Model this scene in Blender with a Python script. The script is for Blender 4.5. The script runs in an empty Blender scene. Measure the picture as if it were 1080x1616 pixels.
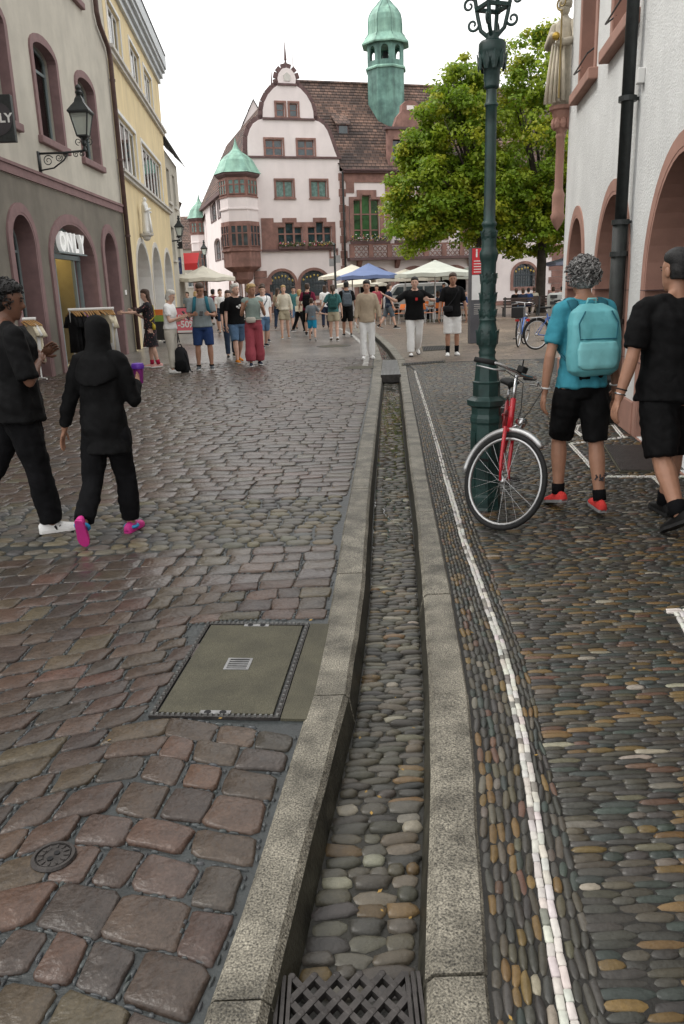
import bpy, bmesh, math, random
import numpy as np
from math import radians, sin, cos, pi, sqrt, atan2
from mathutils import Vector, Matrix, noise
from mathutils.geometry import tessellate_polygon

S = bpy.context.scene
COL = S.collection
random.seed(7)
# ------------------------------------------------------------------ camera
FPX, CAMH, PITCH, ROLL = 1257.0, 1.55, radians(15.56), radians(1.9)
cam = bpy.data.objects.new('camera', bpy.data.cameras.new('camera'))
COL.objects.link(cam)
_cp, _sp, _cr, _sr = cos(PITCH), sin(PITCH), cos(ROLL), sin(ROLL)
_R, _U, _Fw = Vector((1, 0, 0)), Vector((0, _sp, _cp)), Vector((0, _cp, -_sp))
_r, _u = _R * _cr - _U * _sr, _R * _sr + _U * _cr
cam.matrix_world = Matrix(((_r.x, _u.x, -_Fw.x, 0), (_r.y, _u.y, -_Fw.y, 0), (_r.z, _u.z, -_Fw.z, CAMH), (0, 0, 0, 1)))
cam.data.sensor_fit = 'VERTICAL'
cam.data.sensor_height = 36.0
cam.data.lens = 36.0 * FPX / 1616.0
cam.data.clip_start = 0.05
cam.data.clip_end = 3000.0
S.camera = cam
# ------------------------------------------------------------------ sky: bright overcast
SUN_EL, SUN_AZ = radians(50), radians(-72)
W_ = bpy.data.worlds.new('World')
S.world = W_
W_.use_nodes = True
nt = W_.node_tree
nt.nodes.clear()
sky = nt.nodes.new('ShaderNodeTexSky')
sky.sky_type = 'NISHITA'
sky.sun_disc = False
sky.sun_elevation = SUN_EL
sky.sun_rotation = SUN_AZ
sky.dust_density = 5.0
sky.air_density = 1.0
hs = nt.nodes.new('ShaderNodeHueSaturation')
hs.inputs['Saturation'].default_value = 0.12
tc = nt.nodes.new('ShaderNodeTexCoord')
nz = nt.nodes.new('ShaderNodeTexNoise')
nz.inputs['Scale'].default_value = 2.2
nz.inputs['Detail'].default_value = 5
rp = nt.nodes.new('ShaderNodeValToRGB')
rp.color_ramp.elements[0].color = (9.0, 8.95, 8.85, 1)
rp.color_ramp.elements[1].color = (11.2, 11.1, 10.9, 1)
mx = nt.nodes.new('ShaderNodeMix')
mx.data_type = 'RGBA'
mx.inputs[0].default_value = 0.85
bg = nt.nodes.new('ShaderNodeBackground')
bg.inputs['Strength'].default_value = 0.13
wo = nt.nodes.new('ShaderNodeOutputWorld')
L = nt.links.new
L(tc.outputs['Generated'], nz.inputs['Vector'])
L(nz.outputs['Fac'], rp.inputs['Fac'])
L(sky.outputs['Color'], hs.inputs['Color'])
L(hs.outputs['Color'], mx.inputs[6])
L(rp.outputs['Color'], mx.inputs[7])
L(mx.outputs[2], bg.inputs['Color'])
L(bg.outputs['Background'], wo.inputs['Surface'])
# ------------------------------------------------------------------ sun behind the cloud
sd = bpy.data.lights.new('sun', 'SUN')
sd.energy = 1.3
sd.angle = radians(16)
sd.color = (1.0, 0.96, 0.9)
sun = bpy.data.objects.new('sun', sd)
COL.objects.link(sun)
_d = Vector((sin(SUN_AZ) * cos(SUN_EL), cos(SUN_AZ) * cos(SUN_EL), sin(SUN_EL)))
sun.rotation_euler = _d.to_track_quat('Z', 'Y').to_euler()
sun.location = (0, 0, 40)
# ------------------------------------------------------------------ film
S.render.engine = 'CYCLES'
S.view_settings.view_transform = 'Standard'
S.view_settings.look = 'None'
S.view_settings.gamma = 1.0
S.view_settings.exposure = 0.42
S.cycles.max_bounces = 5
S.cycles.diffuse_bounces = 3
S.cycles.glossy_bounces = 2
S.cycles.transparent_max_bounces = 6

# ================================================================== helpers
def ray(px, py):
    a, b = (px - 540) / FPX, -(py - 808) / FPX
    d = _r * a + _u * b + _Fw
    return d

def G(px, py, z=0.0):
    d = ray(px, py)
    return Vector((0, 0, CAMH)) + d * ((z - CAMH) / d.z)

def AT(px, py, Y):
    d = ray(px, py)
    return Vector((0, 0, CAMH)) + d * (Y / d.y)

ORG = {}

def empty(name, loc, label=None, cat=None, group=None, kind=None):
    o = bpy.data.objects.new(name, None)
    COL.objects.link(o)
    o.empty_display_size = 0.1
    o.location = loc
    ORG[o.name] = Vector(loc)
    return tag(o, label, cat, group, kind)

def tag(o, label=None, cat=None, group=None, kind=None):
    if label: o['label'] = label
    if cat: o['category'] = cat
    if group: o['group'] = group
    if kind: o['kind'] = kind
    return o

def link_mesh(name, me, org, parent=None):
    o = bpy.data.objects.new(name, me)
    COL.objects.link(o)
    ORG[o.name] = Vector(org)
    if parent is not None:
        o.parent = parent
        o.location = Vector(org) - ORG[parent.name]
    else:
        o.location = org
    return o

def copy_tree(o, parent=None):
    c = o.copy()
    COL.objects.link(c)
    c.parent = parent
    for ch in o.children:
        copy_tree(ch, c)
    return c

class MB:
    """collects shapes in world coordinates; build() links them as ONE mesh object"""
    def __init__(s):
        s.v, s.f, s.m = [], [], []
    def add(s, vs, fs, mi=0):
        n = len(s.v)
        s.v.extend([tuple(p) for p in vs])
        s.f.extend([tuple(i + n for i in f) for f in fs])
        s.m.extend([mi] * len(fs))
        return s
    def box(s, c, d, X=(1, 0, 0), Y=(0, 1, 0), Z=None, mi=0, taper=1.0):
        c, X, Y = Vector(c), Vector(X).normalized(), Vector(Y).normalized()
        Z = X.cross(Y).normalized() if Z is None else Vector(Z).normalized()
        vs = []
        for k in (-1, 1):
            t = taper if k > 0 else 1
            for i, j in ((-1, -1), (1, -1), (1, 1), (-1, 1)):
                vs.append(c + X * (i * d[0] / 2 * t) + Y * (j * d[1] / 2 * t) + Z * (k * d[2] / 2))
        return s.add(vs, [(3, 2, 1, 0), (4, 5, 6, 7), (0, 1, 5, 4), (1, 2, 6, 5), (2, 3, 7, 6), (3, 0, 4, 7)], mi)
    def bar(s, a, b, w, h=None, up=(0, 0, 1), mi=0):
        a, b = Vector(a), Vector(b)
        h = w if h is None else h
        z = (b - a)
        l = z.length
        if l < 1e-6: return s
        z.normalize()
        u = Vector(up)
        x = u.cross(z)
        if x.length < 1e-4: x = Vector((1, 0, 0)).cross(z)
        if x.length < 1e-4: x = Vector((0, 1, 0)).cross(z)
        x.normalize()
        y = z.cross(x)
        return s.box((a + b) / 2, (w, h, l), x, y, z, mi)
    def loft(s, rings, cap=True, mi=0, closed=True):
        n = len(rings[0])
        vs = [p for r in rings for p in r]
        fs = []
        for i in range(len(rings) - 1):
            for j in range(n if closed else n - 1):
                k = (j + 1) % n
                fs.append((i * n + j, i * n + k, (i + 1) * n + k, (i + 1) * n + j))
        if cap:
            fs.append(tuple(reversed(range(n))))
            fs.append(tuple((len(rings) - 1) * n + j for j in range(n)))
        return s.add(vs, fs, mi)
    def tube(s, pts, r, n=8, mi=0, cap=True, side=None, flat=1.0, roundcap=False):
        pts = [Vector(p) for p in pts]
        rs = list(r) if hasattr(r, '__len__') else [r] * len(pts)
        if roundcap:
            d0 = (pts[0] - pts[1]).normalized(); d1 = (pts[-1] - pts[-2]).normalized()
            a, b = rs[0], rs[-1]
            pts = [pts[0] + d0 * a * .95, pts[0] + d0 * a * .6] + pts + [pts[-1] + d1 * b * .6, pts[-1] + d1 * b * .95]
            rs = [a * .3, a * .8] + rs + [b * .8, b * .3]
        rings = []
        px = None
        for i, p in enumerate(pts):
            t = (pts[min(i + 1, len(pts) - 1)] - pts[max(i - 1, 0)])
            if t.length < 1e-9: t = Vector((0, 0, 1))
            t.normalize()
            if px is None:
                ref = Vector(side) if side is not None else (Vector((1, 0, 0)) if abs(t.x) < .8 else Vector((0, 1, 0)))
            else:
                ref = px
            x = ref - t * ref.dot(t)
            if x.length < 1e-5: x = t.orthogonal()
            x.normalize()
            y = t.cross(x)
            px = x
            rr = rs[i]
            rx, ry = (rr if hasattr(rr, '__len__') else (rr, rr * flat))
            rings.append([p + x * (cos(2 * pi * k / n) * rx) + y * (sin(2 * pi * k / n) * ry) for k in range(n)])
        return s.loft(rings, cap, mi)
    def lathe(s, c, prof, n=16, mi=0, axis=(0, 0, 1), flute=None):
        c, A = Vector(c), Vector(axis).normalized()
        X = A.orthogonal().normalized() if abs(A.z) < .99 else Vector((1, 0, 0))
        Y = A.cross(X)
        rings = []
        for r, z in prof:
            ring = []
            for k in range(n):
                q = r
                if flute and flute[0] <= z <= flute[1]: q = r * (1 - flute[2] * (k % 2))
                ring.append(c + A * z + X * (cos(2 * pi * k / n) * q) + Y * (sin(2 * pi * k / n) * q))
            rings.append(ring)
        return s.loft(rings, True, mi)
    def prism(s, poly, d, mi=0, holes=()):
        """poly: list of 3D points (planar), extruded by vector d; holes likewise"""
        d = Vector(d)
        loops = [[Vector(p) for p in poly]] + [[Vector(p) for p in h] for h in holes]
        flat = [p for l in loops for p in l]
        N = len(flat)
        n = Vector((0, 0, 0))
        P = loops[0]
        for i in range(len(P)):
            n += P[i].cross(P[(i + 1) % len(P)])
        if len(loops) == 1 and len(P) <= 4:
            tris = [tuple(range(len(P)))]
        else:
            X = (P[1] - P[0]).normalized(); nn = n.normalized(); Yv = nn.cross(X)
            l2 = [[Vector(((p - P[0]).dot(X), (p - P[0]).dot(Yv), 0)) for p in l] for l in loops]
            tris = tessellate_polygon(l2)
        vs = flat + [p + d for p in flat]
        fs = []
        fl = n.dot(d) > 0
        for t in tris:
            t = tuple(t)
            tn = (flat[t[1]] - flat[t[0]]).cross(flat[t[2]] - flat[t[1]])
            if tn.dot(d) > 0: t = t[::-1]
            fs.append(t)
            fs.append(tuple(i + N for i in t[::-1]))
        o = 0
        for li, l in enumerate(loops):
            m = len(l)
            area = Vector((0, 0, 0))
            for i in range(m): area += l[i].cross(l[(i + 1) % m])
            ccw = area.dot(d) > 0
            if li > 0: ccw = not ccw
            for i in range(m):
                a, b = o + i, o + (i + 1) % m
                fs.append((a, b, b + N, a + N) if ccw else (b, a, a + N, b + N))
            o += m
        return s.add(vs, fs, mi)
    def ball(s, c, r, nu=10, nv=6, mi=0, X=(1, 0, 0), Y=(0, 1, 0)):
        c, X, Y = Vector(c), Vector(X).normalized(), Vector(Y).normalized()
        Z = X.cross(Y)
        if not hasattr(r, '__len__'): r = (r, r, r)
        rings = []
        for i in range(nv + 1):
            t = -pi / 2 + pi * i / nv
            q = max(cos(t), 0.04)
            rings.append([c + X * (r[0] * q * cos(2 * pi * k / nu)) + Y * (r[1] * q * sin(2 * pi * k / nu)) + Z * (r[2] * sin(t)) for k in range(nu)])
        return s.loft(rings, True, mi)
    def torus(s, c, R, r, X=(1, 0, 0), Y=(0, 1, 0), n=32, m=8, mi=0, a0=0, a1=2 * pi, flat=1.0):
        c, X, Y = Vector(c), Vector(X).normalized(), Vector(Y).normalized()
        Z = X.cross(Y)
        full = abs(a1 - a0 - 2 * pi) < 1e-6
        cnt = n if full else n + 1
        rings = []
        for i in range(cnt):
            t = a0 + (a1 - a0) * i / n
            e = X * cos(t) + Y * sin(t)
            rings.append([c + e * (R + r * cos(2 * pi * k / m)) + Z * (r * flat * sin(2 * pi * k / m)) for k in range(m)])
        if full: rings.append(rings[0])
        return s.loft(rings, not full, mi)
    def xf(s, fn):
        s.v = [tuple(fn(Vector(p))) for p in s.v]
        return s
    def mesh(s, name='m', org=(0, 0, 0)):
        me = bpy.data.meshes.new(name)
        o = Vector(org)
        me.from_pydata([(p[0] - o.x, p[1] - o.y, p[2] - o.z) for p in s.v], [], s.f)
        return me
    def build(s, name, mats, parent=None, smooth=False, org=None, bevel=0, angle=None):
        if org is None:
            a = np.array(s.v)
            lo, hi = a.min(0), a.max(0)
            org = Vector(((lo[0] + hi[0]) / 2, (lo[1] + hi[1]) / 2, lo[2]))
        me = s.mesh(name, org)
        mats = mats if isinstance(mats, (list, tuple)) else [mats]
        for m in mats: me.materials.append(m)
        if len(mats) > 1: me.polygons.foreach_set('material_index', s.m)
        if smooth: me.polygons.foreach_set('use_smooth', [True] * len(me.polygons))
        me.update()
        o = link_mesh(name, me, org, parent)
        if smooth and angle:
            try: me.set_sharp_from_angle(angle=radians(angle))
            except Exception: pass
        if bevel:
            b = o.modifiers.new('bevel', 'BEVEL')
            b.width = bevel
            b.segments = 2
            b.limit_method = 'ANGLE'
        return o

def fast_mesh(name, V, F, colors=None, smooth=True):
    """V (n,3), F (m,k) arrays -> mesh, optional per-face colours"""
    V = np.asarray(V, dtype=np.float32); F = np.asarray(F, dtype=np.int32)
    me = bpy.data.meshes.new(name)
    m, k = F.shape
    me.vertices.add(len(V)); me.vertices.foreach_set('co', V.ravel())
    me.loops.add(m * k); me.loops.foreach_set('vertex_index', F.ravel())
    me.polygons.add(m)
    me.polygons.foreach_set('loop_start', np.arange(m, dtype=np.int32) * k)
    me.polygons.foreach_set('loop_total', np.full(m, k, dtype=np.int32))
    me.polygons.foreach_set('use_smooth', np.full(m, smooth))
    me.update(calc_edges=True)
    if colors is not None:
        at = me.color_attributes.new('stone', 'FLOAT_COLOR', 'CORNER')
        c = np.repeat(np.asarray(colors, dtype=np.float32), k, axis=0)
        c = np.concatenate([c, np.ones((len(c), 1), np.float32)], 1)
        at.data.foreach_set('color', c.ravel())
    return me

# ------------------------------------------------------------------ materials
_MC = {}
def M(name, col, rough=.75, metal=0, var=.12, vs=3.0, bump=0, bs=60., col2=None, spec=.4, streak=0, fine=0, fs=150., src=None, emit=0, trans=0, coat=0, ramp=(.35, .65), bdist=.01):
    if name in _MC: return _MC[name]
    m = bpy.data.materials.new(name)
    m.use_nodes = True
    n = m.node_tree; N = n.nodes; lk = n.links.new
    b = N['Principled BSDF']
    b.inputs['Roughness'].default_value = rough
    b.inputs['Metallic'].default_value = metal
    b.inputs['Specular IOR Level'].default_value = spec
    if coat: b.inputs['Coat Weight'].default_value = coat
    geo = N.new('ShaderNodeNewGeometry')
    vec = geo.outputs['Position']
    if src == 'object':
        vec = N.new('ShaderNodeTexCoord').outputs['Object']
    c1 = [max(x * (1 - var), 0) for x in col]
    c2 = [x * (1 + var) for x in col] if col2 is None else list(col2)
    if src in ('objcolor', 'attr'):
        if src == 'objcolor':
            base = N.new('ShaderNodeObjectInfo').outputs['Color']
        else:
            a = N.new('ShaderNodeVertexColor'); a.layer_name = 'stone'; base = a.outputs['Color']
        t = N.new('ShaderNodeTexNoise'); t.inputs['Scale'].default_value = vs; t.inputs['Detail'].default_value = 4
        lk(vec, t.inputs['Vector'])
        r = N.new('ShaderNodeMapRange'); r.inputs['From Min'].default_value = .25; r.inputs['From Max'].default_value = .75
        r.inputs['To Min'].default_value = 1 - var; r.inputs['To Max'].default_value = 1 + var
        lk(t.outputs['Fac'], r.inputs['Value'])
        mu = N.new('ShaderNodeVectorMath'); mu.operation = 'SCALE'
        lk(base, mu.inputs[0]); lk(r.outputs['Result'], mu.inputs['Scale'])
        out = mu.outputs['Vector']
    else:
        t = N.new('ShaderNodeTexNoise'); t.inputs['Scale'].default_value = vs; t.inputs['Detail'].default_value = 6; t.inputs['Roughness'].default_value = .6
        lk(vec, t.inputs['Vector'])
        r = N.new('ShaderNodeValToRGB')
        r.color_ramp.elements[0].position, r.color_ramp.elements[1].position = ramp
        r.color_ramp.elements[0].color = (*c1, 1); r.color_ramp.elements[1].color = (*c2, 1)
        lk(t.outputs['Fac'], r.inputs['Fac'])
        out = r.outputs['Color']
    if fine:
        t2 = N.new('ShaderNodeTexNoise'); t2.inputs['Scale'].default_value = fs; t2.inputs['Detail'].default_value = 3
        lk(vec, t2.inputs['Vector'])
        r2 = N.new('ShaderNodeMapRange'); r2.inputs['From Min'].default_value = .3; r2.inputs['From Max'].default_value = .7
        r2.inputs['To Min'].default_value = 1 - fine; r2.inputs['To Max'].default_value = 1 + fine
        lk(t2.outputs['Fac'], r2.inputs['Value'])
        mu2 = N.new('ShaderNodeVectorMath'); mu2.operation = 'SCALE'
        lk(out, mu2.inputs[0]); lk(r2.outputs['Result'], mu2.inputs['Scale'])
        out = mu2.outputs['Vector']
    if streak:
        mp = N.new('ShaderNodeMapping'); mp.inputs['Scale'].default_value = (1.6, 1.6, .22)
        lk(vec, mp.inputs['Vector'])
        t3 = N.new('ShaderNodeTexNoise'); t3.inputs['Scale'].default_value = 1.3; t3.inputs['Detail'].default_value = 6
        lk(mp.outputs['Vector'], t3.inputs['Vector'])
        r3 = N.new('ShaderNodeMapRange'); r3.inputs['From Min'].default_value = .35; r3.inputs['From Max'].default_value = .6
        r3.inputs['To Min'].default_value = 1 - streak; r3.inputs['To Max'].default_value = 1
        lk(t3.outputs['Fac'], r3.inputs['Value'])
        mu3 = N.new('ShaderNodeVectorMath'); mu3.operation = 'SCALE'
        lk(out, mu3.inputs[0]); lk(r3.outputs['Result'], mu3.inputs['Scale'])
        out = mu3.outputs['Vector']
    lk(out, b.inputs['Base Color'])
    # roughness breakup
    if rough > .15 and not metal:
        rr = N.new('ShaderNodeMapRange'); rr.inputs['To Min'].default_value = rough * .85; rr.inputs['To Max'].default_value = min(rough * 1.12, 1)
        lk(t.outputs['Fac'], rr.inputs['Value']); lk(rr.outputs['Result'], b.inputs['Roughness'])
    if bump:
        tb = N.new('ShaderNodeTexNoise'); tb.inputs['Scale'].default_value = bs; tb.inputs['Detail'].default_value = 5
        lk(vec, tb.inputs['Vector'])
        bp = N.new('ShaderNodeBump'); bp.inputs['Strength'].default_value = bump; bp.inputs['Distance'].default_value = bdist
        lk(tb.outputs['Fac'], bp.inputs['Height']); lk(bp.outputs['Normal'], b.inputs['Normal'])
    if emit:
        b.inputs['Emission Strength'].default_value = emit
        lk(out, b.inputs['Emission Color'])
    if trans: b.inputs['Transmission Weight'].default_value = trans
    _MC[name] = m
    return m

def glass(name, tint=(.8, .85, .85), rough=.03, opac=.0, ior=1.45):
    """thin pane: fresnel mix of see-through and mirror"""
    if name in _MC: return _MC[name]
    m = bpy.data.materials.new(name); m.use_nodes = True
    n = m.node_tree; N = n.nodes; N.clear(); lk = n.links.new
    tr = N.new('ShaderNodeBsdfTransparent'); tr.inputs['Color'].default_value = (*tint, 1)
    gl = N.new('ShaderNodeBsdfGlossy'); gl.inputs['Roughness'].default_value = rough
    fr = N.new('ShaderNodeFresnel'); fr.inputs['IOR'].default_value = ior
    mi = N.new('ShaderNodeMixShader'); o = N.new('ShaderNodeOutputMaterial')
    tn = N.new('ShaderNodeTexNoise'); tn.inputs['Scale'].default_value = 1.5
    bp = N.new('ShaderNodeBump'); bp.inputs['Strength'].default_value = .05; bp.inputs['Distance'].default_value = .05
    lk(tn.outputs['Fac'], bp.inputs['Height']); lk(bp.outputs['Normal'], gl.inputs['Normal']); lk(bp.outputs['Normal'], fr.inputs['Normal'])
    lk(fr.outputs['Fac'], mi.inputs['Fac']); lk(tr.outputs['BSDF'], mi.inputs[1]); lk(gl.outputs['BSDF'], mi.inputs[2])
    lk(mi.outputs['Shader'], o.inputs['Surface'])
    _MC[name] = m
    return m

class Fac:
    """a facade plane: origin on the ground, horizontal direction, outward normal to the left-hand or right-hand side"""
    def __init__(s, o, u, n):
        s.o = Vector((o[0], o[1], 0)); s.u = Vector((u[0], u[1], 0)).normalized(); s.n = Vector((n[0], n[1], 0)).normalized()
    def P(s, u, v, d=0.0):
        return s.o + s.u * u + Vector((0, 0, v)) + s.n * d
    def uv(s, px, py, d=0.0):
        r = ray(px, py); c = Vector((0, 0, CAMH)); o = s.o + s.n * d
        t = (o - c).dot(s.n) / r.dot(s.n)
        p = c + r * t - s.o
        return p.dot(s.u), p.z
    def poly(s, pts, d=0.0):
        return [s.P(u, v, d) for u, v in pts]
    def wall(s, mb, outer, holes=(), t=.4, d=0.0, mi=0):
        mb.prism(s.poly(outer, d), s.n * -t, mi, [s.poly(h, d) for h in holes]); return mb
    def slab(s, mb, pts, d0, d1, mi=0, holes=()):
        mb.prism(s.poly(pts, d0), s.n * (d1 - d0), mi, [s.poly(h, d0) for h in holes]); return mb
    def bx(s, mb, u0, u1, v0, v1, d0, d1, mi=0):
        mb.box(s.P((u0 + u1) / 2, (v0 + v1) / 2, (d0 + d1) / 2), (abs(u1 - u0), abs(d1 - d0), abs(v1 - v0)), s.u, s.n, (0, 0, 1), mi); return mb

def rect(u0, u1, v0, v1):
    return [(u0, v0), (u1, v0), (u1, v1), (u0, v1)]

def arch(u0, u1, v0, vs, rise=None, n=14):
    """opening with straight sides up to vs and an (elliptic) arch above"""
    c, h = (u0 + u1) / 2, (u1 - u0) / 2
    rise = h if rise is None else rise
    return [(u0, v0), (u1, v0)] + [(c + h * cos(pi * k / n), vs + rise * sin(pi * k / n)) for k in range(n + 1)]

def lerp_table(tab):
    ys = [a for a, b in tab]; xs = [b for a, b in tab]
    return lambda y: float(np.interp(y, ys, xs))
# ================================================================== ground, kerbs, channel, paving
def edge(pix, z=0):
    t = sorted([(G(x, y, z).y, G(x, y, z).x) for x, y in pix])
    y0, x0 = t[0]; y1, x1 = t[3]
    sl = (x1 - x0) / (y1 - y0)
    t = [(-6, x0 - sl * (y0 + 6) * .6)] + t
    return lerp_table(t)
LO = edge([(315, 1615), (335, 1560), (375, 1450), (415, 1330), (456, 1200), (490, 1097), (512, 1000), (530, 905), (543, 820), (553, 771), (569.5, 688), (583, 623), (587, 594), (590, 569), (585, 550), (577, 535), (567, 526), (552, 518)])
LI = edge([(421, 1607), (441, 1533), (477, 1385), (500, 1290), (522.6, 1200), (550, 1100), (566, 1000), (577, 905), (581.5, 820), (585.5, 771), (593, 688), (600, 623), (603, 594), (604.5, 569), (598, 550), (590, 533), (583, 526), (570, 518.5)])
RI = edge([(671, 1607), (672.6, 1459), (676, 1330), (679.5, 1200), (679, 1095), (674, 1010), (668, 938), (657, 808), (649.5, 752), (642.5, 693), (635, 623), (631, 594), (627, 569), (613, 550), (599, 536), (590, 528), (576, 519.5)])
RO = edge([(778, 1605), (774, 1517), (767, 1411), (758, 1323), (752.8, 1200), (742, 1095), (728, 1010), (715, 938), (687.4, 808), (675.5, 752), (664.6, 693), (650, 623), (644.5, 594), (640, 567), (625, 549), (608, 534), (595, 525), (582, 517)])
WL = edge([(655, 585), (672, 640), (690, 700), (706, 760), (718, 800), (733, 855), (752, 905), (773, 965), (789, 1010), (804, 1065), (822, 1150), (838, 1240), (851, 1340), (860, 1400), (873, 1480), (886, 1550), (899, 1616)])
B2 = edge([(672, 600), (687, 651), (706, 700), (724, 752), (741, 805), (754, 841), (776, 896), (802, 967), (830, 1041), (847, 1107), (861, 1185), (876, 1235), (892, 1290), (908, 1358), (925, 1439), (946, 1534), (960, 1605)])
Y_SIDE = 17.35          # end of the pebble pavement
Y_END = 34.0            # the channel turns out of view here
DEEP = .145
# right-hand building front (used by the pavement too)
RBF = Fac((2.90, 6.96), (.128, .992), (-.992, .128))
def wall_x(y): return 2.90 + (y - 6.96) * .129

m_joint = M('street_joint', (.026, .031, .032), .45, var=.3, vs=9, bump=.5, bs=50, spec=.5)
m_sett = M('sandstone_sett', (.16, .12, .108), .40, var=.28, vs=14, bump=.6, bs=38, src='objcolor', spec=.42, fine=.22, fs=90)
m_setts = M('sandstone_sett_far', (.16, .12, .108), .31, var=.25, vs=14, bump=.55, bs=40, src='attr', spec=.62, fine=.22, fs=90)
m_peb = M('river_pebble', (.1, .1, .1), .45, var=.2, vs=40, bump=.2, bs=90, src='objcolor', spec=.45, fine=.15, fs=300)
m_pebs = M('river_pebble_far', (.1, .1, .1), .36, var=.2, vs=40, bump=.2, bs=90, src='attr', spec=.45, fine=.15, fs=300)
m_granite = M('kerb_granite', (.125, .114, .090), .55, var=.35, vs=5, bump=.6, bs=150, fine=.85, fs=170, col2=(.245, .226, .182))
m_innerwall = M('dark_granite', (.022, .021, .014), .5, var=.4, vs=8, bump=.5, bs=60, col2=(.05, .047, .034))  # darker granite colour for the channel-side faces of the kerbs
m_bed = M('channel_mortar', (.018, .017, .013), .6, var=.3, vs=12, bump=.4, bs=70)
m_pave_joint = M('pebble_mortar', (.018, .017, .015), .8, var=.3, vs=14, bump=.4, bs=90)
m_ground = M('earth', (.1, .09, .08), .9)

def paving_mat(name, c1, c2, mortar, sx, sy, rough=.45):
    """far paving, stones too small to tell apart: brick pattern with relief"""
    m = M(name, c1, rough, var=.2, vs=.6, col2=c2)
    n = m.node_tree; N = n.nodes; lk = n.links.new
    b = N['Principled BSDF']
    old = b.inputs['Base Color'].links[0].from_socket
    geo = N.new('ShaderNodeNewGeometry')
    nz = N.new('ShaderNodeTexNoise'); nz.inputs['Scale'].default_value = 1.2
    lk(geo.outputs['Position'], nz.inputs['Vector'])
    ad = N.new('ShaderNodeVectorMath'); ad.operation = 'MULTIPLY_ADD'; ad.inputs[1].default_value = (.5, .5, 0)
    lk(nz.outputs['Color'], ad.inputs[0]); lk(geo.outputs['Position'], ad.inputs[2])
    br = N.new('ShaderNodeTexBrick'); br.inputs['Scale'].default_value = 1.0
    br.inputs['Brick Width'].default_value = sx; br.inputs['Row Height'].default_value = sy; br.inputs['Mortar Size'].default_value = .012
    br.inputs['Mortar Smooth'].default_value = .6
    br.inputs['Color1'].default_value = (.72, .72, .72, 1); br.inputs['Color2'].default_value = (1.25, 1.22, 1.2, 1); br.inputs['Mortar'].default_value = (*[mortar] * 3, 1)
    lk(ad.outputs['Vector'], br.inputs['Vector'])
    mu = N.new('ShaderNodeMix'); mu.data_type = 'RGBA'; mu.blend_type = 'MULTIPLY'; mu.inputs[0].default_value = 1
    lk(old, mu.inputs[6]); lk(br.outputs['Color'], mu.inputs[7]); lk(mu.outputs[2], b.inputs['Base Color'])
    bp = N.new('ShaderNodeBump'); bp.inputs['Strength'].default_value = .7; bp.inputs['Distance'].default_value = .02; bp.invert = True
    lk(br.outputs['Fac'], bp.inputs['Height']); lk(bp.outputs['Normal'], b.inputs['Normal'])
    return m
m_street_far = paving_mat('street_setts_far', (.15, .137, .122), (.22, .2, .18), .4, .24, .17, .3)  # wet sheen partly put into the base colour, which is raised
m_street_far.node_tree.nodes['Principled BSDF'].inputs['Specular IOR Level'].default_value = .75
m_plaza = paving_mat('square_setts', (.13, .10, .08), (.22, .17, .13), .22, .26, .2, .42)
m_side_far = paving_mat('pebbles_far', (.085, .083, .072), (.14, .13, .105), .35, .11, .04, .5)

def strip(name, xa, xb, ys, z, mat, kind='structure'):
    mb = MB()
    vs = []
    zf = z if callable(z) else (lambda y: z)
    for y in ys: vs += [(xa(y), y, zf(y)), (xb(y), y, zf(y))]
    mb.add(vs, [(2 * i, 2 * i + 1, 2 * i + 3, 2 * i + 2) for i in range(len(ys) - 1)])
    o = mb.build(name, mat)
    return tag(o, kind=kind)
mb = MB(); mb.add([(-900, -300, -.4), (900, -300, -.4), (900, 1800, -.4), (-900, 1800, -.4)], [(0, 1, 2, 3)])
tag(mb.build('ground', m_ground), kind='structure')
Ysl = list(np.arange(-6, 17, .25)) + list(np.arange(17, Y_END + .1, .5))
street = strip('cobbled_street', lambda y: -40, lambda y: LO(y) + .01, [y for y in Ysl if y <= 19], -.0105, m_joint)
street2 = strip('street_paving', lambda y: -40, lambda y: LO(y) + .01, [y for y in Ysl if y >= 19] , -.004, m_street_far)
sidewalk = strip('pebble_pavement', lambda y: RO(y) - .01, lambda y: 30, [y for y in Ysl if y < Y_SIDE] + [Y_SIDE], -.0055, m_pave_joint)
strip('square_paving', lambda y: RO(y) - .01, lambda y: 60, [Y_SIDE] + [y for y in Ysl if y > Y_SIDE], -.004, m_plaza)
strip('town_square', lambda y: -90, lambda y: 90, [Y_END, 70, 160], -.004, m_plaza)
channel = strip('channel_bed', lambda y: LI(y) - .02, lambda y: RI(y) + .02, Ysl, -DEEP + .015, m_bed)

# ------------------------------------------------------------------ granite kerbs, stone by stone
def kerb(name, xo, xi, joints):
    e = empty(name, (xo(3), 3, 0), kind='structure')
    for a, b in zip(joints[:-1], joints[1:]):
        n = max(2, int((b - a) / .25) + 1)
        ys = np.linspace(a + .004, b - .004, n)
        bv = .012
        rings = []
        zt = random.uniform(-.002, .004)
        sg = 1 if xi(2) > xo(2) else -1
        for y in ys:
            o_, i_ = xo(y) + sg * .004, xi(y)
            w = random.uniform(-.003, .003)
            rings.append([(o_, y, -.2), (o_, y, zt - bv), (o_ + sg * bv, y, zt), (i_ - sg * bv * 1.6 + w, y, zt), (i_ + w, y, zt - bv * 1.5), (i_ + sg * .035, y, -.2)][::sg])
        mb = MB().loft(rings)
        dk = 4 if sg > 0 else 0
        mb.m = [1 if (i < len(rings[0]) * (len(rings) - 1) and i % 6 == dk) else 0 for i in range(len(mb.f))]
        mb.build('kerb_stone', [m_granite, m_innerwall], e)
    return e
jl = [-3, -1.9, -.8, .3, 1.45, G(520, 1097).y, G(553, 905).y, G(562, 820).y, G(569, 771).y, G(580, 688).y] 
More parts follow.
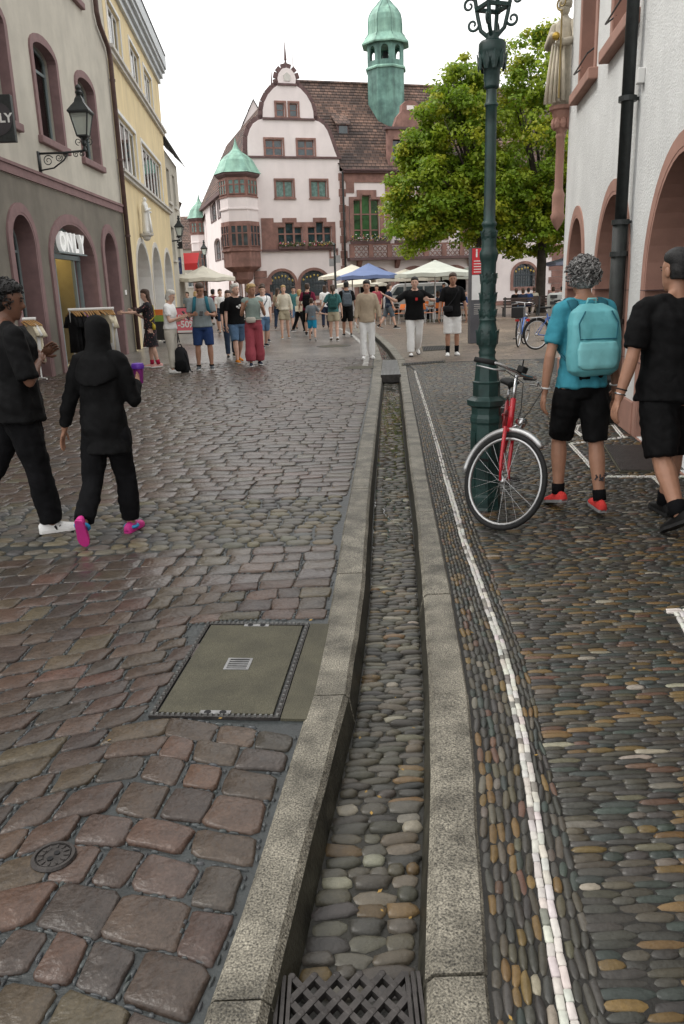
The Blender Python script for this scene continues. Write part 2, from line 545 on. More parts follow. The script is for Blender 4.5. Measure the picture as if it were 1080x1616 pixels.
while jl[-1] < Y_END - .8: jl.append(jl[-1] + random.uniform(.75, 1.15))
jr = [-3, -1.8, -.7, .5, 1.5, G(710, 1095).y, G(690, 938).y, G(672, 808).y, G(662, 752).y, G(653, 693).y]
while jr[-1] < Y_END - .8: jr.append(jr[-1] + random.uniform(.75, 1.15))
kerb('kerb_left', LO, LI, jl)
kerb('kerb_right', RO, RI, jr)

# ------------------------------------------------------------------ stone templates
def dome(n=8, sq=2.4, seed=0, flat=.55, jit=.07):
    """unit stone: x,y in [-1,1], top z=1 (scaled), skirt to z=-1"""
    r = random.Random(seed)
    ring = []
    for k in range(n):
        t = 2 * pi * (k + .5) / n
        c, s_ = cos(t), sin(t)
        q = (abs(c) ** sq + abs(s_) ** sq) ** (-1 / sq) * (1 + r.uniform(-jit, jit))
        ring.append((c * q, s_ * q))
    if sq >= 4 and n == 8:
        ring = [(x + r.uniform(-jit, jit), y + r.uniform(-jit, jit)) for x, y in ((1, .82), (.8, 1), (-.8, 1), (-1, .82), (-1, -.82), (-.8, -1), (.8, -1), (1, -.82))]
    V = [(x * flat, y * flat, 1 + r.uniform(-.12, .08)) for x, y in ring] + [(x * .93, y * .93, .62) for x, y in ring] + [(x, y, -.2) for x, y in ring] + [(x * .95, y * .95, -1) for x, y in ring]
    V.append((0, 0, 1.05))
    T = len(V) - 1
    F = [(k, (k + 1) % n, T) for k in range(n)]
    for a in range(3):
        for k in range(n):
            p, q = a * n + k, a * n + (k + 1) % n
            F += [(p, p + n, q + n), (p, q + n, q)]
    return np.array(V), np.array(F)
LIGHT = []
PEB = [dome(9, random.uniform(2.5, 4.6), i, random.uniform(.66, .8), .11) for i in range(12)]
WSTONE = [dome(8, random.uniform(4, 7), 70 + i, random.uniform(.82, .9), .06) for i in range(6)]
def dome_light(seed, flat=.72):
    r = random.Random(seed); n = 7
    ring = [(cos(2 * pi * (k + .5) / n) * (1 + r.uniform(-.06, .06)) * 1.04, sin(2 * pi * (k + .5) / n) * (1 + r.uniform(-.06, .06)) * 1.04) for k in range(n)]
    V = [(x * flat, y * flat, 1) for x, y in ring] + [(x, y, -.1) for x, y in ring] + [(0, 0, 1.06)]
    F = [(k, (k + 1) % n, 2 * n) for k in range(n)]
    for k in range(n): F += [(k, n + k, n + (k + 1) % n), (k, n + (k + 1) % n, (k + 1) % n)]
    return np.array(V), np.array(F)
LIGHT = [dome_light(90 + i) for i in range(5)]
CSTONE = [dome(9, random.uniform(2.6, 5), 40 + i, random.uniform(.62, .8), .17) for i in range(8)]

def stones(tmpl, rows, parent, name, mat_o, mat_s, stuffname, limit=300):
    """rows: (cx, cy, cz, hx, hy, hz, rot, colour); the nearest become objects, the rest one part"""
    rows = sorted(rows, key=lambda q: (q[0] * q[0] + (q[1]) ** 2) if q[1] > .9 else 1e6)
    meshes = []
    for V, F in tmpl:
        me = fast_mesh(name, V, F)
        me.materials.append(mat_o)
        meshes.append(me)
    for i, (x, y, z, hx, hy, hz, a, c) in enumerate(rows[:limit]):
        o = link_mesh(name, meshes[i % len(meshes)], (x, y, z), parent)
        o.scale = (hx, hy, hz)
        o.rotation_euler = (random.uniform(-.05, .05), random.uniform(-.05, .05), a)
        o.color = (*c, 1)
    rest = rows[limit:]
    if rest:
        VV, FF, CC = [], [], []
        off = 0
        near_, far_ = [q for q in rest if .9 < q[1] < 4.2], [q for q in rest if not .9 < q[1] < 4.2]
        for (V, F), sel in [(t_, near_[ti::len(tmpl)]) for ti, t_ in enumerate(tmpl)] + [(t_, far_[ti::len(LIGHT)]) for ti, t_ in enumerate(LIGHT)]:
            if not sel: continue
            A = np.array([r[:7] for r in sel]); C = np.array([r[7] for r in sel])
            x = V[None, :, 0] * A[:, 3:4]; y = V[None, :, 1] * A[:, 4:5]; z = V[None, :, 2] * A[:, 5:6]
            ca, sa = np.cos(A[:, 6:7]), np.sin(A[:, 6:7])
            P = np.stack([A[:, 0:1] + x * ca - y * sa, A[:, 1:2] + x * sa + y * ca, A[:, 2:3] + z], -1)
            VV.append(P.reshape(-1, 3))
            f = F[None] + (np.arange(len(sel)) * len(V))[:, None, None] + off
            FF.append(f.reshape(-1, 3)); off += len(sel) * len(V)
            CC.append(np.repeat(C, len(F), 0))
        me = fast_mesh(stuffname, np.concatenate(VV), np.concatenate(FF), np.concatenate(CC))
        me.materials.append(mat_s)
        o = link_mesh(stuffname, me, (0, 0, 0), parent)
        tag(o, kind='stuff')

def vary(c, a=.2):
    k = 1 + random.uniform(-a, a)
    return tuple(max(.01, x * k * (1 + random.uniform(-.05, .05))) for x in c)
def peb_col(dk=1.0):
    t = random.random()
    if t < .42: c = (.070, .067, .058)
    elif t < .60: c = (.088, .078, .056)
    elif t < .70: c = (.058, .072, .062)
    elif t < .85: c = (.20, .128, .050)
    elif t < .90: c = (.13, .115, .075)
    elif t < .945: c = (.16, .09, .06)
    elif t < .985: c = (.17, .15, .12)
    else: c = (.36, .32, .25)
    return tuple(x * dk * .6 for x in vary(c, .25))
def sett_col():
    t = random.random()
    if t < .55: c = (.070, .049, .038)
    elif t < .75: c = (.056, .044, .037)
    elif t < .9: c = (.080, .064, .043)
    else: c = (.084, .052, .038)
    return tuple(x * .9 for x in vary(c, .2))

# ------------------------------------------------------------------ left street: setts in bent rows
COV = [G(322, 983), G(490, 984), G(440, 1134), G(240, 1130)]
cov_c = sum(COV, Vector()) / 4
cov_u = ((COV[1] - COV[0]) + (COV[2] - COV[3])).normalized()
cov_v = Vector((0, 0, 1)).cross(cov_u)
cov_w = ((COV[1] - COV[0]).length + (COV[2] - COV[3]).length) / 2
cov_h = ((COV[0] - COV[3]).length + (COV[1] - COV[2]).length) / 2
CAP = G(85, 1352)
YB0, YB1 = 4.82, 6.05      # band of river stones across the street
def wave(d, y):
    near = min(1, max(0, (4.3 - y) / 1.6))
    a = .30 * min(d, .55) - .42 * max(0, d - .55) + .12 * max(0, d - 1.5)
    b = -.06 * d + .05 * sin(d * 1.7 + y * .6) + .03 * sin(d * 4 + y * 2)
    c = -.10 * max(0, d - 1) * min(1, max(0, (y - 2) / 2)) if y < 5 else 0
    return near * a + (1 - near) * b * min(1, max(.15, abs(y - (YB0 + YB1) / 2) / 1.5 - .4)) + c * (1 - near)
sett_parts = []
def sett_mesh(q, zt, seed):
    """q: four corners ccw; rounded irregular block with a worn, slightly domed top"""
    r = random.Random(seed)
    c = sum(q, Vector((0, 0))) / 4
    ring = []
    for i in range(4):
        a, b, d = q[i - 1], q[i], q[(i + 1) % 4]
        k1, k2 = r.uniform(.04, .15), r.uniform(.04, .15)
        ring.append(b + (a - b) * k1); ring.append(b + (d - b) * k2)
        m = (b + d) / 2
        ring.append(m + (m - c).normalized() * r.uniform(-.004, .006))
    n = len(ring)
    tx, ty = r.uniform(-.03, .03), r.uniform(-.03, .03)
    def pt(p, s, z): 
        e = c + (p - c) * s
        return (e.x, e.y, zt + z + (e.x - c.x) * tx + (e.y - c.y) * ty)
    V = [pt(p, .88, r.uniform(-.002, .0015)) for p in ring] + [pt(p, .965, -.003 + r.uniform(-.001, .001)) for p in ring] + [pt(p, 1.0, -.012) for p in ring] + [pt(p, .99, -.035) for p in ring]
    V.append((c.x, c.y, zt + .0015 + r.uniform(-.002, .002)))
    F = [(k, (k + 1) % n, 4 * n) for k in range(n)]
    for a in range(3):
        for k in range(n):
            F += [(a * n + k, (a + 1) * n + k, (a + 1) * n + (k + 1) % n), (a * n + k, (a + 1) * n + (k + 1) % n, a * n + (k + 1) % n)]
    return V, F
rowsY = [-1.2]
while rowsY[-1] < 19.4:
    y = rowsY[-1]
    rowsY.append(y + (random.uniform(.125, .175) if y < 5 else random.uniform(.14, .18)))
setts = []
for y0, y1 in zip(rowsY[:-1], rowsY[1:]):
    if y0 > YB0 - .1 and y1 < YB1 + .1: continue
    d = .012
    ymax_d = 3.0 if y0 < 2.5 else (4.6 if y0 < 6 else 8.2)
    while d < ymax_d:
        w = random.uniform(.11, .215) if y0 < 5 else random.uniform(.15, .26)
        g = random.uniform(.003, .009) if y0 > 3.6 else random.uniform(.005, .013)
        j = lambda s=.012: random.uniform(-s, s)
        def cor(dd, yy):
            yw = yy + wave(dd, yy)
            return Vector((LO(yw) - dd, yw))
        q = [cor(d + w - g / 2, y0 + g / 2), cor(d + g / 2, y0 + g / 2), cor(d + g / 2, y1 - g / 2), cor(d + w - g / 2, y1 - g / 2)]
        q = [p + Vector((j(.012), j(.012))) for p in q]
        c = sum(q, Vector((0, 0))) / 4
        d += w
        if c.x < -6.1 and c.y > 8: continue
        e = Vector((c.x, c.y, 0)) - cov_c
        if abs(e.dot(cov_u)) < cov_w / 2 + .02 and abs(e.dot(cov_v)) < cov_h / 2 + .02: continue
        if 0 < e.dot(cov_u) < cov_w / 2 + .2 and abs(e.dot(cov_v)) < cov_h / 2 - .04: continue
        if (Vector((c.x, c.y, 0)) - CAP).length < .045: continue
        setts.append((q, c, random.uniform(-.004, .004)))
setts.sort(key=lambda s: (s[1].x ** 2 + s[1].y ** 2) if s[1].y > 1.2 else 1e6)
for i, (q, c, z) in enumerate(setts[:300]):
    V, F = sett_mesh(q, z, i)
    V = np.array(V) - np.array([c.x, c.y, 0])
    me = fast_mesh('sett', V, F); me.materials.append(m_sett)
    o = link_mesh('sett', me, (c.x, c.y, 0), street)
    o.color = (*sett_col(), 1)
VV, FF, CC, off = [], [], [], 0
for i, (q, c, z) in enumerate(setts[300:]):
    V, F = sett_mesh(q, z, i + 300)
    VV += V; FF += [(a + off, b + off, e + off) for a, b, e in F]; off += len(V)
    CC += [sett_col()] * len(F)
me = fast_mesh('setts_beyond', VV, FF, CC); me.materials.append(m_setts)
tag(link_mesh('setts_beyond', me, (0, 0, 0), street), kind='stuff')
# small broken slips of slate wedged into the near joints
chips = []
for q, c, z in setts[:420]:
    for i in range(4):
        a, b = q[i], q[(i + 1) % 4]; t = (b - a); l = t.length; s_ = random.uniform(0, .3); an = atan2(t.y, t.x)
        o = ((a + b) / 2 - c).normalized() * .007
        while s_ < .95:
            w = random.uniform(.012, .04); p = a + t * s_ + o
            if random.random() < .55: chips.append((p.x, p.y, -.010, w / 2, random.uniform(.004, .008), .006, an + random.uniform(-.15, .15), vary((.04, .046, .048), .3)))
            s_ += (w + .01) / l
stones(LIGHT, chips, street, 'joint_chip', m_peb, m_pebs, 'joint_chips_beyond', 300)
# river stone band
rows = []
y = YB0 + .02
while y < YB1 - .03:
    hgt = random.uniform(.075, .105)
    d = .02 + random.uniform(0, .05)
    while d < 5.0:
        w = random.uniform(.09, .17)
        yy = y + hgt / 2 + wave(d, y + hgt / 2) + random.uniform(-.008, .008)
        t = random.random()
        c = (.098, .088, .069) if t < .5 else ((.115, .095, .06) if t < .75 else (.072, .069, .064))
        rows.append((LO(yy) - d - w / 2, yy, -.012, w / 2 * .95, hgt / 2 * .98, random.uniform(.012, .02), random.uniform(-.12, .12), vary(c, .2)))
        d += w
    y += hgt
stones(PEB, rows, street, 'river_stone', m_peb, m_pebs, 'river_stones_beyond')

# ------------------------------------------------------------------ channel pebbles + water
rows = []
y = 1.56
while y < Y_END - 1:
    k = 1.0 if y < 6 else 1.25
    hgt = random.uniform(.042, .058) if y < 2.3 else random.uniform(.028, .041) * k
    xl, xr = LI(y) + .028, RI(y) - .022
    x = xl
    while x < xr - .02:
        w = random.uniform(.05, .125)
        if x + w > xr - .04: w = xr - x
        t = random.random()
        c = (.085, .077, .060) if t < .45 else ((.115, .1, .07) if t < .68 else ((.055, .052, .045) if t < .88 else ((.15, .098, .045) if t < .955 else (.28, .255, .195))))
        rows.append((x + w / 2, y + hgt / 2 + random.uniform(-.006, .006), -DEEP + .012, w / 2 * 1.06, hgt / 2 * 1.1, random.uniform(.008, .019), random.uniform(-.16, .16), vary([x * (.66 if y < 3 else .82) for x in c], .35)))
        x += w
    y += hgt
stones(CSTONE, rows, channel, 'channel_pebble', m_peb, m_pebs, 'channel_pebbles_beyond')
wm = glass('shallow_water', (.86, .86, .8), .06, ior=1.33)
tn = [n for n in wm.node_tree.nodes if n.type == 'TEX_NOISE'][0]; tn.inputs['Scale'].default_value = 16
[n for n in wm.node_tree.nodes if n.type == 'BUMP'][0].inputs['Strength'].default_value = .25
strip('channel_water', lambda y: LI(y) + .03, lambda y: RI(y) - .03, [y for y in Ysl if y > 2.2], lambda y: -DEEP + .0105 + .0165 * min(1, max(0, (y - 2.2) / 7)), wm)

# ------------------------------------------------------------------ pavement pebbles
GRATES = []      # rectangles (cx, cy, u, hw, hl) left free for grates and white borders
def rb_uv(x, y):
    e = Vector((x, y, 0)) - RBF.o
    return e.dot(RBF.u), e.dot(RBF.n)
long_rows, white_rows = [], []
y = .9
cols_w = .034
for side in (0, 1):
    ncol = 6 if side == 0 else 3
    for k in range(ncol):
        y = .9 + random.uniform(0, .06)
        while y < 17.0:
            a, b = (RO(y) + .003, WL(y) - .023) if side == 0 else (WL(y) + .023, B2(y) - .002)
            w = (b - a) / ncol
            if w < .012: y += .1; continue
            l = random.uniform(.048, .1) if y < 4 else random.uniform(.04, .085)
            ym = y + l / 2
            a, b = (RO(ym) + .003, WL(ym) - .023) if side == 0 else (WL(ym) + .023, B2(ym) - .002)
            w = (b - a) / ncol
            an = atan2((WL(ym + .2) - WL(ym - .2)), .4)
            long_rows.append((a + w * (k + .5) + random.uniform(-.003, .003), ym, -.010, w / 2 * 1.07, l / 2 * 1.06, random.uniform(.007, .012), -an + random.uniform(-.1, .1), peb_col()))
            y += l
for k in (-1, 1):
    y = .9
    while y < 15.6:
        l = random.uniform(.035, .065) if y < 4 else random.uniform(.05, .085)
        ym = y + l / 2
        an = atan2((WL(ym + .1) - WL(ym - .1)), .2)
        kk = random.random()
        c = vary((.52, .5, .46), .12) if kk < .82 else vary((.2, .19, .17), .2)
        white_rows.append((WL(ym) + k * .0102 + random.uniform(-.0015, .0015), ym, -.006, .0103, l / 2 * 1.02, .007, -an + random.uniform(-.08, .08), c))
        y += l
trans_rows = []
y = .9
# white marble borders by the house: corner at lower right and round the cellar grates
wr0 = G(1070, 962)
BORD = []       # (p, q) segments of double white lines
def seg(*pix):
    P = [G(*p) for p in pix]
    for a, b in zip(P[:-1], P[1:]): BORD.append((a, b))
seg((900, 700), (948, 752), (1082, 752)); seg((900, 700), (984, 690), (966, 668))
seg((1032, 752), (1100, 815)); seg((1140, 964), (1070, 964), (1112, 1040))
seg((925, 668), (912, 672), (909, 680), (918, 687), (928, 683))
CELLAR = [G(952, 703), G(1040, 703), G(1085, 745), G(978, 745)]
def in_quad(p, Q, m=0):
    for i in range(4):
        a, b = Q[i], Q[(i + 1) % 4]
        if (b.x - a.x) * (p[1] - a.y) - (b.y - a.y) * (p[0] - a.x) > -m: return False
    return True
def near_seg(p, r):
    for a, b in BORD:
        t = Vector((b.x - a.x, b.y - a.y)); l = t.length; t /= l
        e = Vector((p[0] - a.x, p[1] - a.y)); s = e.dot(t)
        if -.02 < s < l + .02 and abs(e.x * t.y - e.y * t.x) < r: return True
    return False
y = .9
while y < 17.2:
    hgt = random.uniform(.023, .033) if y < 6 else (random.uniform(.034, .044) if y < 12 else random.uniform(.05, .06))
    x = B2(y) - .014 + random.uniform(0, .014)
    xe = wall_x(y) - .05 if y > 2 else 3.0
    xe = min(xe, .75 * y + 1.2)
    ph = random.uniform(0, 6)
    while x < xe:
        w = random.uniform(.05, .135)
        yy = y + .012 * sin(x * 3 + y * 1.3) + random.uniform(-.003, .003)
        if not (near_seg((x + w / 2, yy), .035) or in_quad((x + w / 2, yy), CELLAR)):
            trans_rows.append((x + w / 2, yy, -.010, w / 2 * 1.08, hgt / 2 * 1.14, random.uniform(.007, .0115), random.uniform(-.05, .05), peb_col()))
        x += w
    y += hgt
for a, b in BORD:
    t = (b - a); l = t.length; t.normalize(); nn = Vector((-t.y, t.x, 0))
    for k in (-1, 1):
        s = 0
        while s < l:
            q = random.uniform(.05, .08)
            p = a + t * (s + q / 2) + nn * (k * .0125)
            white_rows.append((p.x, p.y, -.010, q / 2 * .96, .0118, .014, atan2(t.y, t.x), vary((.62, .6, .55), .1)))
            s += q
stones(PEB, trans_rows, sidewalk, 'pebble', m_peb, m_pebs, 'pebbles_beyond')
stones(PEB, long_rows, sidewalk, 'edge_pebble', m_peb, m_pebs, 'edge_pebbles_beyond')
m_wh = M('white_marble_chip', (.6, .58, .53), .55, var=.15, vs=40, src='objcolor', bump=.2, bs=120)
m_whs = M('white_marble_chip_far', (.6, .58, .53), .55, var=.15, vs=40, src='attr', bump=.2, bs=120)
stones(WSTONE, white_rows, sidewalk, 'white_stone', m_wh, m_whs, 'white_stones_beyond')
# ================================================================== left-hand houses
def text_mesh(s, size, depth=.02, bold=0.0):
    cu = bpy.data.curves.new('t', 'FONT'); cu.body = s; cu.size = size; cu.extrude = depth / 2; cu.offset = bold
    cu.align_x = 'CENTER'; cu.align_y = 'CENTER'; cu.resolution_u = 3
    ob = bpy.data.objects.new('t', cu); COL.objects.link(ob)
    bpy.context.view_layer.update()
    me = bpy.data.meshes.new_from_object(ob.evaluated_get(bpy.context.evaluated_depsgraph_get()))
    bpy.data.objects.remove(ob)
    return me
def put_text(name, s, size, c, X, Y, mat, parent, depth=.02, bold=0.0, sx=1.0):
    X, Y = Vector(X).normalized(), Vector(Y).normalized(); Z = X.cross(Y)
    me = text_mesh(s, size, depth, bold)
    me.transform(Matrix(((X.x, Y.x, Z.x, 0), (X.y, Y.y, Z.y, 0), (X.z, Y.z, Z.z, 0), (0, 0, 0, 1))) @ Matrix.Diagonal((sx, 1, 1, 1)))
    me.materials.clear(); me.materials.append(mat)
    return link_mesh(name, me, c, parent)
ZUP = Vector((0, 0, 1))
m_beige = M('beige_render', (.52, .49, .42), .9, var=.08, vs=1.5, streak=.1, bump=.25, bs=90)
m_olive = M('olive_render', (.19, .172, .142), .9, var=.14, vs=1.5, streak=.14, bump=.3, bs=90)
m_mauve = M('mauve_sandstone', (.225, .14, .138), .8, var=.12, vs=5, bump=.2, bs=70)
m_frame = M('grey_window_frame', (.20, .24, .245), .5, var=.08)
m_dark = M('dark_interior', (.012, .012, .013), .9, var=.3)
m_glass = glass('window_glass', (.55, .6, .6), .02, ior=1.6)
m_shopglass = glass('shop_glass', (.92, .93, .9), .01, ior=1.4)
m_iron = M('black_iron', (.018, .022, .022), .45, var=.3, vs=20, spec=.5, bump=.15, bs=120)
m_copper_pipe = M('brown_drainpipe', (.10, .058, .05), .5, var=.2, vs=6)
m_frost = M('frosted_lantern_glass', (.66, .72, .66), .3, var=.1, vs=3, trans=.6, spec=.6)
m_white = M('white_paint', (.74, .74, .72), .6, var=.05, vs=4)
m_black = M('black_plastic', (.015, .015, .016), .5, var=.2)
m_roof = M('roof_tile_plain', (.12, .06, .05), .8, var=.3, vs=6)

def surround(F, parent, outer, inner, d=.03, mat=None, name='stone_surround', back=.0):
    mb = MB(); F.slab(mb, outer, -back, d, 0, [inner]); return mb.build(name, mat, parent, bevel=.012 if d > .03 else 0)

def window(F, parent, u0, u1, v0, v1, dep=.2, nx=2, ny=1, frame=None, pane=None, fw=.06, rise=0, transom=None, bars=.04, name='window'):
    """frame + mullions as the part, the pane as its sub-part"""
    outer = arch(u0, u1, v0, v1 - rise, rise, 8) if rise else rect(u0, u1, v0, v1)
    inner = arch(u0 + fw, u1 - fw, v0 + fw, v1 - rise - fw * .3, max(rise - fw * .7, .02), 8) if rise else rect(u0 + fw, u1 - fw, v0 + fw, v1 - fw)
    mb = MB(); F.slab(mb, outer, -dep, -dep + .05, 0, [inner])
    for i in range(1, nx):
        u = u0 + (u1 - u0) * i / nx
        F.bx(mb, u - bars / 2, u + bars / 2, v0 + fw, v1 - fw * .6 - (rise * .12 if rise else 0), -dep + .004, -dep + .046)
    vs = transom if transom is not None else [v0 + (v1 - v0) * j / ny for j in range(1, ny)]
    for v in vs: F.bx(mb, u0 + fw, u1 - fw, v - bars / 2, v + bars / 2, -dep + .006, -dep + .044)
    w = mb.build(name, frame or m_frame, parent)
    mb = MB(); F.slab(mb, [(a * .998 + (u0 + u1) / 2 * .002, b) for a, b in outer], -dep + .018, -dep + .026)
    mb.build('pane', pane or m_glass, w)
    return w

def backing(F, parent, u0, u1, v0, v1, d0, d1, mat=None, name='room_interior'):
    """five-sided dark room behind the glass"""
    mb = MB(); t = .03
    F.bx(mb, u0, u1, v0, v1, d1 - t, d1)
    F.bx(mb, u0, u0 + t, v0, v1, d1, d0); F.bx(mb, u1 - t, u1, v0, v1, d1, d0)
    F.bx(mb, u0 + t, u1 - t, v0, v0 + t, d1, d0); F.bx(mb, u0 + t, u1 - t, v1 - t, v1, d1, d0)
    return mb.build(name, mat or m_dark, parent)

# ---------------- beige and olive shop house
LB = Fac((-6.13, 0), (.008, 1), (1, -.008))
UE = 24.1
shop = empty('shop_house', LB.P(17, 0), 'beige and olive rendered shop house with mauve stone arches, left of the street', 'building')
arches = [(11.7, 14.7, 2.38, .85), (15.7, 16.9, 2.6, .59), (17.8, 20.85, 2.38, .85), (21.72, 22.92, 2.65, .6), (8.6, 9.9, 2.6, .6)]
wins1 = [(9.5, 11.1), (12.35, 13.95), (15.2, 16.8), (18.0, 19.6), (20.85, 22.4)]
wins2 = [(9.5, 11.0), (12.35, 13.85), (14.9, 16.4), (17.6, 19.1), (20.5, 22.0)]
mb = MB(); LB.wall(mb, rect(7, UE, 0, 3.83), [arch(a, b, 0.005, c, r) for a, b, c, r in arches], .45)
mb.build('ground_floor_wall', m_olive, shop)
mb = MB(); LB.wall(mb, rect(7, UE, 3.83, 11.8), [arch(a + .1, b - .1, 4.85, 6.5, .22, 8) for a, b in wins1] + [arch(a + .1, b - .1, 8.5, 10.2, .22, 8) for a, b in wins2], .45)
mb.build('upper_wall', m_beige, shop)
mb = MB(); LB.bx(mb, 7, UE, 3.84, 4.07, 0, .05); LB.bx(mb, 7, UE, 4.0, 4.06, .05, .08); mb.build('stone_band', m_mauve, shop)
mb = MB(); LB.bx(mb, 7, UE + .0, 0, 11.8, -6, -5.6); LB.bx(mb, 7, 7.2, 0, 11.8, -5.6, -.45); LB.bx(mb, UE - .25, UE - .02, 0, 11.8, -5.6, -.45); LB.bx(mb, 7.2, UE - .25, 3.9, 4.1, -5.6, -.45); LB.bx(mb, 7.2, UE - .25, 11.6, 11.8, -5.6, -.45)
mb.build('party_walls', m_beige, shop)
mb = MB(); mb.prism([LB.P(6.9, 11.8, .45), LB.P(6.9, 15.5, -3), LB.P(6.9, 11.8, -6.4)], LB.u * (UE - 6.9)); mb.build('roof', m_roof, shop)
for i, (a, b, c, r) in enumerate(arches):
    surround(LB, shop, arch(a - .17, b + .17, .0, c, r + .17), arch(a, b, -.01, c, r), .045, m_mauve, 'arch_surround', .0)
    # moulded inner reveal of stone
    mb = MB(); LB.slab(mb, arch(a, b, .0, c, r), -.4, .038, 0, [arch(a + .05, b - .05, -.01, c, r - .05)]); mb.build('arch_reveal', m_mauve, shop)
for (a, b), (v0, vs) in [(w, (4.85, 6.5)) for w in wins1] + [(w, (8.5, 10.2)) for w in wins2]:
    surround(LB, shop, arch(a - .03, b + .03, v0 - .02, vs, .37, 10), arch(a + .12, b - .12, v0 - .03, vs, .2, 10), .04, m_mauve, 'window_surround', .16)
    mb = MB(); LB.bx(mb, a - .1, b + .1, v0 - .17, v0 - .02, -.05, .1); mb.build('window_sill', m_mauve, shop, bevel=.02)
    window(LB, shop, a + .12, b - .12, v0, vs + .2, .26, 2, 1, m_frame, m_glass, .07, .2, [vs - .25], .06)
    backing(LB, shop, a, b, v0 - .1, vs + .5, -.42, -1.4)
# paper in one window
mb = MB(); LB.bx(mb, 18.3, 18.75, 4.92, 5.42, -.30, -.29); mb.build('paper_notice', m_white, shop)
# plain shop windows in the narrow arches
m_shade = M('shop_dark_panel', (.035, .04, .04), .6)
for a, b, c, r in (arches[1], arches[3], arches[4]):
    window(LB, shop, a + .05, b - .05, .12, c + r - .05, .36, 1, 1, m_frame, m_glass, .06, r - .05, [2.5], .05)
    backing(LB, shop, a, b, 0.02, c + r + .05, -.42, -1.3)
# ---------------- lit shop room behind the big arches
m_shopwall = M('shop_wall', (.42, .36, .22), .8, var=.1); m_shopfloor = M('shop_floor', (.16, .12, .08), .5)
m_lamp = M('shop_spotlight', (1.0, .78, .38), .5, var=0, emit=26)
m_olivewood = M('display_panel', (.40, .31, .15), .6, var=.2, vs=4)
for ai, (a, b, c, r) in enumerate((arches[2], arches[0])):
    backing(LB, shop, a - .05, b + .05, .01, 3.4, -.42, -3.2, m_shopwall, 'shop_room')
    mb = MB(); LB.bx(mb, a + .1, b - .1, .035, .05, -3.1, -.5); mb.build('shop_floor', m_shopfloor, shop)
    # door frame: transom, three posts
    mb = MB()
    for u in (a + .09, b - .55, b - .12, a + 1.15): LB.bx(mb, u - .04, u + .04, .05, 2.5, -.40, -.33)
    LB.bx(mb, a + .05, b - .05, 2.45, 2.55, -.41, -.32)
    for k in range(15):
        t0, t1 = pi * k / 15, pi * (k + 1) / 15
        f = lambda t: LB.P((a + b) / 2 + ((b - a) / 2 - .09) * cos(t), c + (r - .08) * sin(t), -.365)
        mb.bar(f(t0), f(t1), .07, .07)
    fr = mb.build('shopfront_frame', m_frame, shop)
    mb = MB(); LB.slab(mb, arch(a + .06, b - .06, 2.5, 2.52, r + c - 2.6, 12), -.372, -.366); mb.build('pane', m_glass, fr)
    mb = MB(); LB.bx(mb, b - .53, b - .14, .06, 2.45, -.372, -.366); mb.build('pane', m_glass, fr)
    mb = MB(); LB.bx(mb, a + .13, a + 1.1, .06, 2.45, -.372, -.366); mb.build('pane', m_shopglass, fr)
    # display: panel, rails with garments, spotlights
    mb = MB(); LB.bx(mb, a + .2, a + .95, .3, 2.4, -1.5, -1.44); mb.build('display_panel', m_olivewood, shop)
    mb = MB(); LB.bx(mb, a + .1, b - .3, 1.42, 1.46, -1.75, -1.35); LB.bx(mb, a + .1, b - .3, .8, .84, -1.75, -1.35); mb.build('display_shelf', m_white, shop)
    for k in range(5):
        mb = MB(); mb.lathe(LB.P(a + .4 + k * .55, 2.75, -1.2 + .2 * (k % 2)), [(.001, 0), (.05, 0), (.05, .12), (.001, .12)], 10); mb.build('shop_spotlight', m_lamp, shop)
def garment(c, X, w, h, kind='tee', seed=0):
    """a garment hanging from a hanger: thin folded volume with shoulders, sleeves and a wavy hem"""
    r = random.Random(seed); X = Vector(X).normalized(); N = X.cross(ZUP); c = Vector(c)
    mb = MB(); rings = []
    n = 14
    prof = {'tee': [(0, .22), (.06, .8), (.16, 1.05), (.3, .86), (.6, .84), (1, .9)], 'top': [(0, .3), (.1, .45), (.3, .7), (.6, .76), (1, .85)], 'long': [(0, .22), (.05, .8), (.3, .75), (1, .95)]}[kind]
    for t, s in prof:
        ring = []
        for k in range(n):
            a = 2 * pi * k / n
            fold = .012 * sin(a * 4 + seed) * t * 2
            ring.append(c + X * (cos(a) * w / 2 * s) + N * (sin(a) * (.025 + .03 * t) + fold) + ZUP * (-h * t + r.uniform(-.01, .01)))
        rings.append(ring)
    mb.loft(rings)
    if kind == 'tee':
        for sg in (-1, 1): mb.tube([c + X * (sg * w * .36) - ZUP * h * .1, c + X * (sg * w * .6) - ZUP * h * .36], [.055, .07], 8, flat=.5, side=N)
    return mb
m_cream = M('cream_cloth', (.62, .56, .42), .9, var=.08, vs=8); m_black_cloth = M('black_cloth', (.012, .012, .013), .95, var=.3, vs=10, spec=.15)
m_lilac = M('lilac_cloth', (.42, .20, .46), .9, var=.08)
for k, (u, m_) in enumerate(((18.9, m_black_cloth), (19.15, m_cream), (19.4, m_black_cloth), (19.65, m_cream), (19.9, m_black_cloth), (20.15, m_cream), (20.4, m_cream))):
    garment(LB.P(u, 1.9 + .35 * (k % 2), -1.0 - .25 * (k % 3)), LB.u, .42, .75, 'tee', k).build('display_garment', m_, shop)
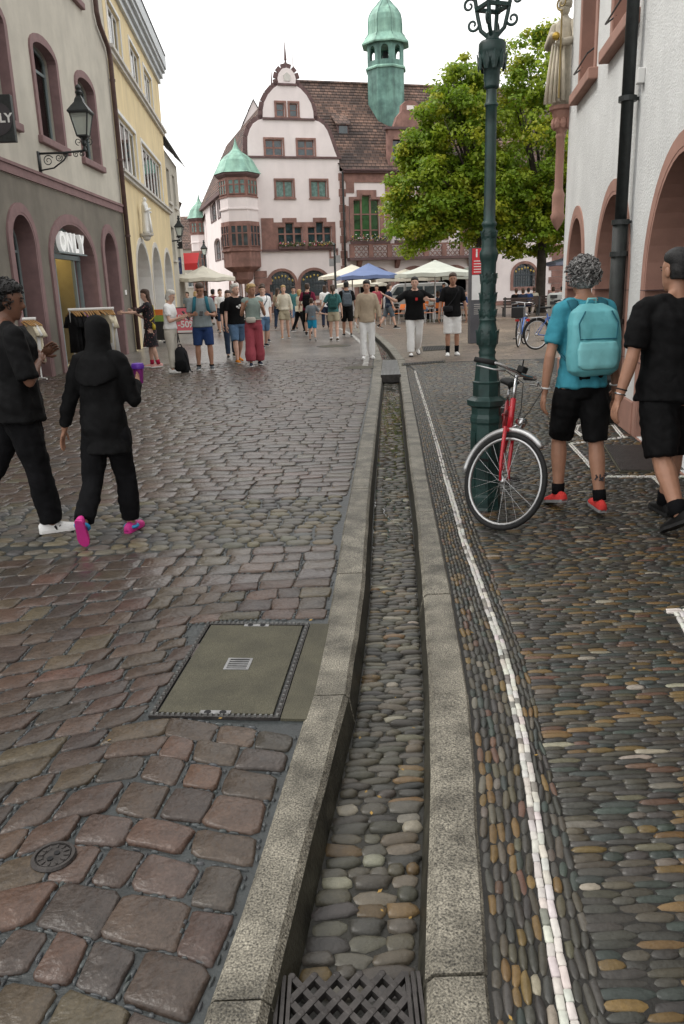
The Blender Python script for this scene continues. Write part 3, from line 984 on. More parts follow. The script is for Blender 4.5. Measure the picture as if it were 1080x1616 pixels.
# ---------------- ONLY letters, house sign, drainpipe
XU = -LB.u   # reading direction when looking at the wall from the street is -u? (facing wall on the left side, right = +Y)
m_sign = M('white_sign_letter', (.78, .78, .76), .5, var=.03, emit=.25)
lt = empty('shop_lettering', LB.P(19.1, 2.5, -.2), 'large white shop name letters in the head of the middle arch', 'sign')
for i, ch in enumerate('ONLY'):
    put_text('letter', ch, .56, LB.P(18.72 + i * .46, 2.77, -.06), LB.u, ZUP, m_sign, lt, .09, .022, .92)
mb = MB(); LB.bx(mb, 18.4, 20.4, 2.54, 2.57, -.12, -.02); mb.build('mounting_rail', m_frame, lt)
ys_ = 15.0
sg = empty('hanging_shop_sign', LB.P(ys_, 4.9, .35), 'black square hanging shop sign at the left edge, white lettering', 'sign')
zc = AT(10, 188, ys_).z
mb = MB(); LB.bx(mb, ys_ - .05, ys_ + .05, zc - .37, zc + .37, .06, .62); mb.build('sign_box', m_iron, sg, bevel=.01)
mb = MB(); mb.lathe(LB.P(ys_ - .052, zc, .34), [(.001, 0), (.27, 0), (.27, .006), (.001, .006)], 28, axis=-LB.u); mb.build('sign_disc', M('sign_grey', (.05, .045, .05), .5), sg)
put_text('sign_text', 'ONLY', .2, LB.P(ys_ - .064, zc, .34), LB.n, ZUP, m_white, sg, .006, .006)
mb = MB(); LB.bx(mb, ys_ - .02, ys_ + .02, zc + .34, zc + .38, -.02, .6); mb.build('sign_bracket', m_iron, sg)
dp = empty('drainpipe', LB.P(24.0, 0, .08), 'brown drainpipe between the beige house and the yellow house', 'drainpipe')
mb = MB(); mb.tube([LB.P(24.02, .05, .1), LB.P(24.02, 7.75, .1), LB.P(23.9, 8.0, .1), LB.P(23.25, 8.35, .1), LB.P(23.1, 8.6, .1), LB.P(23.1, 11.8, .1)], .065, 10); mb.build('pipe', m_copper_pipe, dp, True)
mb = MB()
for v in (1.2, 3.2, 5.2, 7.2, 9.2): mb = MB(); mb.lathe(LB.P(24.02 if v < 8 else 23.1, v, .1), [(.06, 0), (.08, 0), (.08, .06), (.06, .06)], 10); mb.build('pipe_clip', m_copper_pipe, dp)
pass
# small house plaques
pl = MB(); LB.bx(pl, 23.45, 23.6, 1.62, 1.75, 0, .02); tag(pl.build('house_plaque', m_white), 'small white plaque on the olive wall beside the drainpipe', 'plaque')

# ---------------- wall lantern with scrolled bracket
def lantern_head(mb_f, mb_g, c, w, h, base=.55):
    """four-sided tapering street lantern: frame bars, glass, hipped cap with finial; c = bottom centre"""
    c = Vector(c); b = w * base
    cor = lambda s, z: [c + Vector((i * s / 2, j * s / 2, z)) for i, j in ((-1, -1), (1, -1), (1, 1), (-1, 1))]
    lo, hi = cor(b, 0), cor(w, h)
    for k in range(4):
        mb_f.bar(lo[k], hi[k], .022); mb_f.bar(lo[k], lo[(k + 1) % 4], .026); mb_f.bar(hi[k], hi[(k + 1) % 4], .035)
        mb_g.add([lo[k] * .985 + c * .015, lo[(k + 1) % 4] * .985 + c * .015, hi[(k + 1) % 4] * .99 + (c + ZUP * h) * .01, hi[k] * .99 + (c + ZUP * h) * .01], [(0, 1, 2, 3)])
    rings = [cor(w * s, h + z) for s, z in ((1.18, .0), (1.2, .03), (.8, .13), (.5, .2), (.42, .26), (.2, .33), (.14, .36))]
    mb_f.loft(rings)
    mb_f.lathe(c + ZUP * (h + .34), [(.05, 0), (.075, .05), (.04, .09), (.06, .13), (.045, .17), (.001, .2)], 10)
def scroll(mb, c, X, Y, r, turns, w, sgn=1, a0=0):
    c, X, Y = Vector(c), Vector(X), Vector(Y)
    pts = []
    n = int(16 * turns)
    for k in range(n + 1):
        t = k / n; a = a0 + sgn * 2 * pi * turns * t; q = r * (1 - .8 * t)
        pts.append(c + X * (cos(a) * q) + Y * (sin(a) * q))
    mb.tube(pts, [w * (1 - .4 * k / n) for k in range(n + 1)], 6)
wl = empty('wall_lantern', LB.P(17.75, 4.1, 0), 'old glass wall lantern on a scrolled iron bracket, beige house', 'lantern')
mb = MB(); LB.bx(mb, 17.69, 17.81, 4.08, 4.48, 0, .03)
mb.tube([LB.P(17.75, 4.44, .02), LB.P(17.75, 4.44, .5), LB.P(17.75, 4.47, 1.0)], .022, 8)
mb.tube([LB.P(17.75, 4.12, .03), LB.P(17.75, 4.16, .3), LB.P(17.75, 4.3, .52), LB.P(17.75, 4.42, .62)], .016, 6)
for d, v, r, s_ in ((.2, 4.30, .11, 1), (.42, 4.35, .075, -1), (.56, 4.40, .04, 1), (.78, 4.40, .06, 1), (.9, 4.41, .05, -1)):
    scroll(mb, LB.P(17.75, v, d), LB.n, ZUP, r, 1.6, .011, s_, .5)
mb.build('bracket', m_iron, wl, True)
f_, g_ = MB(), MB(); lc = LB.P(17.75, 4.74, .97)
f_.lathe(lc - ZUP * .28, [(.02, 0), (.045, .02), (.025, .08), (.05, .14), (.03, .2), (.09, .26), (.1, .28)], 10)
for sx_ in (-1, 1):
    for ax in ((1, 0, 0), (0, 1, 0)): scroll(f_, lc - ZUP * .1 + Vector(ax) * (sx_ * .11), Vector(ax) * sx_, ZUP, .07, 1.2, .01, 1, -1.5)
lantern_head(f_, g_, lc, .36, .42)
f_.build('lantern_frame', m_iron, wl); g_.build('lantern_glass', m_frost, wl)

# ---------------- yellow house with arcade
YB = Fac((-5.94, 24.15), (-.0837, .9965), (.9965, .0837))
m_yellow = M('yellow_render', (.74, .61, .37), .9, var=.06, vs=1.2, streak=.12, bump=.2, bs=70)
m_pale = M('pale_stone', (.60, .58, .54), .85, var=.08, vs=3, streak=.1)
m_zinc = M('zinc_gutter', (.52, .55, .57), .5, var=.1, vs=2)
m_slate = M('slate_roof', (.13, .14, .15), .7, var=.25, vs=9)
yel = empty('yellow_house', YB.P(6, 0), 'yellow rendered house with white arcade arches and white window bands', 'building')
yar = [(1.45, 4.55, 1.9, 1.35), (5.05, 7.75, 1.95, 1.35), (8.6, 11.3, 2.0, 1.3)]
uw = [(.55, 2.7, 3), (4.4, 6.6, 3), (7.5, 9.7, 3)]; lw = [(.55, 3.95, 4), (5.1, 10.4, 6)]
END = 12.2
mb = MB()
YB.wall(mb, rect(.02, END, 0, 10.0), [arch(a, b, .005, c, r) for a, b, c, r in yar] + [rect(a, b, 8.22, 9.5) for a, b, n in uw] + [rect(a, b, 5.1, 6.6) for a, b, n in lw], .4)
mb.build('facade_wall', m_yellow, yel)
for a, b, c, r in yar:
    surround(YB, yel, arch(a - .13, b + .13, 0, c, r + .14), arch(a, b, -.01, c, r), .03, m_pale, 'arch_surround')
for a, b, c, r in yar:
    mb = MB(); YB.slab(mb, arch(a, b, 0.003, c, r), -.45, .024, 0, [arch(a + .03, b - .03, -.01, c, r - .03)]); mb.build('arch_reveal', m_white, yel)
mb = MB(); YB.bx(mb, .02, END, 0, 10, -6.3, -6.0); YB.bx(mb, END - .3, END, 0, 10, -6, -.4); YB.bx(mb, .02, END - .3, 3.9, 4.1, -6, -.4); YB.bx(mb, .02, .2, 0, 10, -6, -.4); YB.bx(mb, .2, END - .3, 7.3, 7.5, -6, -.4)
mb.build('side_walls', m_pale, yel)
mb = MB(); YB.bx(mb, .2, END - .3, 0, 3.9, -1.7, -1.5); mb.build('arcade_rear_wall', m_white, yel)
mb = MB()
for u in (2.4, 5.6, 9.0): mb = MB(); YB.bx(mb, u, u + 1.1, .02, 2.3, -1.5, -1.46); mb.build('arcade_door', M('arcade_door_wood', (.42, .28, .14), .6, var=.1), yel)
for a, b, n in uw: window(YB, yel, a, b, 8.22, 9.5, .12, n, 1, m_white, m_glass, .08, 0, None, .14); surround(YB, yel, rect(a - .08, b + .08, 8.2, 9.58), rect(a, b, 8.22, 9.5), .03, m_white, 'window_surround'); backing(YB, yel, a, b, 8.1, 9.6, -.42, -1.3)
for a, b, n in lw: window(YB, yel, a, b, 5.1, 6.6, .12, n, 1, m_white, m_glass, .09, 0, None, .16); surround(YB, yel, rect(a - .1, b + .1, 5.08, 6.7), rect(a, b, 5.1, 6.6), .03, m_white, 'window_surround'); backing(YB, yel, a, b, 5.0, 6.7, -.42, -1.3)
# net curtains behind the panes
m_net = M('net_curtain', (.5, .52, .52), .9, var=.06)
for a, b, n in uw + lw:
    v0, v1 = (8.26, 9.46) if (a, b, n) in uw else (5.14, 6.56)
    mb = MB(); k = int((b - a) / .06); vs = []
    for i in range(k + 1):
        u = a + .04 + (b - a - .08) * i / k; d = -.22 + .02 * (i % 2); vs += [YB.P(u, v0, d), YB.P(u, v1, d)]
    mb.add(vs, [(2 * i, 2 * i + 2, 2 * i + 3, 2 * i + 1) for i in range(k)]); mb.build('curtain', m_net, yel)
for v, t in ((4.88, .17), (7.98, .2)):
    mb = MB(); YB.bx(mb, .02, END + .08, v, v + t * .55, 0, .1); YB.bx(mb, .02, END + .12, v + t * .55, v + t, 0, .17); mb.build('ledge', m_pale, yel)
mb = MB()
for v0, v1, d in ((9.95, 10.15, .1), (10.15, 10.35, .2), (10.35, 10.5, .3), (10.5, 10.95, .36)): YB.bx(mb, .0, END + d * .5, v0, v1, -.3, d)
mb.build('cornice', m_zinc, yel)
mb = MB(); mb.prism([YB.P(0, 10.95, .4), YB.P(0, 14, -3), YB.P(0, 10.95, -6.3)], YB.u * END); mb.build('roof', m_slate, yel)
# statue on the wall (robed figure on a console)
def robed(mb, c, h, fwd, seed=0, sl=1.0):
    """draped standing figure, c = feet, fwd = facing direction"""
    c = Vector(c); F = Vector(fwd).normalized(); R = F.cross(ZUP); n = 20
    prof = [(0, .155, .13), (.08, .145, .125), (.3, .12, .11), (.5, .118, .1), (.62, .125, .095), (.74, .14, .09), (.8, .13, .08), (.835, .06, .055), (.86, .045, .045)]
    rings = []
    for t, rx, ry in prof:
        ring = []
        for k in range(n):
            a = 2 * pi * k / n; q = 1 + (.09 * sin(a * 6 + seed + t * 3) * (1 - t) if t < .75 else 0)
            ring.append(c + R * (cos(a) * rx * h * q * sl) + F * (sin(a) * ry * h * q * sl) + ZUP * (t * h))
        rings.append(ring)
    mb.loft(rings)
    mb.ball(c + ZUP * h * .915 + F * .01, (.05 * h, .058 * h, .068 * h), 12, 8, 0, R, F)
    mb.ball(c + ZUP * h * .9 + F * .055 * h, (.01 * h, .018 * h, .02 * h), 6, 4, 0, R, F)
    for s in (-1, 1):
        sh = c + R * (s * .12 * h) + ZUP * h * .77
        el = c + R * (s * .165 * h) + ZUP * h * .6 + F * .03 * h
        ha = c + R * (s * .05 * h) + ZUP * h * (.66 if s > 0 else .58) + F * .14 * h
        mb.tube([sh, el, ha], [.045 * h, .05 * h, .035 * h], 8, roundcap=True)
        mb.ball(ha, .028 * h, 8, 5)
    # mantle folds
    for k in range(5):
        x = -.09 + .045 * k
        mb.tube([c + R * (x * h * .7) + F * (.1 * h) + ZUP * h * .6, c + R * (x * h) + F * (.125 * h) + ZUP * h * .3, c + R * (x * h * 1.2) + F * (.14 * h) + ZUP * h * .03], [.012 * h, .018 * h, .022 * h], 6)
    return mb
st = empty('wall_statue', YB.P(3.0, 3.45, .2), 'white robed saint statue on the yellow house above the arcade', 'statue')
robed(MB(), YB.P(3.0, 3.5, .22), 1.12, YB.n, 1).build('figure', m_white, st, True)
mb = MB(); mb.lathe(YB.P(3.0, 3.28, .2), [(.05, 0), (.12, .06), (.14, .12), (.22, .16), (.24, .22), (.001, .22)], 12); mb.build('console', m_pale, st)
# ================================================================== town hall across the square
HA = Fac((12.545, 64.866), (.961, .275), (.275, -.961))
m_pink = M('pale_pink_render', (.80, .725, .71), .9, var=.05, vs=.8, streak=.045, bump=.15, bs=30)
m_red = M('red_sandstone', (.27, .15, .125), .85, var=.22, vs=2.2, streak=.2, bump=.3, bs=14)  # haze put into the colour: town hall red made paler
m_redd = M('dark_red_moulding', (.13, .08, .078), .8, var=.2, vs=3)  # lightened along with the red, in place of haze
m_pane = M('leaded_dark_glass', (.03, .05, .06), .12, var=.5, vs=2.5, spec=.8)
m_teal = M('teal_leaded_glass', (.13, .22, .20), .25, var=.35, vs=5, spec=.6)
m_green_pane = M('green_reflecting_glass', (.03, .085, .03), .15, var=.7, vs=1.2, spec=.8)
m_copper = M('verdigris_copper', (.27, .50, .41), .6, var=.22, vs=1.6, streak=.4, col2=(.34, .58, .46))
m_copperd = M('dark_verdigris_copper', (.13, .27, .235), .6, var=.35, vs=1.2, streak=.5, col2=(.2, .38, .32))
def roof_mat(name, c1, c2, ax):
    m = M(name, c1, .8, var=.3, vs=.5, col2=c2)
    n = m.node_tree; N = n.nodes; lk = n.links.new; b = N['Principled BSDF']
    old = b.inputs['Base Color'].links[0].from_socket
    geo = N.new('ShaderNodeNewGeometry'); sp = N.new('ShaderNodeSeparateXYZ'); lk(geo.outputs['Position'], sp.inputs[0])
    dt = N.new('ShaderNodeVectorMath'); dt.operation = 'DOT_PRODUCT'; dt.inputs[1].default_value = ax; lk(geo.outputs['Position'], dt.inputs[0])
    cb = N.new('ShaderNodeCombineXYZ'); lk(dt.outputs['Value'], cb.inputs[0]); lk(sp.outputs['Z'], cb.inputs[1])
    br = N.new('ShaderNodeTexBrick'); br.inputs['Brick Width'].default_value = .34; br.inputs['Row Height'].default_value = .24; br.inputs['Scale'].default_value = 1; br.inputs['Mortar Size'].default_value = .022
    br.inputs['Color1'].default_value = (.6, .6, .62, 1); br.inputs['Color2'].default_value = (1.45, 1.3, 1.2, 1); br.inputs['Mortar'].default_value = (.25, .25, .25, 1)
    lk(cb.outputs[0], br.inputs['Vector'])
    mu = N.new('ShaderNodeMix'); mu.data_type = 'RGBA'; mu.blend_type = 'MULTIPLY'; mu.inputs[0].default_value = 1
    lk(old, mu.inputs[6]); lk(br.outputs['Color'], mu.inputs[7]); lk(mu.outputs[2], b.inputs['Base Color'])
    return m
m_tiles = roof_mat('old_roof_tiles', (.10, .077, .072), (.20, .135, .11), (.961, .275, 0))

def courses(mb, a, b, c, d, n, step=.035):
    """roof slope a-b (eave) to d-c (ridge) as overlapping courses"""
    a, b, c, d = map(Vector, (a, b, c, d))
    nn = (b - a).cross(d - a).normalized()
    if nn.z < 0: nn = -nn
    for i in range(n):
        t0, t1 = i / n, (i + 1.15) / n
        p = [a.lerp(d, t0) + nn * step, b.lerp(c, t0) + nn * step, b.lerp(c, min(t1, 1)), a.lerp(d, min(t1, 1))]
        q = [x - nn * step * 1.2 for x in p[:2]]
        mb.add(p + q, [(0, 1, 2, 3), (4, 5, 1, 0)])
    return mb
def oriented(F, ang, c, w):
    pass
hall = empty('town_hall', HA.P(-10, 0), 'pale pink Renaissance town hall with curved gable, copper turret and red stone trim', 'building')
AX = -15.95
prof = [(-12.5, 10.6), (-12.72, 11.1), (-13.0, 11.9), (-13.2, 12.4), (-13.45, 12.75), (-13.8, 12.97), (-14.15, 13.05), (-14.17, 13.6), (-14.3, 14.1), (-14.6, 14.6), (-15.0, 15.0), (-15.38, 15.22), (-15.31, 15.6), (-15.42, 15.95), (-15.65, 16.2), (-15.95, 16.28)]
mir = [(2 * AX - u if u > AX else u, v) for u, v in prof]
left = [(max(u, -18.95), v) for u, v in mir[::-1]]
GL, GR = -18.95, -12.4
CO = HA.P(GL, 0); HS = Fac((CO.x, CO.y), (-.275, .961), (-.961, -.275))
SL = HS.uv(322, 380)[0]
outl = [(GL, 0), (GR, 0), (GR, 10.6)] + prof + left[1:]
g_arch = [(-17.93, -16.05), (-15.62, -13.58)]
def stepped(us, v0, v1, v2):
    a, b, c, d = us
    return [(a, v0), (d, v0), (d, v1), (c, v1), (c, v2), (b, v2), (b, v1), (a, v1)]
w1 = [stepped((-17.14, -16.58, -15.93, -15.33), 4.9, 6.02, 6.32), stepped((-14.94, -14.32, -13.72, -13.15), 4.9, 6.02, 6.36)]
wins = [(-17.1, -15.86, 8.0, 9.12), (-14.55, -13.38, 8.0, 9.12), (-17.7, -16.48, 10.72, 11.76), (-15.4, -14.2, 10.72, 11.76), (-16.8, -16.22, 13.22, 14.08), (-15.86, -15.28, 13.22, 14.08)]
BW = stepped((-11.44, -10.8, -10.1, -9.43), 5.1, 7.85, 8.15)
rwin = (1.6, 3.55)
mb = MB(); HA.wall(mb, outl, [arch(a, b, 1.2, 2.15, .85) for a, b in g_arch] + w1 + [rect(a, b, c, d) for a, b, c, d in wins], .5)
mb.build('gable_wall', m_pink, hall)
dark_ar = [(-11.2, -8.6), (-8.0, -5.4), (-4.8, -2.2)]
BW2 = [[(u + 4.6 * k, v) for u, v in BW] for k in (1, 2)]
mb = MB(); HA.wall(mb, rect(GR, 6.0, 0, 9.75), [BW] + BW2 + [arch(a, b, .01, 1.7, 1.2) for a, b in dark_ar] + [arch(*rwin, 1.35, 2.3, .8)], .5)
mb.build('main_wall', m_pink, hall)
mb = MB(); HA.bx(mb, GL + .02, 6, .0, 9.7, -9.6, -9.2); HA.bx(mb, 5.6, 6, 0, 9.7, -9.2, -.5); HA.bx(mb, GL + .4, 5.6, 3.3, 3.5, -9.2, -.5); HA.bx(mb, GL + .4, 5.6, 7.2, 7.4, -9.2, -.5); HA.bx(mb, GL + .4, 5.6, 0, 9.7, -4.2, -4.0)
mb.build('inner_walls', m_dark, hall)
# string courses and gable coping
for v, a, b in ((10.55, GL - .1, GR + .15), (13.0, -17.8, -14.1), (15.16, -16.62, -15.28)):
    mb = MB(); HA.bx(mb, a, b, v, v + .13, 0, .14); mb.build('string_course', m_redd, hall)
for side in (prof, left):
    mb = MB(); vs = []
    for i in range(len(side) - 1):
        a, b = side[i], side[i + 1]
        mb.bar(HA.P(*a, -.2), HA.P(*b, -.2), .62, .16, up=HA.n)
    mb.build('gable_coping', m_redd, hall)
mb = MB(); mb.tube([HA.P(AX, 16.3, -.2), HA.P(AX, 16.75, -.2), HA.P(AX, 16.8, -.2), HA.P(AX, 17.9, -.2)], [.16, .05, .09, .015], 8); mb.build('finial', m_redd, hall)
for du in (-.95, .62):
    mb = MB(); mb.tube([HA.P(AX + du, 14.8, -.6), HA.P(AX + du, 15.45, -.6), HA.P(AX + du, 16.9 + (.5 if du > 0 else -.3), -.6)], [.12, .05, .01], 6); mb.build('finial', m_redd, hall)
mb = MB(); HA.slab(mb, [(AX - .22, 15.45), (AX + .22, 15.45), (AX + .25, 15.8), (AX, 16.0), (AX - .25, 15.8)], 0, .05); mb.build('gable_emblem', m_pale, hall)
# windows of the gable
for i, (a, b, c, d) in enumerate(wins):
    surround(HA, hall, rect(a - .13, b + .13, c - .1, d + .13), rect(a, b, c, d), .06, m_red, 'window_surround')
    window(HA, hall, a, b, c, d, .2, 2 if i < 4 else 1, 2 if i > 1 else 1, m_red, m_teal if i < 2 else m_pane, .07, 0, None, .12 if i < 4 else .04)
    mb = MB(); HA.bx(mb, a - .18, b + .18, c - .14, c - .06, .0, .13); mb.build('window_sill', m_red, hall)
mb = MB(); HA.slab(mb, [(-18.32, 4.5), (-12.85, 4.5), (-12.85, 6.33), (-13.5, 6.33), (-13.5, 6.62), (-14.5, 6.62), (-14.5, 6.33), (-15.72, 6.33), (-15.72, 6.62), (-16.76, 6.62), (-16.76, 6.33), (-17.4, 6.33), (-17.4, 6.62), (-18.3, 6.62)], 0, .07, 0, w1)
mb.build('stone_window_band', m_red, hall)
def lights(F, us, v0, v1, v2, rows, pane, dep=.2, mat=None):
    a, b, c, d = us
    for k, (p, q) in enumerate(((a, b), (b, c), (c, d))):
        top = v2 if k == 1 else v1
        mb = MB(); F.slab(mb, rect(p, q, v0, top), -dep, -dep + .1, 0, [rect(p + .07, q - .07, v0 + .06, top - .06)])
        for v in rows: F.bx(mb, p + .07, q - .07, v - .045, v + .045, -dep + .01, -dep + .09)
        w = mb.build('window', mat or m_red, hall)
        mb = MB(); F.bx(mb, p + .03, q - .03, v0 + .02, top - .02, -dep + .02, -dep + .04); mb.build('pane', pane, w)
lights(HA, (-17.14, -16.58, -15.93, -15.33), 4.9, 6.02, 6.32, [5.55], m_pane)
lights(HA, (-14.94, -14.32, -13.72, -13.15), 4.9, 6.02, 6.36, [5.55], m_pane)
mb = MB(); HA.bx(mb, -18.35, -12.75, 4.38, 4.5, 0, .22); mb.build('window_ledge', m_redd, hall)
# ground floor arched windows with iron grilles
m_grille = M('iron_grille', (.05, .06, .07), .5, metal=.3); m_gold = M('gilt_ornament', (.45, .33, .10), .4, metal=.6)
def grille_window(F, a, b, v0, vs, rise):
    surround(F, hall, arch(a - .22, b + .22, v0 - .25, vs, rise + .2), arch(a, b, v0, vs, rise), .08, m_red, 'arch_surround')
    mb = MB(); F.slab(mb, arch(a + .02, b - .02, v0, vs, rise - .02), -.42, -.4); w = mb.build('window', m_pane, hall)
    mb = MB(); n = 9
    for k in range(n + 1):
        u = a + (b - a) * k / n; x = (u - (a + b) / 2) / ((b - a) / 2)
        mb.bar(F.P(u, v0, .02), F.P(u, vs + rise * sqrt(max(0, 1 - x * x)) * .97, .02), .03)
    for v in np.arange(v0 + .2, vs + rise * .8, .22):
        x = 1 if v < vs else sqrt(max(0, 1 - ((v - vs) / rise) ** 2))
        mb.bar(F.P((a + b) / 2 - (b - a) / 2 * x, v, .03), F.P((a + b) / 2 + (b - a) / 2 * x, v, .03), .03)
    mb.bar(F.P(a, vs - .02, .04), F.P(b, vs - .02, .04), .06)
    mb.build('grille', m_grille, w)
    r = random.Random(3)
    for k in range(7):
        x = -.8 + 1.6 * k / 6; v = vs + .12 + rise * .5 * (1 - x * x) * r.uniform(.5, 1.2)
        mb = MB(); mb.ball(F.P((a + b) / 2 + x * (b - a) / 2, v, .08), (.07, .03, .09), 6, 4); mb.build('gilt_rosette', m_gold, w)
for a, b in g_arch: grille_window(HA, a, b, 1.2, 2.15, .85)
grille_window(HA, *rwin, 1.35, 2.3, .8)
for (a, b) in ((-18.3, -17.93), (-13.58, -13.2)): 
    mb = MB(); HA.bx(mb, a, b, 1.0, 2.5, .0, .06); mb.build('quoin_block', m_red, hall)
mb = MB(); HA.bx(mb, -18.3, -13.2, .55, .72, 0, .3); mb.build('stone_bench', m_red, hall)
mb = MB(); HA.bx(mb, -13.35, -12.72, 3.85, 3.95, 0, .1); HA.bx(mb, -13.35, -13.25, 3.95, 4.38, 0, .1); HA.bx(mb, -12.82, -12.72, 3.95, 4.38, 0, .1); mb.build('empty_frame', m_red, hall)
# quoins on the corner between gable and main wall
for k in range(18):
    v = .1 + k * .53
    mb = MB(); HA.bx(mb, GR - (.1 if k % 2 else .02), GR + (.42 if k % 2 else .3), v, v + .5, 0, .06); mb.build('quoin', m_red, hall)
# frieze, big mullioned windows, niches, balcony
mb = MB(); HA.bx(mb, GR + .4, 6.05, 9.0, 9.62, 0, .08); mb.build('frieze', m_red, hall)
mb = MB(); HA.bx(mb, GR + .2, 6.1, 9.62, 9.75, 0, .35); HA.bx(mb, GR + .2, 6.1, 9.75, 9.85, .1, .5); mb.build('eave_gutter', m_redd, hall)
for k in range(3):
    o = 4.6 * k
    mb = MB(); HA.slab(mb, [(u + o, v) for u, v in [(-11.75, 4.9), (-9.1, 4.9), (-9.1, 8.02), (-9.68, 8.02), (-9.68, 8.48), (-11.15, 8.48), (-11.15, 8.02), (-11.75, 8.02)]], 0, .12, 0, [[(u + o, v) for u, v in BW]]); mb.build('window_surround', m_red, hall)
    lights(HA, [u + o for u in (-11.44, -10.8, -10.1, -9.43)], 5.1, 7.85, 8.15, [5.75, 6.85], m_green_pane, .25)
    for a, b in ((-12.05, -11.8), (-8.95, -8.55)):
        mb = MB(); HA.bx(mb, a + o, b + o, 5.0, 7.4, 0, .1); mb.build('niche_pilaster', m_red, hall)
    for u in (-11.95, -8.95, -7.9):
        mb = MB(); HA.bx(mb, u + o, u + o + .6, 8.3, 9.0, 0, .07); mb.build('frieze_block', m_red, hall)
mb = MB(); HA.bx(mb, -12.0, -.4, 3.6, 3.8, 0, .75); mb.build('balcony_slab', m_redd, hall)
mb = MB(); HA.bx(mb, -12.0, -.4, 4.62, 4.75, .55, .75); mb.build('balcony_rail', m_red, hall)
for k in range(8):
    u = -12 + k * 1.45
    mb = MB(); HA.bx(mb, u, u + .35, 3.8, 4.62, .56, .74); mb.build('baluster_pier', m_red, hall)
    for j in range(3):
        for r_ in (0, 1):
            c = HA.P(u + .53 + j * .36, 4.0 + r_ * .4, .65)
            mb = MB(); mb.torus(c, .15, .035, HA.u, ZUP, 8, 5); mb.build('tracery', m_red, hall)
for u in (-11.3, -8.3, -5.3, -2.3):
    mb = MB(); mb.prism([HA.P(u, 3.6, 0), HA.P(u, 3.0, 0), HA.P(u, 3.15, .25), HA.P(u, 3.6, .6)], HA.u * .3); mb.build('balcony_corbel', m_red, hall)
for a, b in dark_ar: surround(HA, hall, arch(a - .3, b + .3, 0, 1.7, 1.45), arch(a, b, -.01, 1.7, 1.2), .08, m_red, 'arch_surround')
for k in range(9):
    v = .05 + k * .5
    mb = MB(); HA.bx(mb, 5.0 - (.25 if k % 2 else 0), 6.02, v, v + .47, 0, .07); mb.build('quoin', m_red, hall)
mb = MB(); HA.bx(mb, -1.9, 4.7, 0, .32, 0, .06); mb.build('plinth', m_red, hall)
# roofs
RD = -4.9; RH = 16.55
mb = MB(); courses(mb, HA.P(GR + .12, 9.8, .35), HA.P(6.6, 9.8, .35), HA.P(6.6, RH, RD), HA.P(AX + .2, RH, RD), 30)
courses(mb, HA.P(6.6, 9.8, -10.1), HA.P(AX + .2, 9.8, -10.1), HA.P(AX + .2, RH, RD), HA.P(6.6, RH, RD), 6)
rf = mb.build('roof', m_tiles, hall)
mb = MB(); mb.tube([HA.P(AX + .2, RH + .05, RD), HA.P(6.6, RH + .05, RD)], .13, 6); mb.build('ridge_tiles', m_tiles, rf)
mb = MB(); mb.prism([HA.P(6.5, 9.8, .3), HA.P(6.5, RH - .1, RD), HA.P(6.5, 9.8, -10)], HA.u * .1); mb.build('gable_end', m_pink, hall)
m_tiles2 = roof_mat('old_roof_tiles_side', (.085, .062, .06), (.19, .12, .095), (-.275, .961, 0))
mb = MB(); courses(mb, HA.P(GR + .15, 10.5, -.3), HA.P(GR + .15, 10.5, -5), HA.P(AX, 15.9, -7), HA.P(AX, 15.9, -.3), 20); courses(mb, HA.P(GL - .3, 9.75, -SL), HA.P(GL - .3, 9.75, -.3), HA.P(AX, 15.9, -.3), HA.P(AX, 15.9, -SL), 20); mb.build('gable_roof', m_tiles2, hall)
# dormer in the slope
def on_slope(u, t): return HA.P(u, 9.8 + (RH - 9.8) * t, .35 + (RD - .35) * t)
dm = empty('x', (0, 0, 0)); bpy.data.objects.remove(dm)
c0 = HA.uv(551, 195)
mb = MB(); HA.bx(mb, -11.9, -11.1, 12.45, 13.15, -3, -1.75); d_ = mb.build('dormer', m_redd, hall)
mb = MB(); HA.bx(mb, -11.82, -11.18, 12.55, 13.05, -1.76, -1.73); mb.build('pane', m_pane, d_)
mb = MB(); mb.prism([HA.P(-12.1, 13.1, -1.55), HA.P(-10.95, 13.1, -1.55), HA.P(-10.95, 14.4, -3.6), HA.P(-12.1, 14.4, -3.6)], (0, 0, .08)); mb.build('dormer_roof', m_tiles, d_)
# red stone scrolled dormer gable
zg = [(-8.7, 9.8), (-5.1, 9.8), (-5.1, 12.6), (-5.6, 12.75), (-5.9, 13.4), (-6.25, 13.75), (-6.3, 14.2), (-6.6, 14.45), (-6.95, 14.5), (-7.3, 14.45), (-7.6, 14.2), (-7.65, 13.75), (-8.0, 13.4), (-8.25, 12.75), (-8.7, 12.6)]
dgw = [rect(-8.35, -7.5, 10.4, 11.9), rect(-6.3, -5.45, 10.4, 11.9)]
mb = MB(); HA.slab(mb, zg, -.4, .1, 0, dgw); dg = mb.build('scrolled_dormer_gable', m_red, hall)
for q in dgw:
    mb = MB(); HA.slab(mb, q, -.3, -.26); mb.build('pane', m_pane, dg)
mb = MB(); HA.bx(mb, -8.9, -4.9, 12.55, 12.72, -.4, .25); mb.build('cornice', m_redd, dg)
mb = MB(); HA.bx(mb, -7.25, -6.65, 13.85, 14.15, .1, .14); mb.build('white_panel', m_pink, dg)
mb = MB(); courses(mb, HA.P(-8.8, 9.9, 0), HA.P(-8.8, 9.9, -4.5), HA.P(-6.9, 13.4, -4.5), HA.P(-6.9, 13.4, -.3), 8); courses(mb, HA.P(-5, 9.9, 0), HA.P(-5, 9.9, -4.5), HA.P(-6.9, 13.4, -4.5), HA.P(-6.9, 13.4, -.3), 8); mb.build('dormer_roof', m_tiles2, dg)
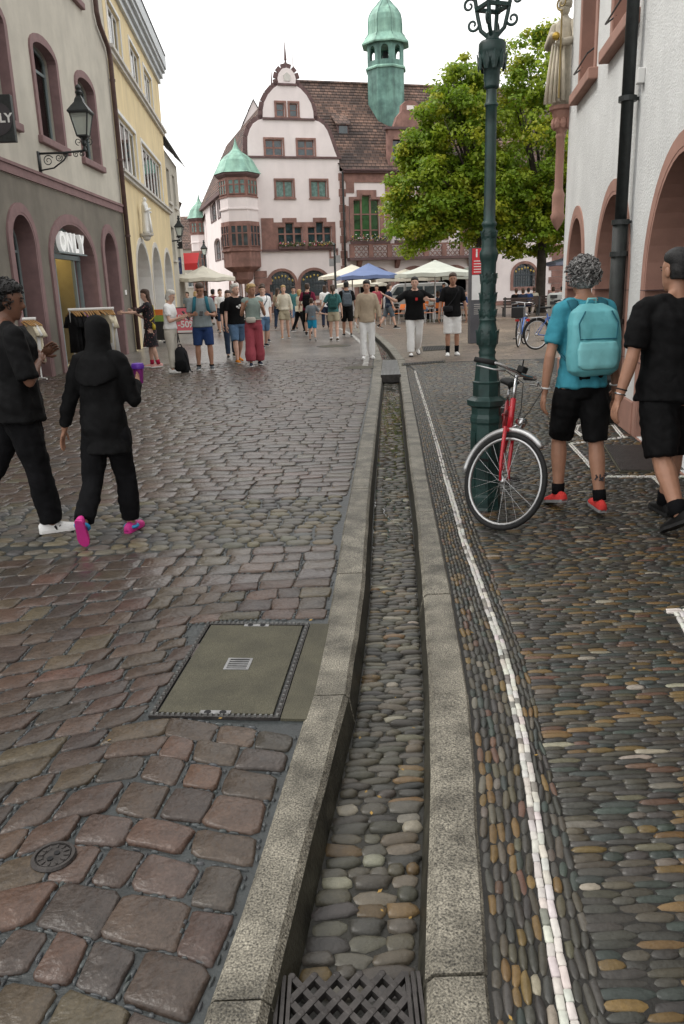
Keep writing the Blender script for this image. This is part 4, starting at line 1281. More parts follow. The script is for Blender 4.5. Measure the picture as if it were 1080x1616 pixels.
# ---------------- copper roof turret
tu = HA.uv(609, 100, -3.6)[0]
def oct_ring(c, r, z, n=8, a0=pi / 8): return [c + Vector((cos(a0 + 2 * pi * k / n) * r, sin(a0 + 2 * pi * k / n) * r, z)) for k in range(n)]
tc_ = HA.P(tu, 0, -3.6); ta = atan2(HA.u.y, HA.u.x) + pi / 8 + pi / 8
def vz(py): return HA.uv(609, py, -3.6)[1]
tz = lambda rz: [oct_ring(tc_, r, z, 8, ta) for r, z in rz]
R0 = (HA.uv(640, 120, -3.6)[0] - tu) * .95
mb = MB(); mb.loft(tz([(R0 * .98, 11.5), (R0 * .98, vz(113))])); ts = mb.build('turret_shaft', m_copperd, hall)
mb = MB(); mb.loft(tz([(R0 * 1.06, vz(113)), (R0 * 1.08, vz(111)), (R0 * 1.0, vz(108))])); mb.build('turret_ledge', m_copper, hall)
mb = MB()
zb, zt_ = vz(108), vz(72)
for k in range(8):
    p = oct_ring(tc_, R0 * .97, 0, 8, ta)[k]; q = oct_ring(tc_, R0 * .97, 0, 8, ta)[(k + 1) % 8]
    e = (q - p).normalized(); nn = Vector((e.y, -e.x, 0))
    l = (q - p).length
    F8 = Fac((p.x, p.y), (e.x, e.y), (nn.x, nn.y))
    F8.slab(mb, [(0, zb), (l, zb), (l, zt_), (0, zt_)], -.12, 0, 0, [arch(l * .25, l * .75, zb + .35, zb + 1.0, .32, 8)])
mb.build('belfry_wall', m_copperd, hall)
mb = MB(); mb.lathe(tc_ + ZUP * (zb + .25), [(.02, .9), (.16, .85), (.22, .6), (.3, .3), (.42, .1), (.44, .05), (.001, .05)][::-1], 12); mb.build('bell', m_iron, hall)
mb = MB(); mb.loft(tz([(R0 * .98, zt_ - .02), (R0 * 1.24, vz(74)), (R0 * 1.26, vz(72)), (R0 * 1.06, vz(63)), (R0 * .92, vz(57)), (R0 * .9, vz(48)), (R0 * .9, vz(36)), (R0 * .84, vz(27)), (R0 * .68, vz(18)), (R0 * .46, vz(10)), (R0 * .3, vz(3)), (R0 * .2, vz(-4)), (R0 * .1, vz(-16)), (.03, vz(-40))])); on = mb.build('onion_roof', m_copper, hall)
mb = MB()
for k in range(8):
    pr = [oct_ring(tc_, r * 1.005, z, 8, ta)[k] for r, z in [(R0 * 1.06, vz(63)), (R0 * .92, vz(57)), (R0 * .9, vz(48)), (R0 * .9, vz(36)), (R0 * .84, vz(27)), (R0 * .68, vz(18)), (R0 * .46, vz(10)), (R0 * .3, vz(3))]]
    m2 = MB(); m2.tube(pr, .025, 5); m2.build('seam', m_copperd, on)
# ---------------- corner oriel with copper cap, and a second one down the side street
def oriel(cu, cd, R, parent, cap, z1=4.5, F=HA, n8=8, a0=None):
    two = True
    c = F.P(cu, 0, cd); a0 = atan2(F.u.y, F.u.x) + pi / 8 if a0 is None else a0
    rg = lambda r, z: oct_ring(c, r, z, n8, a0)
    S_ = lambda seq, nm, m_: MB().loft([rg(r, z) for r, z in seq]).build(nm, m_, parent)
    S_([(R * .25, z1 - 2.3), (R * .5, z1 - 2.0), (R * .55, z1 - 1.5), (R * .8, z1 - 1.3), (R * .95, z1 - 1.15), (R * .95, z1 - .15), (R * 1.03, z1 - .1), (R * 1.03, z1)], 'oriel_corbel', m_red)
    S_([(R * .97, z1), (R * .97, z1 + 1.85)], 'oriel_storey', m_red)
    if two:
        S_([(R * .94, z1 + 1.85), (R * .94, z1 + 2.6), (R * 1.0, z1 + 2.62), (R * 1.0, z1 + 2.72), (R * .95, z1 + 2.74), (R * .95, z1 + 3.4)], 'oriel_band', m_pink)
        S_([(R * .99, z1 + 3.4), (R * .99, z1 + 3.5), (R * .95, z1 + 3.5), (R * .95, z1 + 4.7)], 'oriel_upper_storey', m_red)
    zt = z1 + (4.7 if two else 1.85)
    S_([(R * 1.0, zt), (R * 1.12, zt + .15), (R * 1.14, zt + .28)], 'oriel_cornice', m_redd)
    S_([(R * 1.2, zt + .28), (R * 1.16, zt + .34), (R * .98, zt + .28 + cap * .2), (R * .84, zt + .28 + cap * .36), (R * .6, zt + .28 + cap * .5), (R * .34, zt + .28 + cap * .6), (R * .17, zt + .28 + cap * .7), (R * .08, zt + .28 + cap * .82), (.02, zt + .28 + cap)], 'oriel_cap', m_copper)
    lev = [(z1 + .2, z1 + 1.6, .97)] + ([(z1 + 3.6, z1 + 4.55, .95)] if two else [])
    for v0, v1, k_ in lev:
        P = rg(R * k_, 0)
        for k in range(n8):
            p, q = P[k], P[(k + 1) % n8]
            e = (q - p); l = e.length; e.normalize(); nn = Vector((e.y, -e.x, 0))
            if nn.dot(Vector((c.x, c.y, 0)) * -1) < 0 and nn.dot(F.u) > -.5: continue
            f8 = Fac((p.x, p.y), (e.x, e.y), (nn.x, nn.y))
            for a, b in (((.1, .48), (.52, .9)) if n8 == 8 else ((.06, .34), (.36, .64), (.66, .94))):
                mb = MB(); f8.slab(mb, rect(l * a, l * b, v0, v1), 0, .07, 0, [rect(l * a + .05, l * b - .05, v0 + .05, v1 - .05)])
                f8.bx(mb, l * a + .05, l * b - .05, v0 + (v1 - v0) * .6, v0 + (v1 - v0) * .6 + .07, .01, .06)
                w = mb.build('window', m_red, parent)
                mb = MB(); f8.bx(mb, l * a + .02, l * b - .02, v0 + .02, v1 - .02, .008, .025); mb.build('pane', m_pane if v0 < 7 else m_teal, w)
oriel(HA.uv(380.5, 300, 1.2)[0], .05, 1.38, hall, 2.3, n8=6, a0=radians(-58))
sw_ = []
for px0, py0, px1, py1 in ((345, 304, 351, 344), (334, 315, 340, 351), (351.5, 369, 358, 408), (341, 376, 347, 411)):
    a = HS.uv(px0, py1); b = HS.uv(px1, py0); sw_.append((min(a[0], b[0]), max(a[0], b[0]), a[1], b[1]))
holes = [arch(a, b, c, d - .3, .3, 6) for a, b, c, d in sw_] + [arch(3.2 + 2.6 * k, 4.3 + 2.6 * k, .02, 2.0, .55, 6) for k in range(4)]
mb = MB(); HS.wall(mb, rect(0, SL, 0, 9.75), holes, .4); mb.build('side_wall', m_pink, hall)
for a, b, c, d in sw_:
    surround(HS, hall, arch(a - .12, b + .12, c - .12, d - .3, .42, 6), arch(a, b, c, d - .3, .3, 6), .05, m_redd, 'window_surround')
    window(HS, hall, a, b, c, d, .2, 2, 3, m_redd, m_pane, .08, .3)
for k in range(4): surround(HS, hall, arch(3.0 + 2.6 * k, 4.5 + 2.6 * k, 0, 2.0, .75, 6), arch(3.2 + 2.6 * k, 4.3 + 2.6 * k, -.01, 2.0, .55, 6), .05, m_red, 'arch_surround')
mb = MB(); HS.bx(mb, -.1, SL + .1, 9.6, 9.85, 0, .35); mb.build('side_eave', m_redd, hall)
oriel(SL + .3, .2, 1.15, hall, 2.4, 4.0, HS)
for k, v in enumerate(np.arange(.1, 3.0, .5)):
    mb = MB(); HA.bx(mb, GL - .05, GL + (.85 if k % 2 else 1.2), v, v + .46, 0, .1); mb.build('quoin', m_red, hall)
# drainpipe
mb = MB(); mb.tube([HA.P(-12.22, 9.7, .18), HA.P(-12.2, .1, .18)], .07, 8); tag(mb.build('drainpipe', m_iron), 'black drainpipe on the red quoins of the town hall', 'drainpipe')
# ---------------- flower boxes
m_leaf_d = M('flower_leaf', (.035, .075, .02), .6, var=.4, vs=12); m_fl = [M('pink_geranium', (.5, .08, .16), .7), M('white_geranium', (.6, .55, .55), .7), M('yellow_flower', (.5, .35, .05), .7)]
def flowers(name, c, X, l, h, label, seed):
    r = random.Random(seed); e = empty(name, c, label, 'flower box', 'flower boxes on the town hall'); X = Vector(X); c = Vector(c)
    N = Vector((X.y, -X.x, 0))
    mb = MB(); mb.box(c + ZUP * .1, (l, .22, .2), X, N); mb.build('box', m_redd, e)
    mb = MB(); m3 = [MB(), MB(), MB()]
    for k in range(int(l * 130)):
        p = c + X * r.uniform(-l / 2, l / 2) + N * r.uniform(-.15, .3) + ZUP * (.15 + h * r.betavariate(2, 2) * (1 - .5 * abs(r.random())))
        a = Vector((r.gauss(0, 1), r.gauss(0, 1), r.gauss(0, 1))).normalized(); b = a.orthogonal().normalized()
        s = r.uniform(.05, .09)
        t = mb if r.random() < .72 else m3[r.randrange(3)]
        t.add([p - a * s, p + b * s * .6, p + a * s, p - b * s * .6], [(0, 1, 2, 3)])
    tag(mb.build('foliage', m_leaf_d, e), kind='stuff')
    for k in range(3):
        if m3[k].v: tag(m3[k].build('blossoms', m_fl[(k + seed) % 3], e), kind='stuff')
flowers('flower_box', HA.P(-16.2, 4.5, .2), HA.u, 1.9, .45, 'flower box under the left mullioned window of the town hall gable', 1)
flowers('flower_box', HA.P(-14.05, 4.5, .2), HA.u, 1.85, .45, 'flower box under the right mullioned window of the town hall gable', 2)
flowers('flower_box', HA.P(-10.4, 4.75, .7), HA.u, 3.0, .6, 'long flower box on the town hall balcony, below the tall window', 3)
flowers('flower_box', HA.P(-7.2, 4.75, .7), HA.u, 2.6, .6, 'flower box on the town hall balcony partly behind the tree', 4)

# ================================================================== houses beyond
def simple_house(name, F, u0, u1, h, ridge, depth, wall, roof, label, wins=(), gable=False):
    e = empty(name, F.P((u0 + u1) / 2, 0), label, 'building')
    mb = MB()
    if gable:
        F.wall(mb, [(u0, 0), (u1, 0), (u1, h), ((u0 + u1) / 2, ridge), (u0, h)], [rect(*w) for w in wins], .4)
        F.bx(mb, u0, u0 + .3, 0, h, -depth, -.4); F.bx(mb, u1 - .3, u1, 0, h, -depth, -.4)
    else:
        F.wall(mb, rect(u0, u1, 0, h), [rect(*w) for w in wins], .4)
        F.bx(mb, u0, u0 + .3, 0, h, -depth, -.4); F.bx(mb, u1 - .3, u1, 0, h, -depth, -.4)
    mb.build('wall', wall, e)
    mb = MB(); um = (u0 + u1) / 2
    if gable:
        courses(mb, F.P(u0 - .3, h - .2, .15), F.P(u0 - .3, h - .2, -depth), F.P(um, ridge + .1, -depth), F.P(um, ridge + .1, .15), 10)
        courses(mb, F.P(u1 + .3, h - .2, -depth), F.P(u1 + .3, h - .2, .15), F.P(um, ridge + .1, .15), F.P(um, ridge + .1, -depth), 10)
    else:
        courses(mb, F.P(u0 - .2, h, .4), F.P(u1 + .2, h, .4), F.P(u1 + .2, ridge, -depth / 2), F.P(u0 - .2, ridge, -depth / 2), 12)
        courses(mb, F.P(u1 + .2, h, -depth - .4), F.P(u0 - .2, h, -depth - .4), F.P(u0 - .2, ridge, -depth / 2), F.P(u1 + .2, ridge, -depth / 2), 4)
        mb.prism([F.P(u0, h, 0), F.P(u0, ridge - .1, -depth / 2), F.P(u0, h, -depth)], F.u * .25); mb.prism([F.P(u1 - .25, h, 0), F.P(u1 - .25, ridge - .1, -depth / 2), F.P(u1 - .25, h, -depth)], F.u * .25)
    mb.build('roof', roof, e)
    for w in wins:
        window(F, e, *w, .2, 2, 2, m_white, m_pane, .07)
        mb = MB(); F.bx(mb, w[0] - .08, w[1] + .08, w[2] - .1, w[2], 0, .1); mb.build('window_sill', m_pale, e)
    return e
# white gable behind the town hall
gp = AT(400, 158, 84); 
FB = Fac((gp.x, 84), (1, .1), (.1, -1))
simple_house('gabled_house', FB, -5.4, 5.4, gp.z - 10.5, gp.z, 12, m_pink, m_tiles, 'pale house with a steep plain gable rising behind the town hall', [(-1.6, -.8, 9.5, 11), (.6, 1.4, 9.5, 11)], True)
# slate roofed house behind the yellow one
e0 = YB.P(12.25, 0)
FC = Fac((e0.x - .35, e0.y), (-.0837, .9965), (.9965, .0837))
simple_house('slate_house', FC, .05, 8.5, 8.0, 13.2, 9, m_beige, m_slate, 'house with a steep slate roof beside the yellow house', [(1 + 2.4 * k, 2.2 + 2.4 * k, v, v + 1.5) for k in range(3) for v in (3.2, 5.8)])
# left side of the far lane
e1 = FC.P(8.6, 0); FD = Fac((e1.x - .3, e1.y), (-.22, .975), (.975, .22))
m_ochre = M('ochre_render', (.55, .42, .22), .9, var=.06); m_greyr = M('grey_render', (.48, .47, .44), .9, var=.06)
simple_house('lane_house', FD, .05, 10, 6.2, 9.6, 8, m_ochre, m_tiles, 'ochre house in the far lane behind the red awning', [(1 + 2.2 * k, 2.1 + 2.2 * k, v, v + 1.4) for k in range(4) for v in (3.4,)])
simple_house('lane_house', FD, 10.1, 24, 5.6, 9.4, 8, m_greyr, m_tiles, 'pale grey house farther down the lane with a plain tiled roof', [(11.2 + 2.4 * k, 12.3 + 2.4 * k, v, v + 1.4) for k in range(5) for v in (3.2,)])
simple_house('lane_house', Fac((-24, 112), (1, .05), (.05, -1)), -4, 14, 7.5, 12, 9, m_beige, m_tiles, 'pale house closing the view at the end of the lane', [(-3 + 2.4 * k, -1.9 + 2.4 * k, v, v + 1.4) for k in range(6) for v in (2.6, 5.2)])
# brown house past the town hall
e2 = HS.P(SL + 1.6, 0); FE = Fac((e2.x, e2.y), (-.275, .961), (-.961, -.275))
m_brown = M('brown_stone', (.15, .085, .07), .85, var=.2, vs=2)
simple_house('stone_house', FE, 0, 11, 9.5, 13, 8, m_brown, m_tiles, 'dark brown stone house in the lane just past the town hall', [(1 + 2.2 * k, 2 + 2.2 * k, v, v + 1.7) for k in range(4) for v in (3.2, 6.3)])
# house right of the town hall behind the tree
simple_house('square_house', Fac((19.5, 66), (.98, .2), (.2, -.98)), 0, 22, 9.0, 14, 10, m_pink, m_tiles, 'pale house behind the tree at the right of the square', [(1.2 + 2.6 * k, 2.4 + 2.6 * k, v, v + 1.7) for k in range(8) for v in (1.2, 4.6)])
# ================================================================== white house on the right, statue, lamp post, trees
m_stucco = M('rough_white_stucco', (.70, .71, .70), .95, var=.06, vs=2, streak=.07, bump=.7, bs=48, bdist=.016)
m_rose = M('rose_sandstone', (.36, .20, .155), .8, var=.1, vs=4, bump=.15, bs=60)
m_recess = M('dark_brown_recess', (.055, .035, .028), .6, var=.2)
RH_ = 9.0
rhouse = empty('white_house', RBF.P(0, 0), 'rough white stucco house with rose stone arches along the right side', 'building')
rar = [(4.85, 6.15, 1.75, .75), (1.98, 3.78, 1.6, .95), (-.98, 1.12, 1.55, 1.05), (-3.75, -1.75, 1.55, 1.0), (-6.6, -4.6, 1.55, 1.0)]
rwn = [(4.62, 5.75), (2.35, 3.45), (-.6, .5), (-3.3, -2.2), (-6, -4.9)]
UC = 6.75
mb = MB(); RBF.wall(mb, rect(-9, UC, 0, RH_), [arch(a, b, .012, c, r) for a, b, c, r in rar] + [rect(a, b, 4.24, 6.2) for a, b in rwn], .55); mb.build('front_wall', m_stucco, rhouse)
mb = MB(); RBF.bx(mb, UC - .5, UC, 0, RH_, -8, -.55); RBF.bx(mb, -9, UC - .5, 3.2, 3.4, -8, -.55); RBF.bx(mb, -9, UC, 0, RH_, -8.4, -8); mb.build('side_wall', m_stucco, rhouse)
mb = MB(); mb.prism([RBF.P(-9, RH_, .5), RBF.P(-9, RH_ + 4, -4), RBF.P(-9, RH_, -8.6)], RBF.u * (UC + 9.3)); mb.build('roof', m_roof, rhouse)
for a, b, c, r in rar:
    surround(RBF, rhouse, arch(a - .13, b + .13, 0, c, r + .13, 20), arch(a, b, -.01, c, r, 20), .02, m_rose, 'arch_surround', .0)
    mb = MB(); RBF.slab(mb, arch(a, b, 0.004, c, r, 20), -.54, .016, 0, [arch(a + .04, b - .04, -.01, c, r - .04, 20)]); mb.build('arch_reveal', m_rose, rhouse)
    for v in (.75, 1.45):
        for u in (a, b): mb = MB(); RBF.bx(mb, u - .132, u + .132, v, v + .008, -.3, .0225); mb.build('block_joint', m_redd, rhouse)
    window(RBF, rhouse, a + .04, b - .04, .1, c + r - .05, .52, 2, 1, m_recess, m_glass, .07, r - .05, [1.9], .06, name='shop_window')
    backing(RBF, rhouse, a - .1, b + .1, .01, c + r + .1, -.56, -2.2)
for a, b in rwn:
    surround(RBF, rhouse, rect(a - .14, b + .14, 4.2, 6.34), rect(a, b, 4.24, 6.2), .02, m_rose, 'window_surround')
    mb = MB(); RBF.slab(mb, rect(a, b, 4.24, 6.2), -.3, .016, 0, [rect(a + .03, b - .03, 4.26, 6.17)]); mb.build('window_reveal', m_rose, rhouse)
    mb = MB(); RBF.bx(mb, a - .25, b + .25, 4.06, 4.2, -.02, .12); mb.build('window_sill', m_rose, rhouse, bevel=.015)
    window(RBF, rhouse, a + .03, b - .03, 4.26, 6.17, .28, 2, 2, m_white, m_glass, .07)
    backing(RBF, rhouse, a - .1, b + .1, 4.1, 6.3, -.56, -1.6)
    mb = MB(); mb.tube([RBF.P(a + .02, 4.5, -.02), RBF.P(a + .02, 4.42, .1), RBF.P(b - .02, 4.42, .1), RBF.P(b - .02, 4.5, -.02)], .012, 6); mb.build('guard_rod', m_iron, rhouse)
mb = MB(); 
for p, q in zip([-9] + sorted(b + .13 for a, b, c, r in rar), sorted(a - .13 for a, b, c, r in rar) + [UC]): RBF.bx(mb, p, q, 0, .34, 0, .035)
for p, q in zip([-9] + sorted(b + .13 for a, b, c, r in rar), sorted(a - .13 for a, b, c, r in rar) + [UC]):
    m2 = MB(); RBF.bx(m2, p, q, 0, .34, 0, .035); m2.build('plinth_stone', m_rose, rhouse, bevel=.01)
mb = MB(); RBF.bx(mb, 2.3, 2.42, 4.26, 4.42, 0, .08) ; 
bu, bv = RBF.uv(1017, 118); mb = MB(); RBF.bx(mb, bu - .05, bu + .05, bv - .08, bv + .06, 0, .07); mb.build('vent_box', m_white, rhouse, bevel=.01)
# drainpipe
dp = empty('drainpipe', RBF.P(2.0, 0, .12), 'black cast iron drainpipe on the white stucco wall', 'drainpipe')
mb = MB(); mb.tube([RBF.P(1.93, 2.1, .11), RBF.P(1.93, RH_, .11)], .062, 14); mb.build('pipe', m_iron, dp, True)
m_greenpipe = M('painted_standpipe', (.012, .015, .014), .6, var=.5, vs=14, spec=.5, bump=.3, bs=60)
mb = MB(); mb.tube([RBF.P(1.93, .02, .11), RBF.P(1.93, 2.15, .11)], .078, 14); mb.build('standpipe', m_greenpipe, dp, True)
for v in (.5, 1.1, 1.8, 2.12, 3.3, 4.4, 5.6):
    mb = MB(); mb.lathe(RBF.P(1.93, v, .11), [(.07, 0), (.092, .0), (.092, .05), (.07, .05)], 14); mb.bar(RBF.P(1.93, v + .025, 0), RBF.P(1.93, v + .025, .05), .03); mb.build('pipe_bracket', m_iron, dp)
# ---------------- bishop statue on its column at the corner
SB = RBF.P(UC + .15, 0, .1)
bs_ = empty('bishop_statue', SB + ZUP * 2.4, 'weathered stone bishop statue with mitre on a rose column at the house corner', 'statue')
m_statue = M('weathered_statue_stone', (.60, .54, .43), .85, var=.2, vs=6, streak=.4, bump=.2, bs=50)
fw = (RBF.n * .9 - RBF.u * .45 + Vector((0, 0, 0))).normalized()
fw = Vector((-.75, -.66, 0))
mb = robed(MB(), SB + ZUP * 4.22, 1.5, fw, 2, .72)
hd = SB + ZUP * (4.22 + 1.5 * .93)
Rr = fw.cross(ZUP)
mb.loft([[hd + Rr * (cos(a) * rx) + fw * (sin(a) * ry) + ZUP * z for a in [2 * pi * k / 14 for k in range(14)]] for z, rx, ry in ((.0, .095, .1), (.06, .105, .11), (.16, .09, .07), (.25, .045, .035), (.3, .01, .01))])
mb.build('figure', m_statue, bs_, True)
mb = MB(); cr = SB + fw * .27 - Rr * .12 + ZUP * 4.3
mb.tube([cr, cr + ZUP * 1.2], .014, 6); scroll(mb, cr + ZUP * 1.3, Rr, ZUP, .1, 1.4, .016, 1, -1.57); mb.build('crozier', M('old_gilt', (.32, .24, .10), .5, metal=.4), bs_)
mb = MB(); mb.ball(SB + fw * .28 + ZUP * 5.17 - Rr * .04, .06, 8, 6); mb.build('gilt_orb', M('gilt', (.6, .4, .08), .35, metal=.7), bs_)
mb = MB(); mb.lathe(SB + ZUP * 2.38, [(0.008, 0.00), (0.062, 0.08), (0.101, 0.16), (0.117, 0.22), (0.094, 0.27), (0.098, 0.50), (0.101, 0.55), (0.078, 0.60), (0.066, 0.65), (0.066, 1.38), (0.078, 1.40), (0.078, 1.44), (0.066, 1.46), (0.094, 1.52), (0.133, 1.60), (0.101, 1.64), (0.140, 1.72), (0.156, 1.78), (0.195, 1.80), (0.195, 1.85), (0.001, 1.85)], 16); mb.build('column', m_rose, bs_, True, angle=40)
for k in range(8):
    a = 2 * pi * k / 8; mb = MB(); p = SB + Vector((cos(a) * .115, sin(a) * .115, 3.98)); mb.ball(p, (.05, .05, .09), 6, 4); mb.build('capital_leaf', m_rose, bs_)
mb = MB(); mb.box(SB + ZUP * 6.35 - RBF.n * .05, (.62, .62, .5), RBF.u, RBF.n, ZUP, taper=.7)
for i, j in ((-1, -1), (1, -1), (1, 1), (-1, 1)): mb.lathe(SB + RBF.u * .27 * i + RBF.n * .27 * j + ZUP * 5.98, [(.01, 0), (.06, .08), (.03, .14), (.05, .2), (.04, .5)], 8)
mb.build('canopy', m_redd, bs_)

# ---------------- lamp post
LPx, LPy = G(765, 800).x, G(765, 800).y
lamp = empty('lamp_post', (LPx, LPy, 0), 'dark green ornate cast iron lamp post on the pebble pavement', 'street lamp')
m_lamp_green = M('lamp_green_paint', (.014, .042, .038), .42, var=.35, vs=9, spec=.5, bump=.12, bs=45)
def lp(y, w):
    P = AT(765, y, LPy); dep = (P - Vector((0, 0, CAMH))).dot(_Fw)
    return (w * dep / FPX, max(P.z, 0))
c = Vector((LPx, LPy, 0))
oct_ = [(812, 27), (800, 27), (796, 25), (780, 25), (776, 23.5), (668, 23.5), (664, 25), (658, 25), (652, 23), (642, 23.5), (638, 30), (630, 31), (626, 24), (624, 21.5), (605, 21.5), (602, 22.5), (600, 19.5), (575, 17.5), (570, 17)]
MB().lathe(c, [lp(*q) for q in oct_], 8).build('pedestal', m_lamp_green, lamp, bevel=.004)
for k in range(8):      # raised panels
    a = 2 * pi * (k + .5) / 8; r0 = lp(720, 23.5)[0] * cos(pi / 8); d = Vector((cos(a), sin(a), 0)); t = Vector((-d.y, d.x, 0))
    z0, z1 = lp(765, 1)[1], lp(680, 1)[1]
    mb = MB(); mb.prism([c + d * r0 + t * x + ZUP * z for x, z in ((-.025, z0), (.025, z0), (.025, z1), (-.025, z1))], d * .006); mb.build('pedestal_panel', m_lamp_green, lamp)
rd = [(570, 17), (566, 13), (560, 12.5), (556, 14), (552, 12), (545, 14.5), (535, 16.5), (525, 16.5), (515, 14), (508, 12.5), (505, 14), (502, 12.5), (480, 12.2), (430, 11.5), (415, 12), (410, 13.5), (404, 14.8), (398, 14.5), (393, 12), (388, 11.5), (380, 11.5), (365, 11), (360, 9.5), (357, 11), (354, 12.2), (351, 11), (349, 9.3), (300, 9.1), (200, 8.9), (170, 8.8), (167, 11), (164, 10.6), (162, 8.6), (142, 8.2), (139, 11.5), (136, 12), (133, 11.5), (128, 12.5), (110, 13), (104, 17), (98, 21), (92, 22), (86, 20.5), (84, 21.5), (70, 21.5), (66, 19), (65, 10.5), (53, 10), (50, 6)]
MB().lathe(c, [lp(*q) for q in rd], 24, flute=(lp(350, 1)[1], lp(170, 1)[1], .07)).build('column', m_lamp_green, lamp, True, angle=50)
# acanthus leaves on vase and shaft, scrolls
for (y, w, h, n) in ((532, 15.5, .10, 8), (470, 11.6, .07, 8), (440, 11.2, .07, 8), (495, 12, .06, 8), (98, 21, .10, 10), (372, 10.5, .06, 8)):
    r, z = lp(y, w)
    for k in range(n):
        a = 2 * pi * (k + (.5 if y in (440, 98) else 0)) / n; d = Vector((cos(a), sin(a), 0)); t = Vector((-d.y, d.x, 0))
        p = c + d * (r * .96) + ZUP * (z - h / 2)
        mb = MB(); mb.loft([[p + t * (-q) + ZUP * s + d * e, p + d * (e + .008) + ZUP * s, p + t * q + ZUP * s + d * e] for q, s, e in ((.012, 0, 0), (.022, h * .4, .004), (.016, h * .75, .006), (.004, h, .010))]); mb.build('leaf_ornament', m_lamp_green, lamp)
ztop = lp(52, 1)[1]
mb = MB()
hw = .15
for k in range(4):
    a = pi / 4 + k * pi / 2 + .35; d = Vector((cos(a), sin(a), 0))
    mb.tube([c + ZUP * (ztop - .02) + d * .03, c + ZUP * (ztop + .02) + d * .075, c + ZUP * (ztop + .1) + d * .095, c + ZUP * (ztop + .26) + d * .125], .013, 8)
    scroll(mb, c + d * .125 + ZUP * (ztop + .06), d, ZUP, .045, 1.3, .010, 1, 2.2)
    scroll(mb, c + d * .15 + ZUP * (ztop + .17), d, ZUP, .045, 1.3, .010, -1, 3.6)
    e = Vector((cos(a + pi / 2), sin(a + pi / 2), 0))
    mb.bar(c + d * .105 + ZUP * (ztop + .14), c + e * .105 + ZUP * (ztop + .14), .022); mb.bar(c + d * .13 + ZUP * (ztop + .27), c + e * .13 + ZUP * (ztop + .27), .03)
mb.build('lantern_cradle', m_lamp_green, lamp, True, angle=40)
f_, g_ = MB(), MB(); lantern_head(f_, g_, c + ZUP * (ztop + .285), .34, .5, .56)
rot = lambda p: c + Matrix.Rotation(.35, 3, 'Z') @ (p - c)
f_.xf(rot).build('lantern_frame', m_lamp_green, lamp); g_.xf(rot).build('lantern_glass', m_frost, lamp)

# ---------------- trees
def leaf_mat(name, c1, c2, c3):
    m = bpy.data.materials.new(name); m.use_nodes = True; n = m.node_tree; N = n.nodes; N.clear(); lk = n.links.new
    at = N.new('ShaderNodeVertexColor'); at.layer_name = 'stone'
    df = N.new('ShaderNodeBsdfPrincipled'); df.inputs['Roughness'].default_value = .5; df.inputs['Specular IOR Level'].default_value = .35
    tr = N.new('ShaderNodeBsdfTranslucent'); mi = N.new('ShaderNodeMixShader'); mi.inputs[0].default_value = .5; o = N.new('ShaderNodeOutputMaterial')
    lk(at.outputs['Color'], df.inputs['Base Color']); lk(at.outputs['Color'], tr.inputs['Color'])
    lk(df.outputs[0], mi.inputs[1]); lk(tr.outputs[0], mi.inputs[2]); lk(mi.outputs[0], o.inputs['Surface'])
    return m
m_leaf = leaf_mat('maple_leaf', None, None, None)
m_bark = M('bark', (.055, .045, .035), .9, var=.35, vs=4, bump=.8, bs=18)
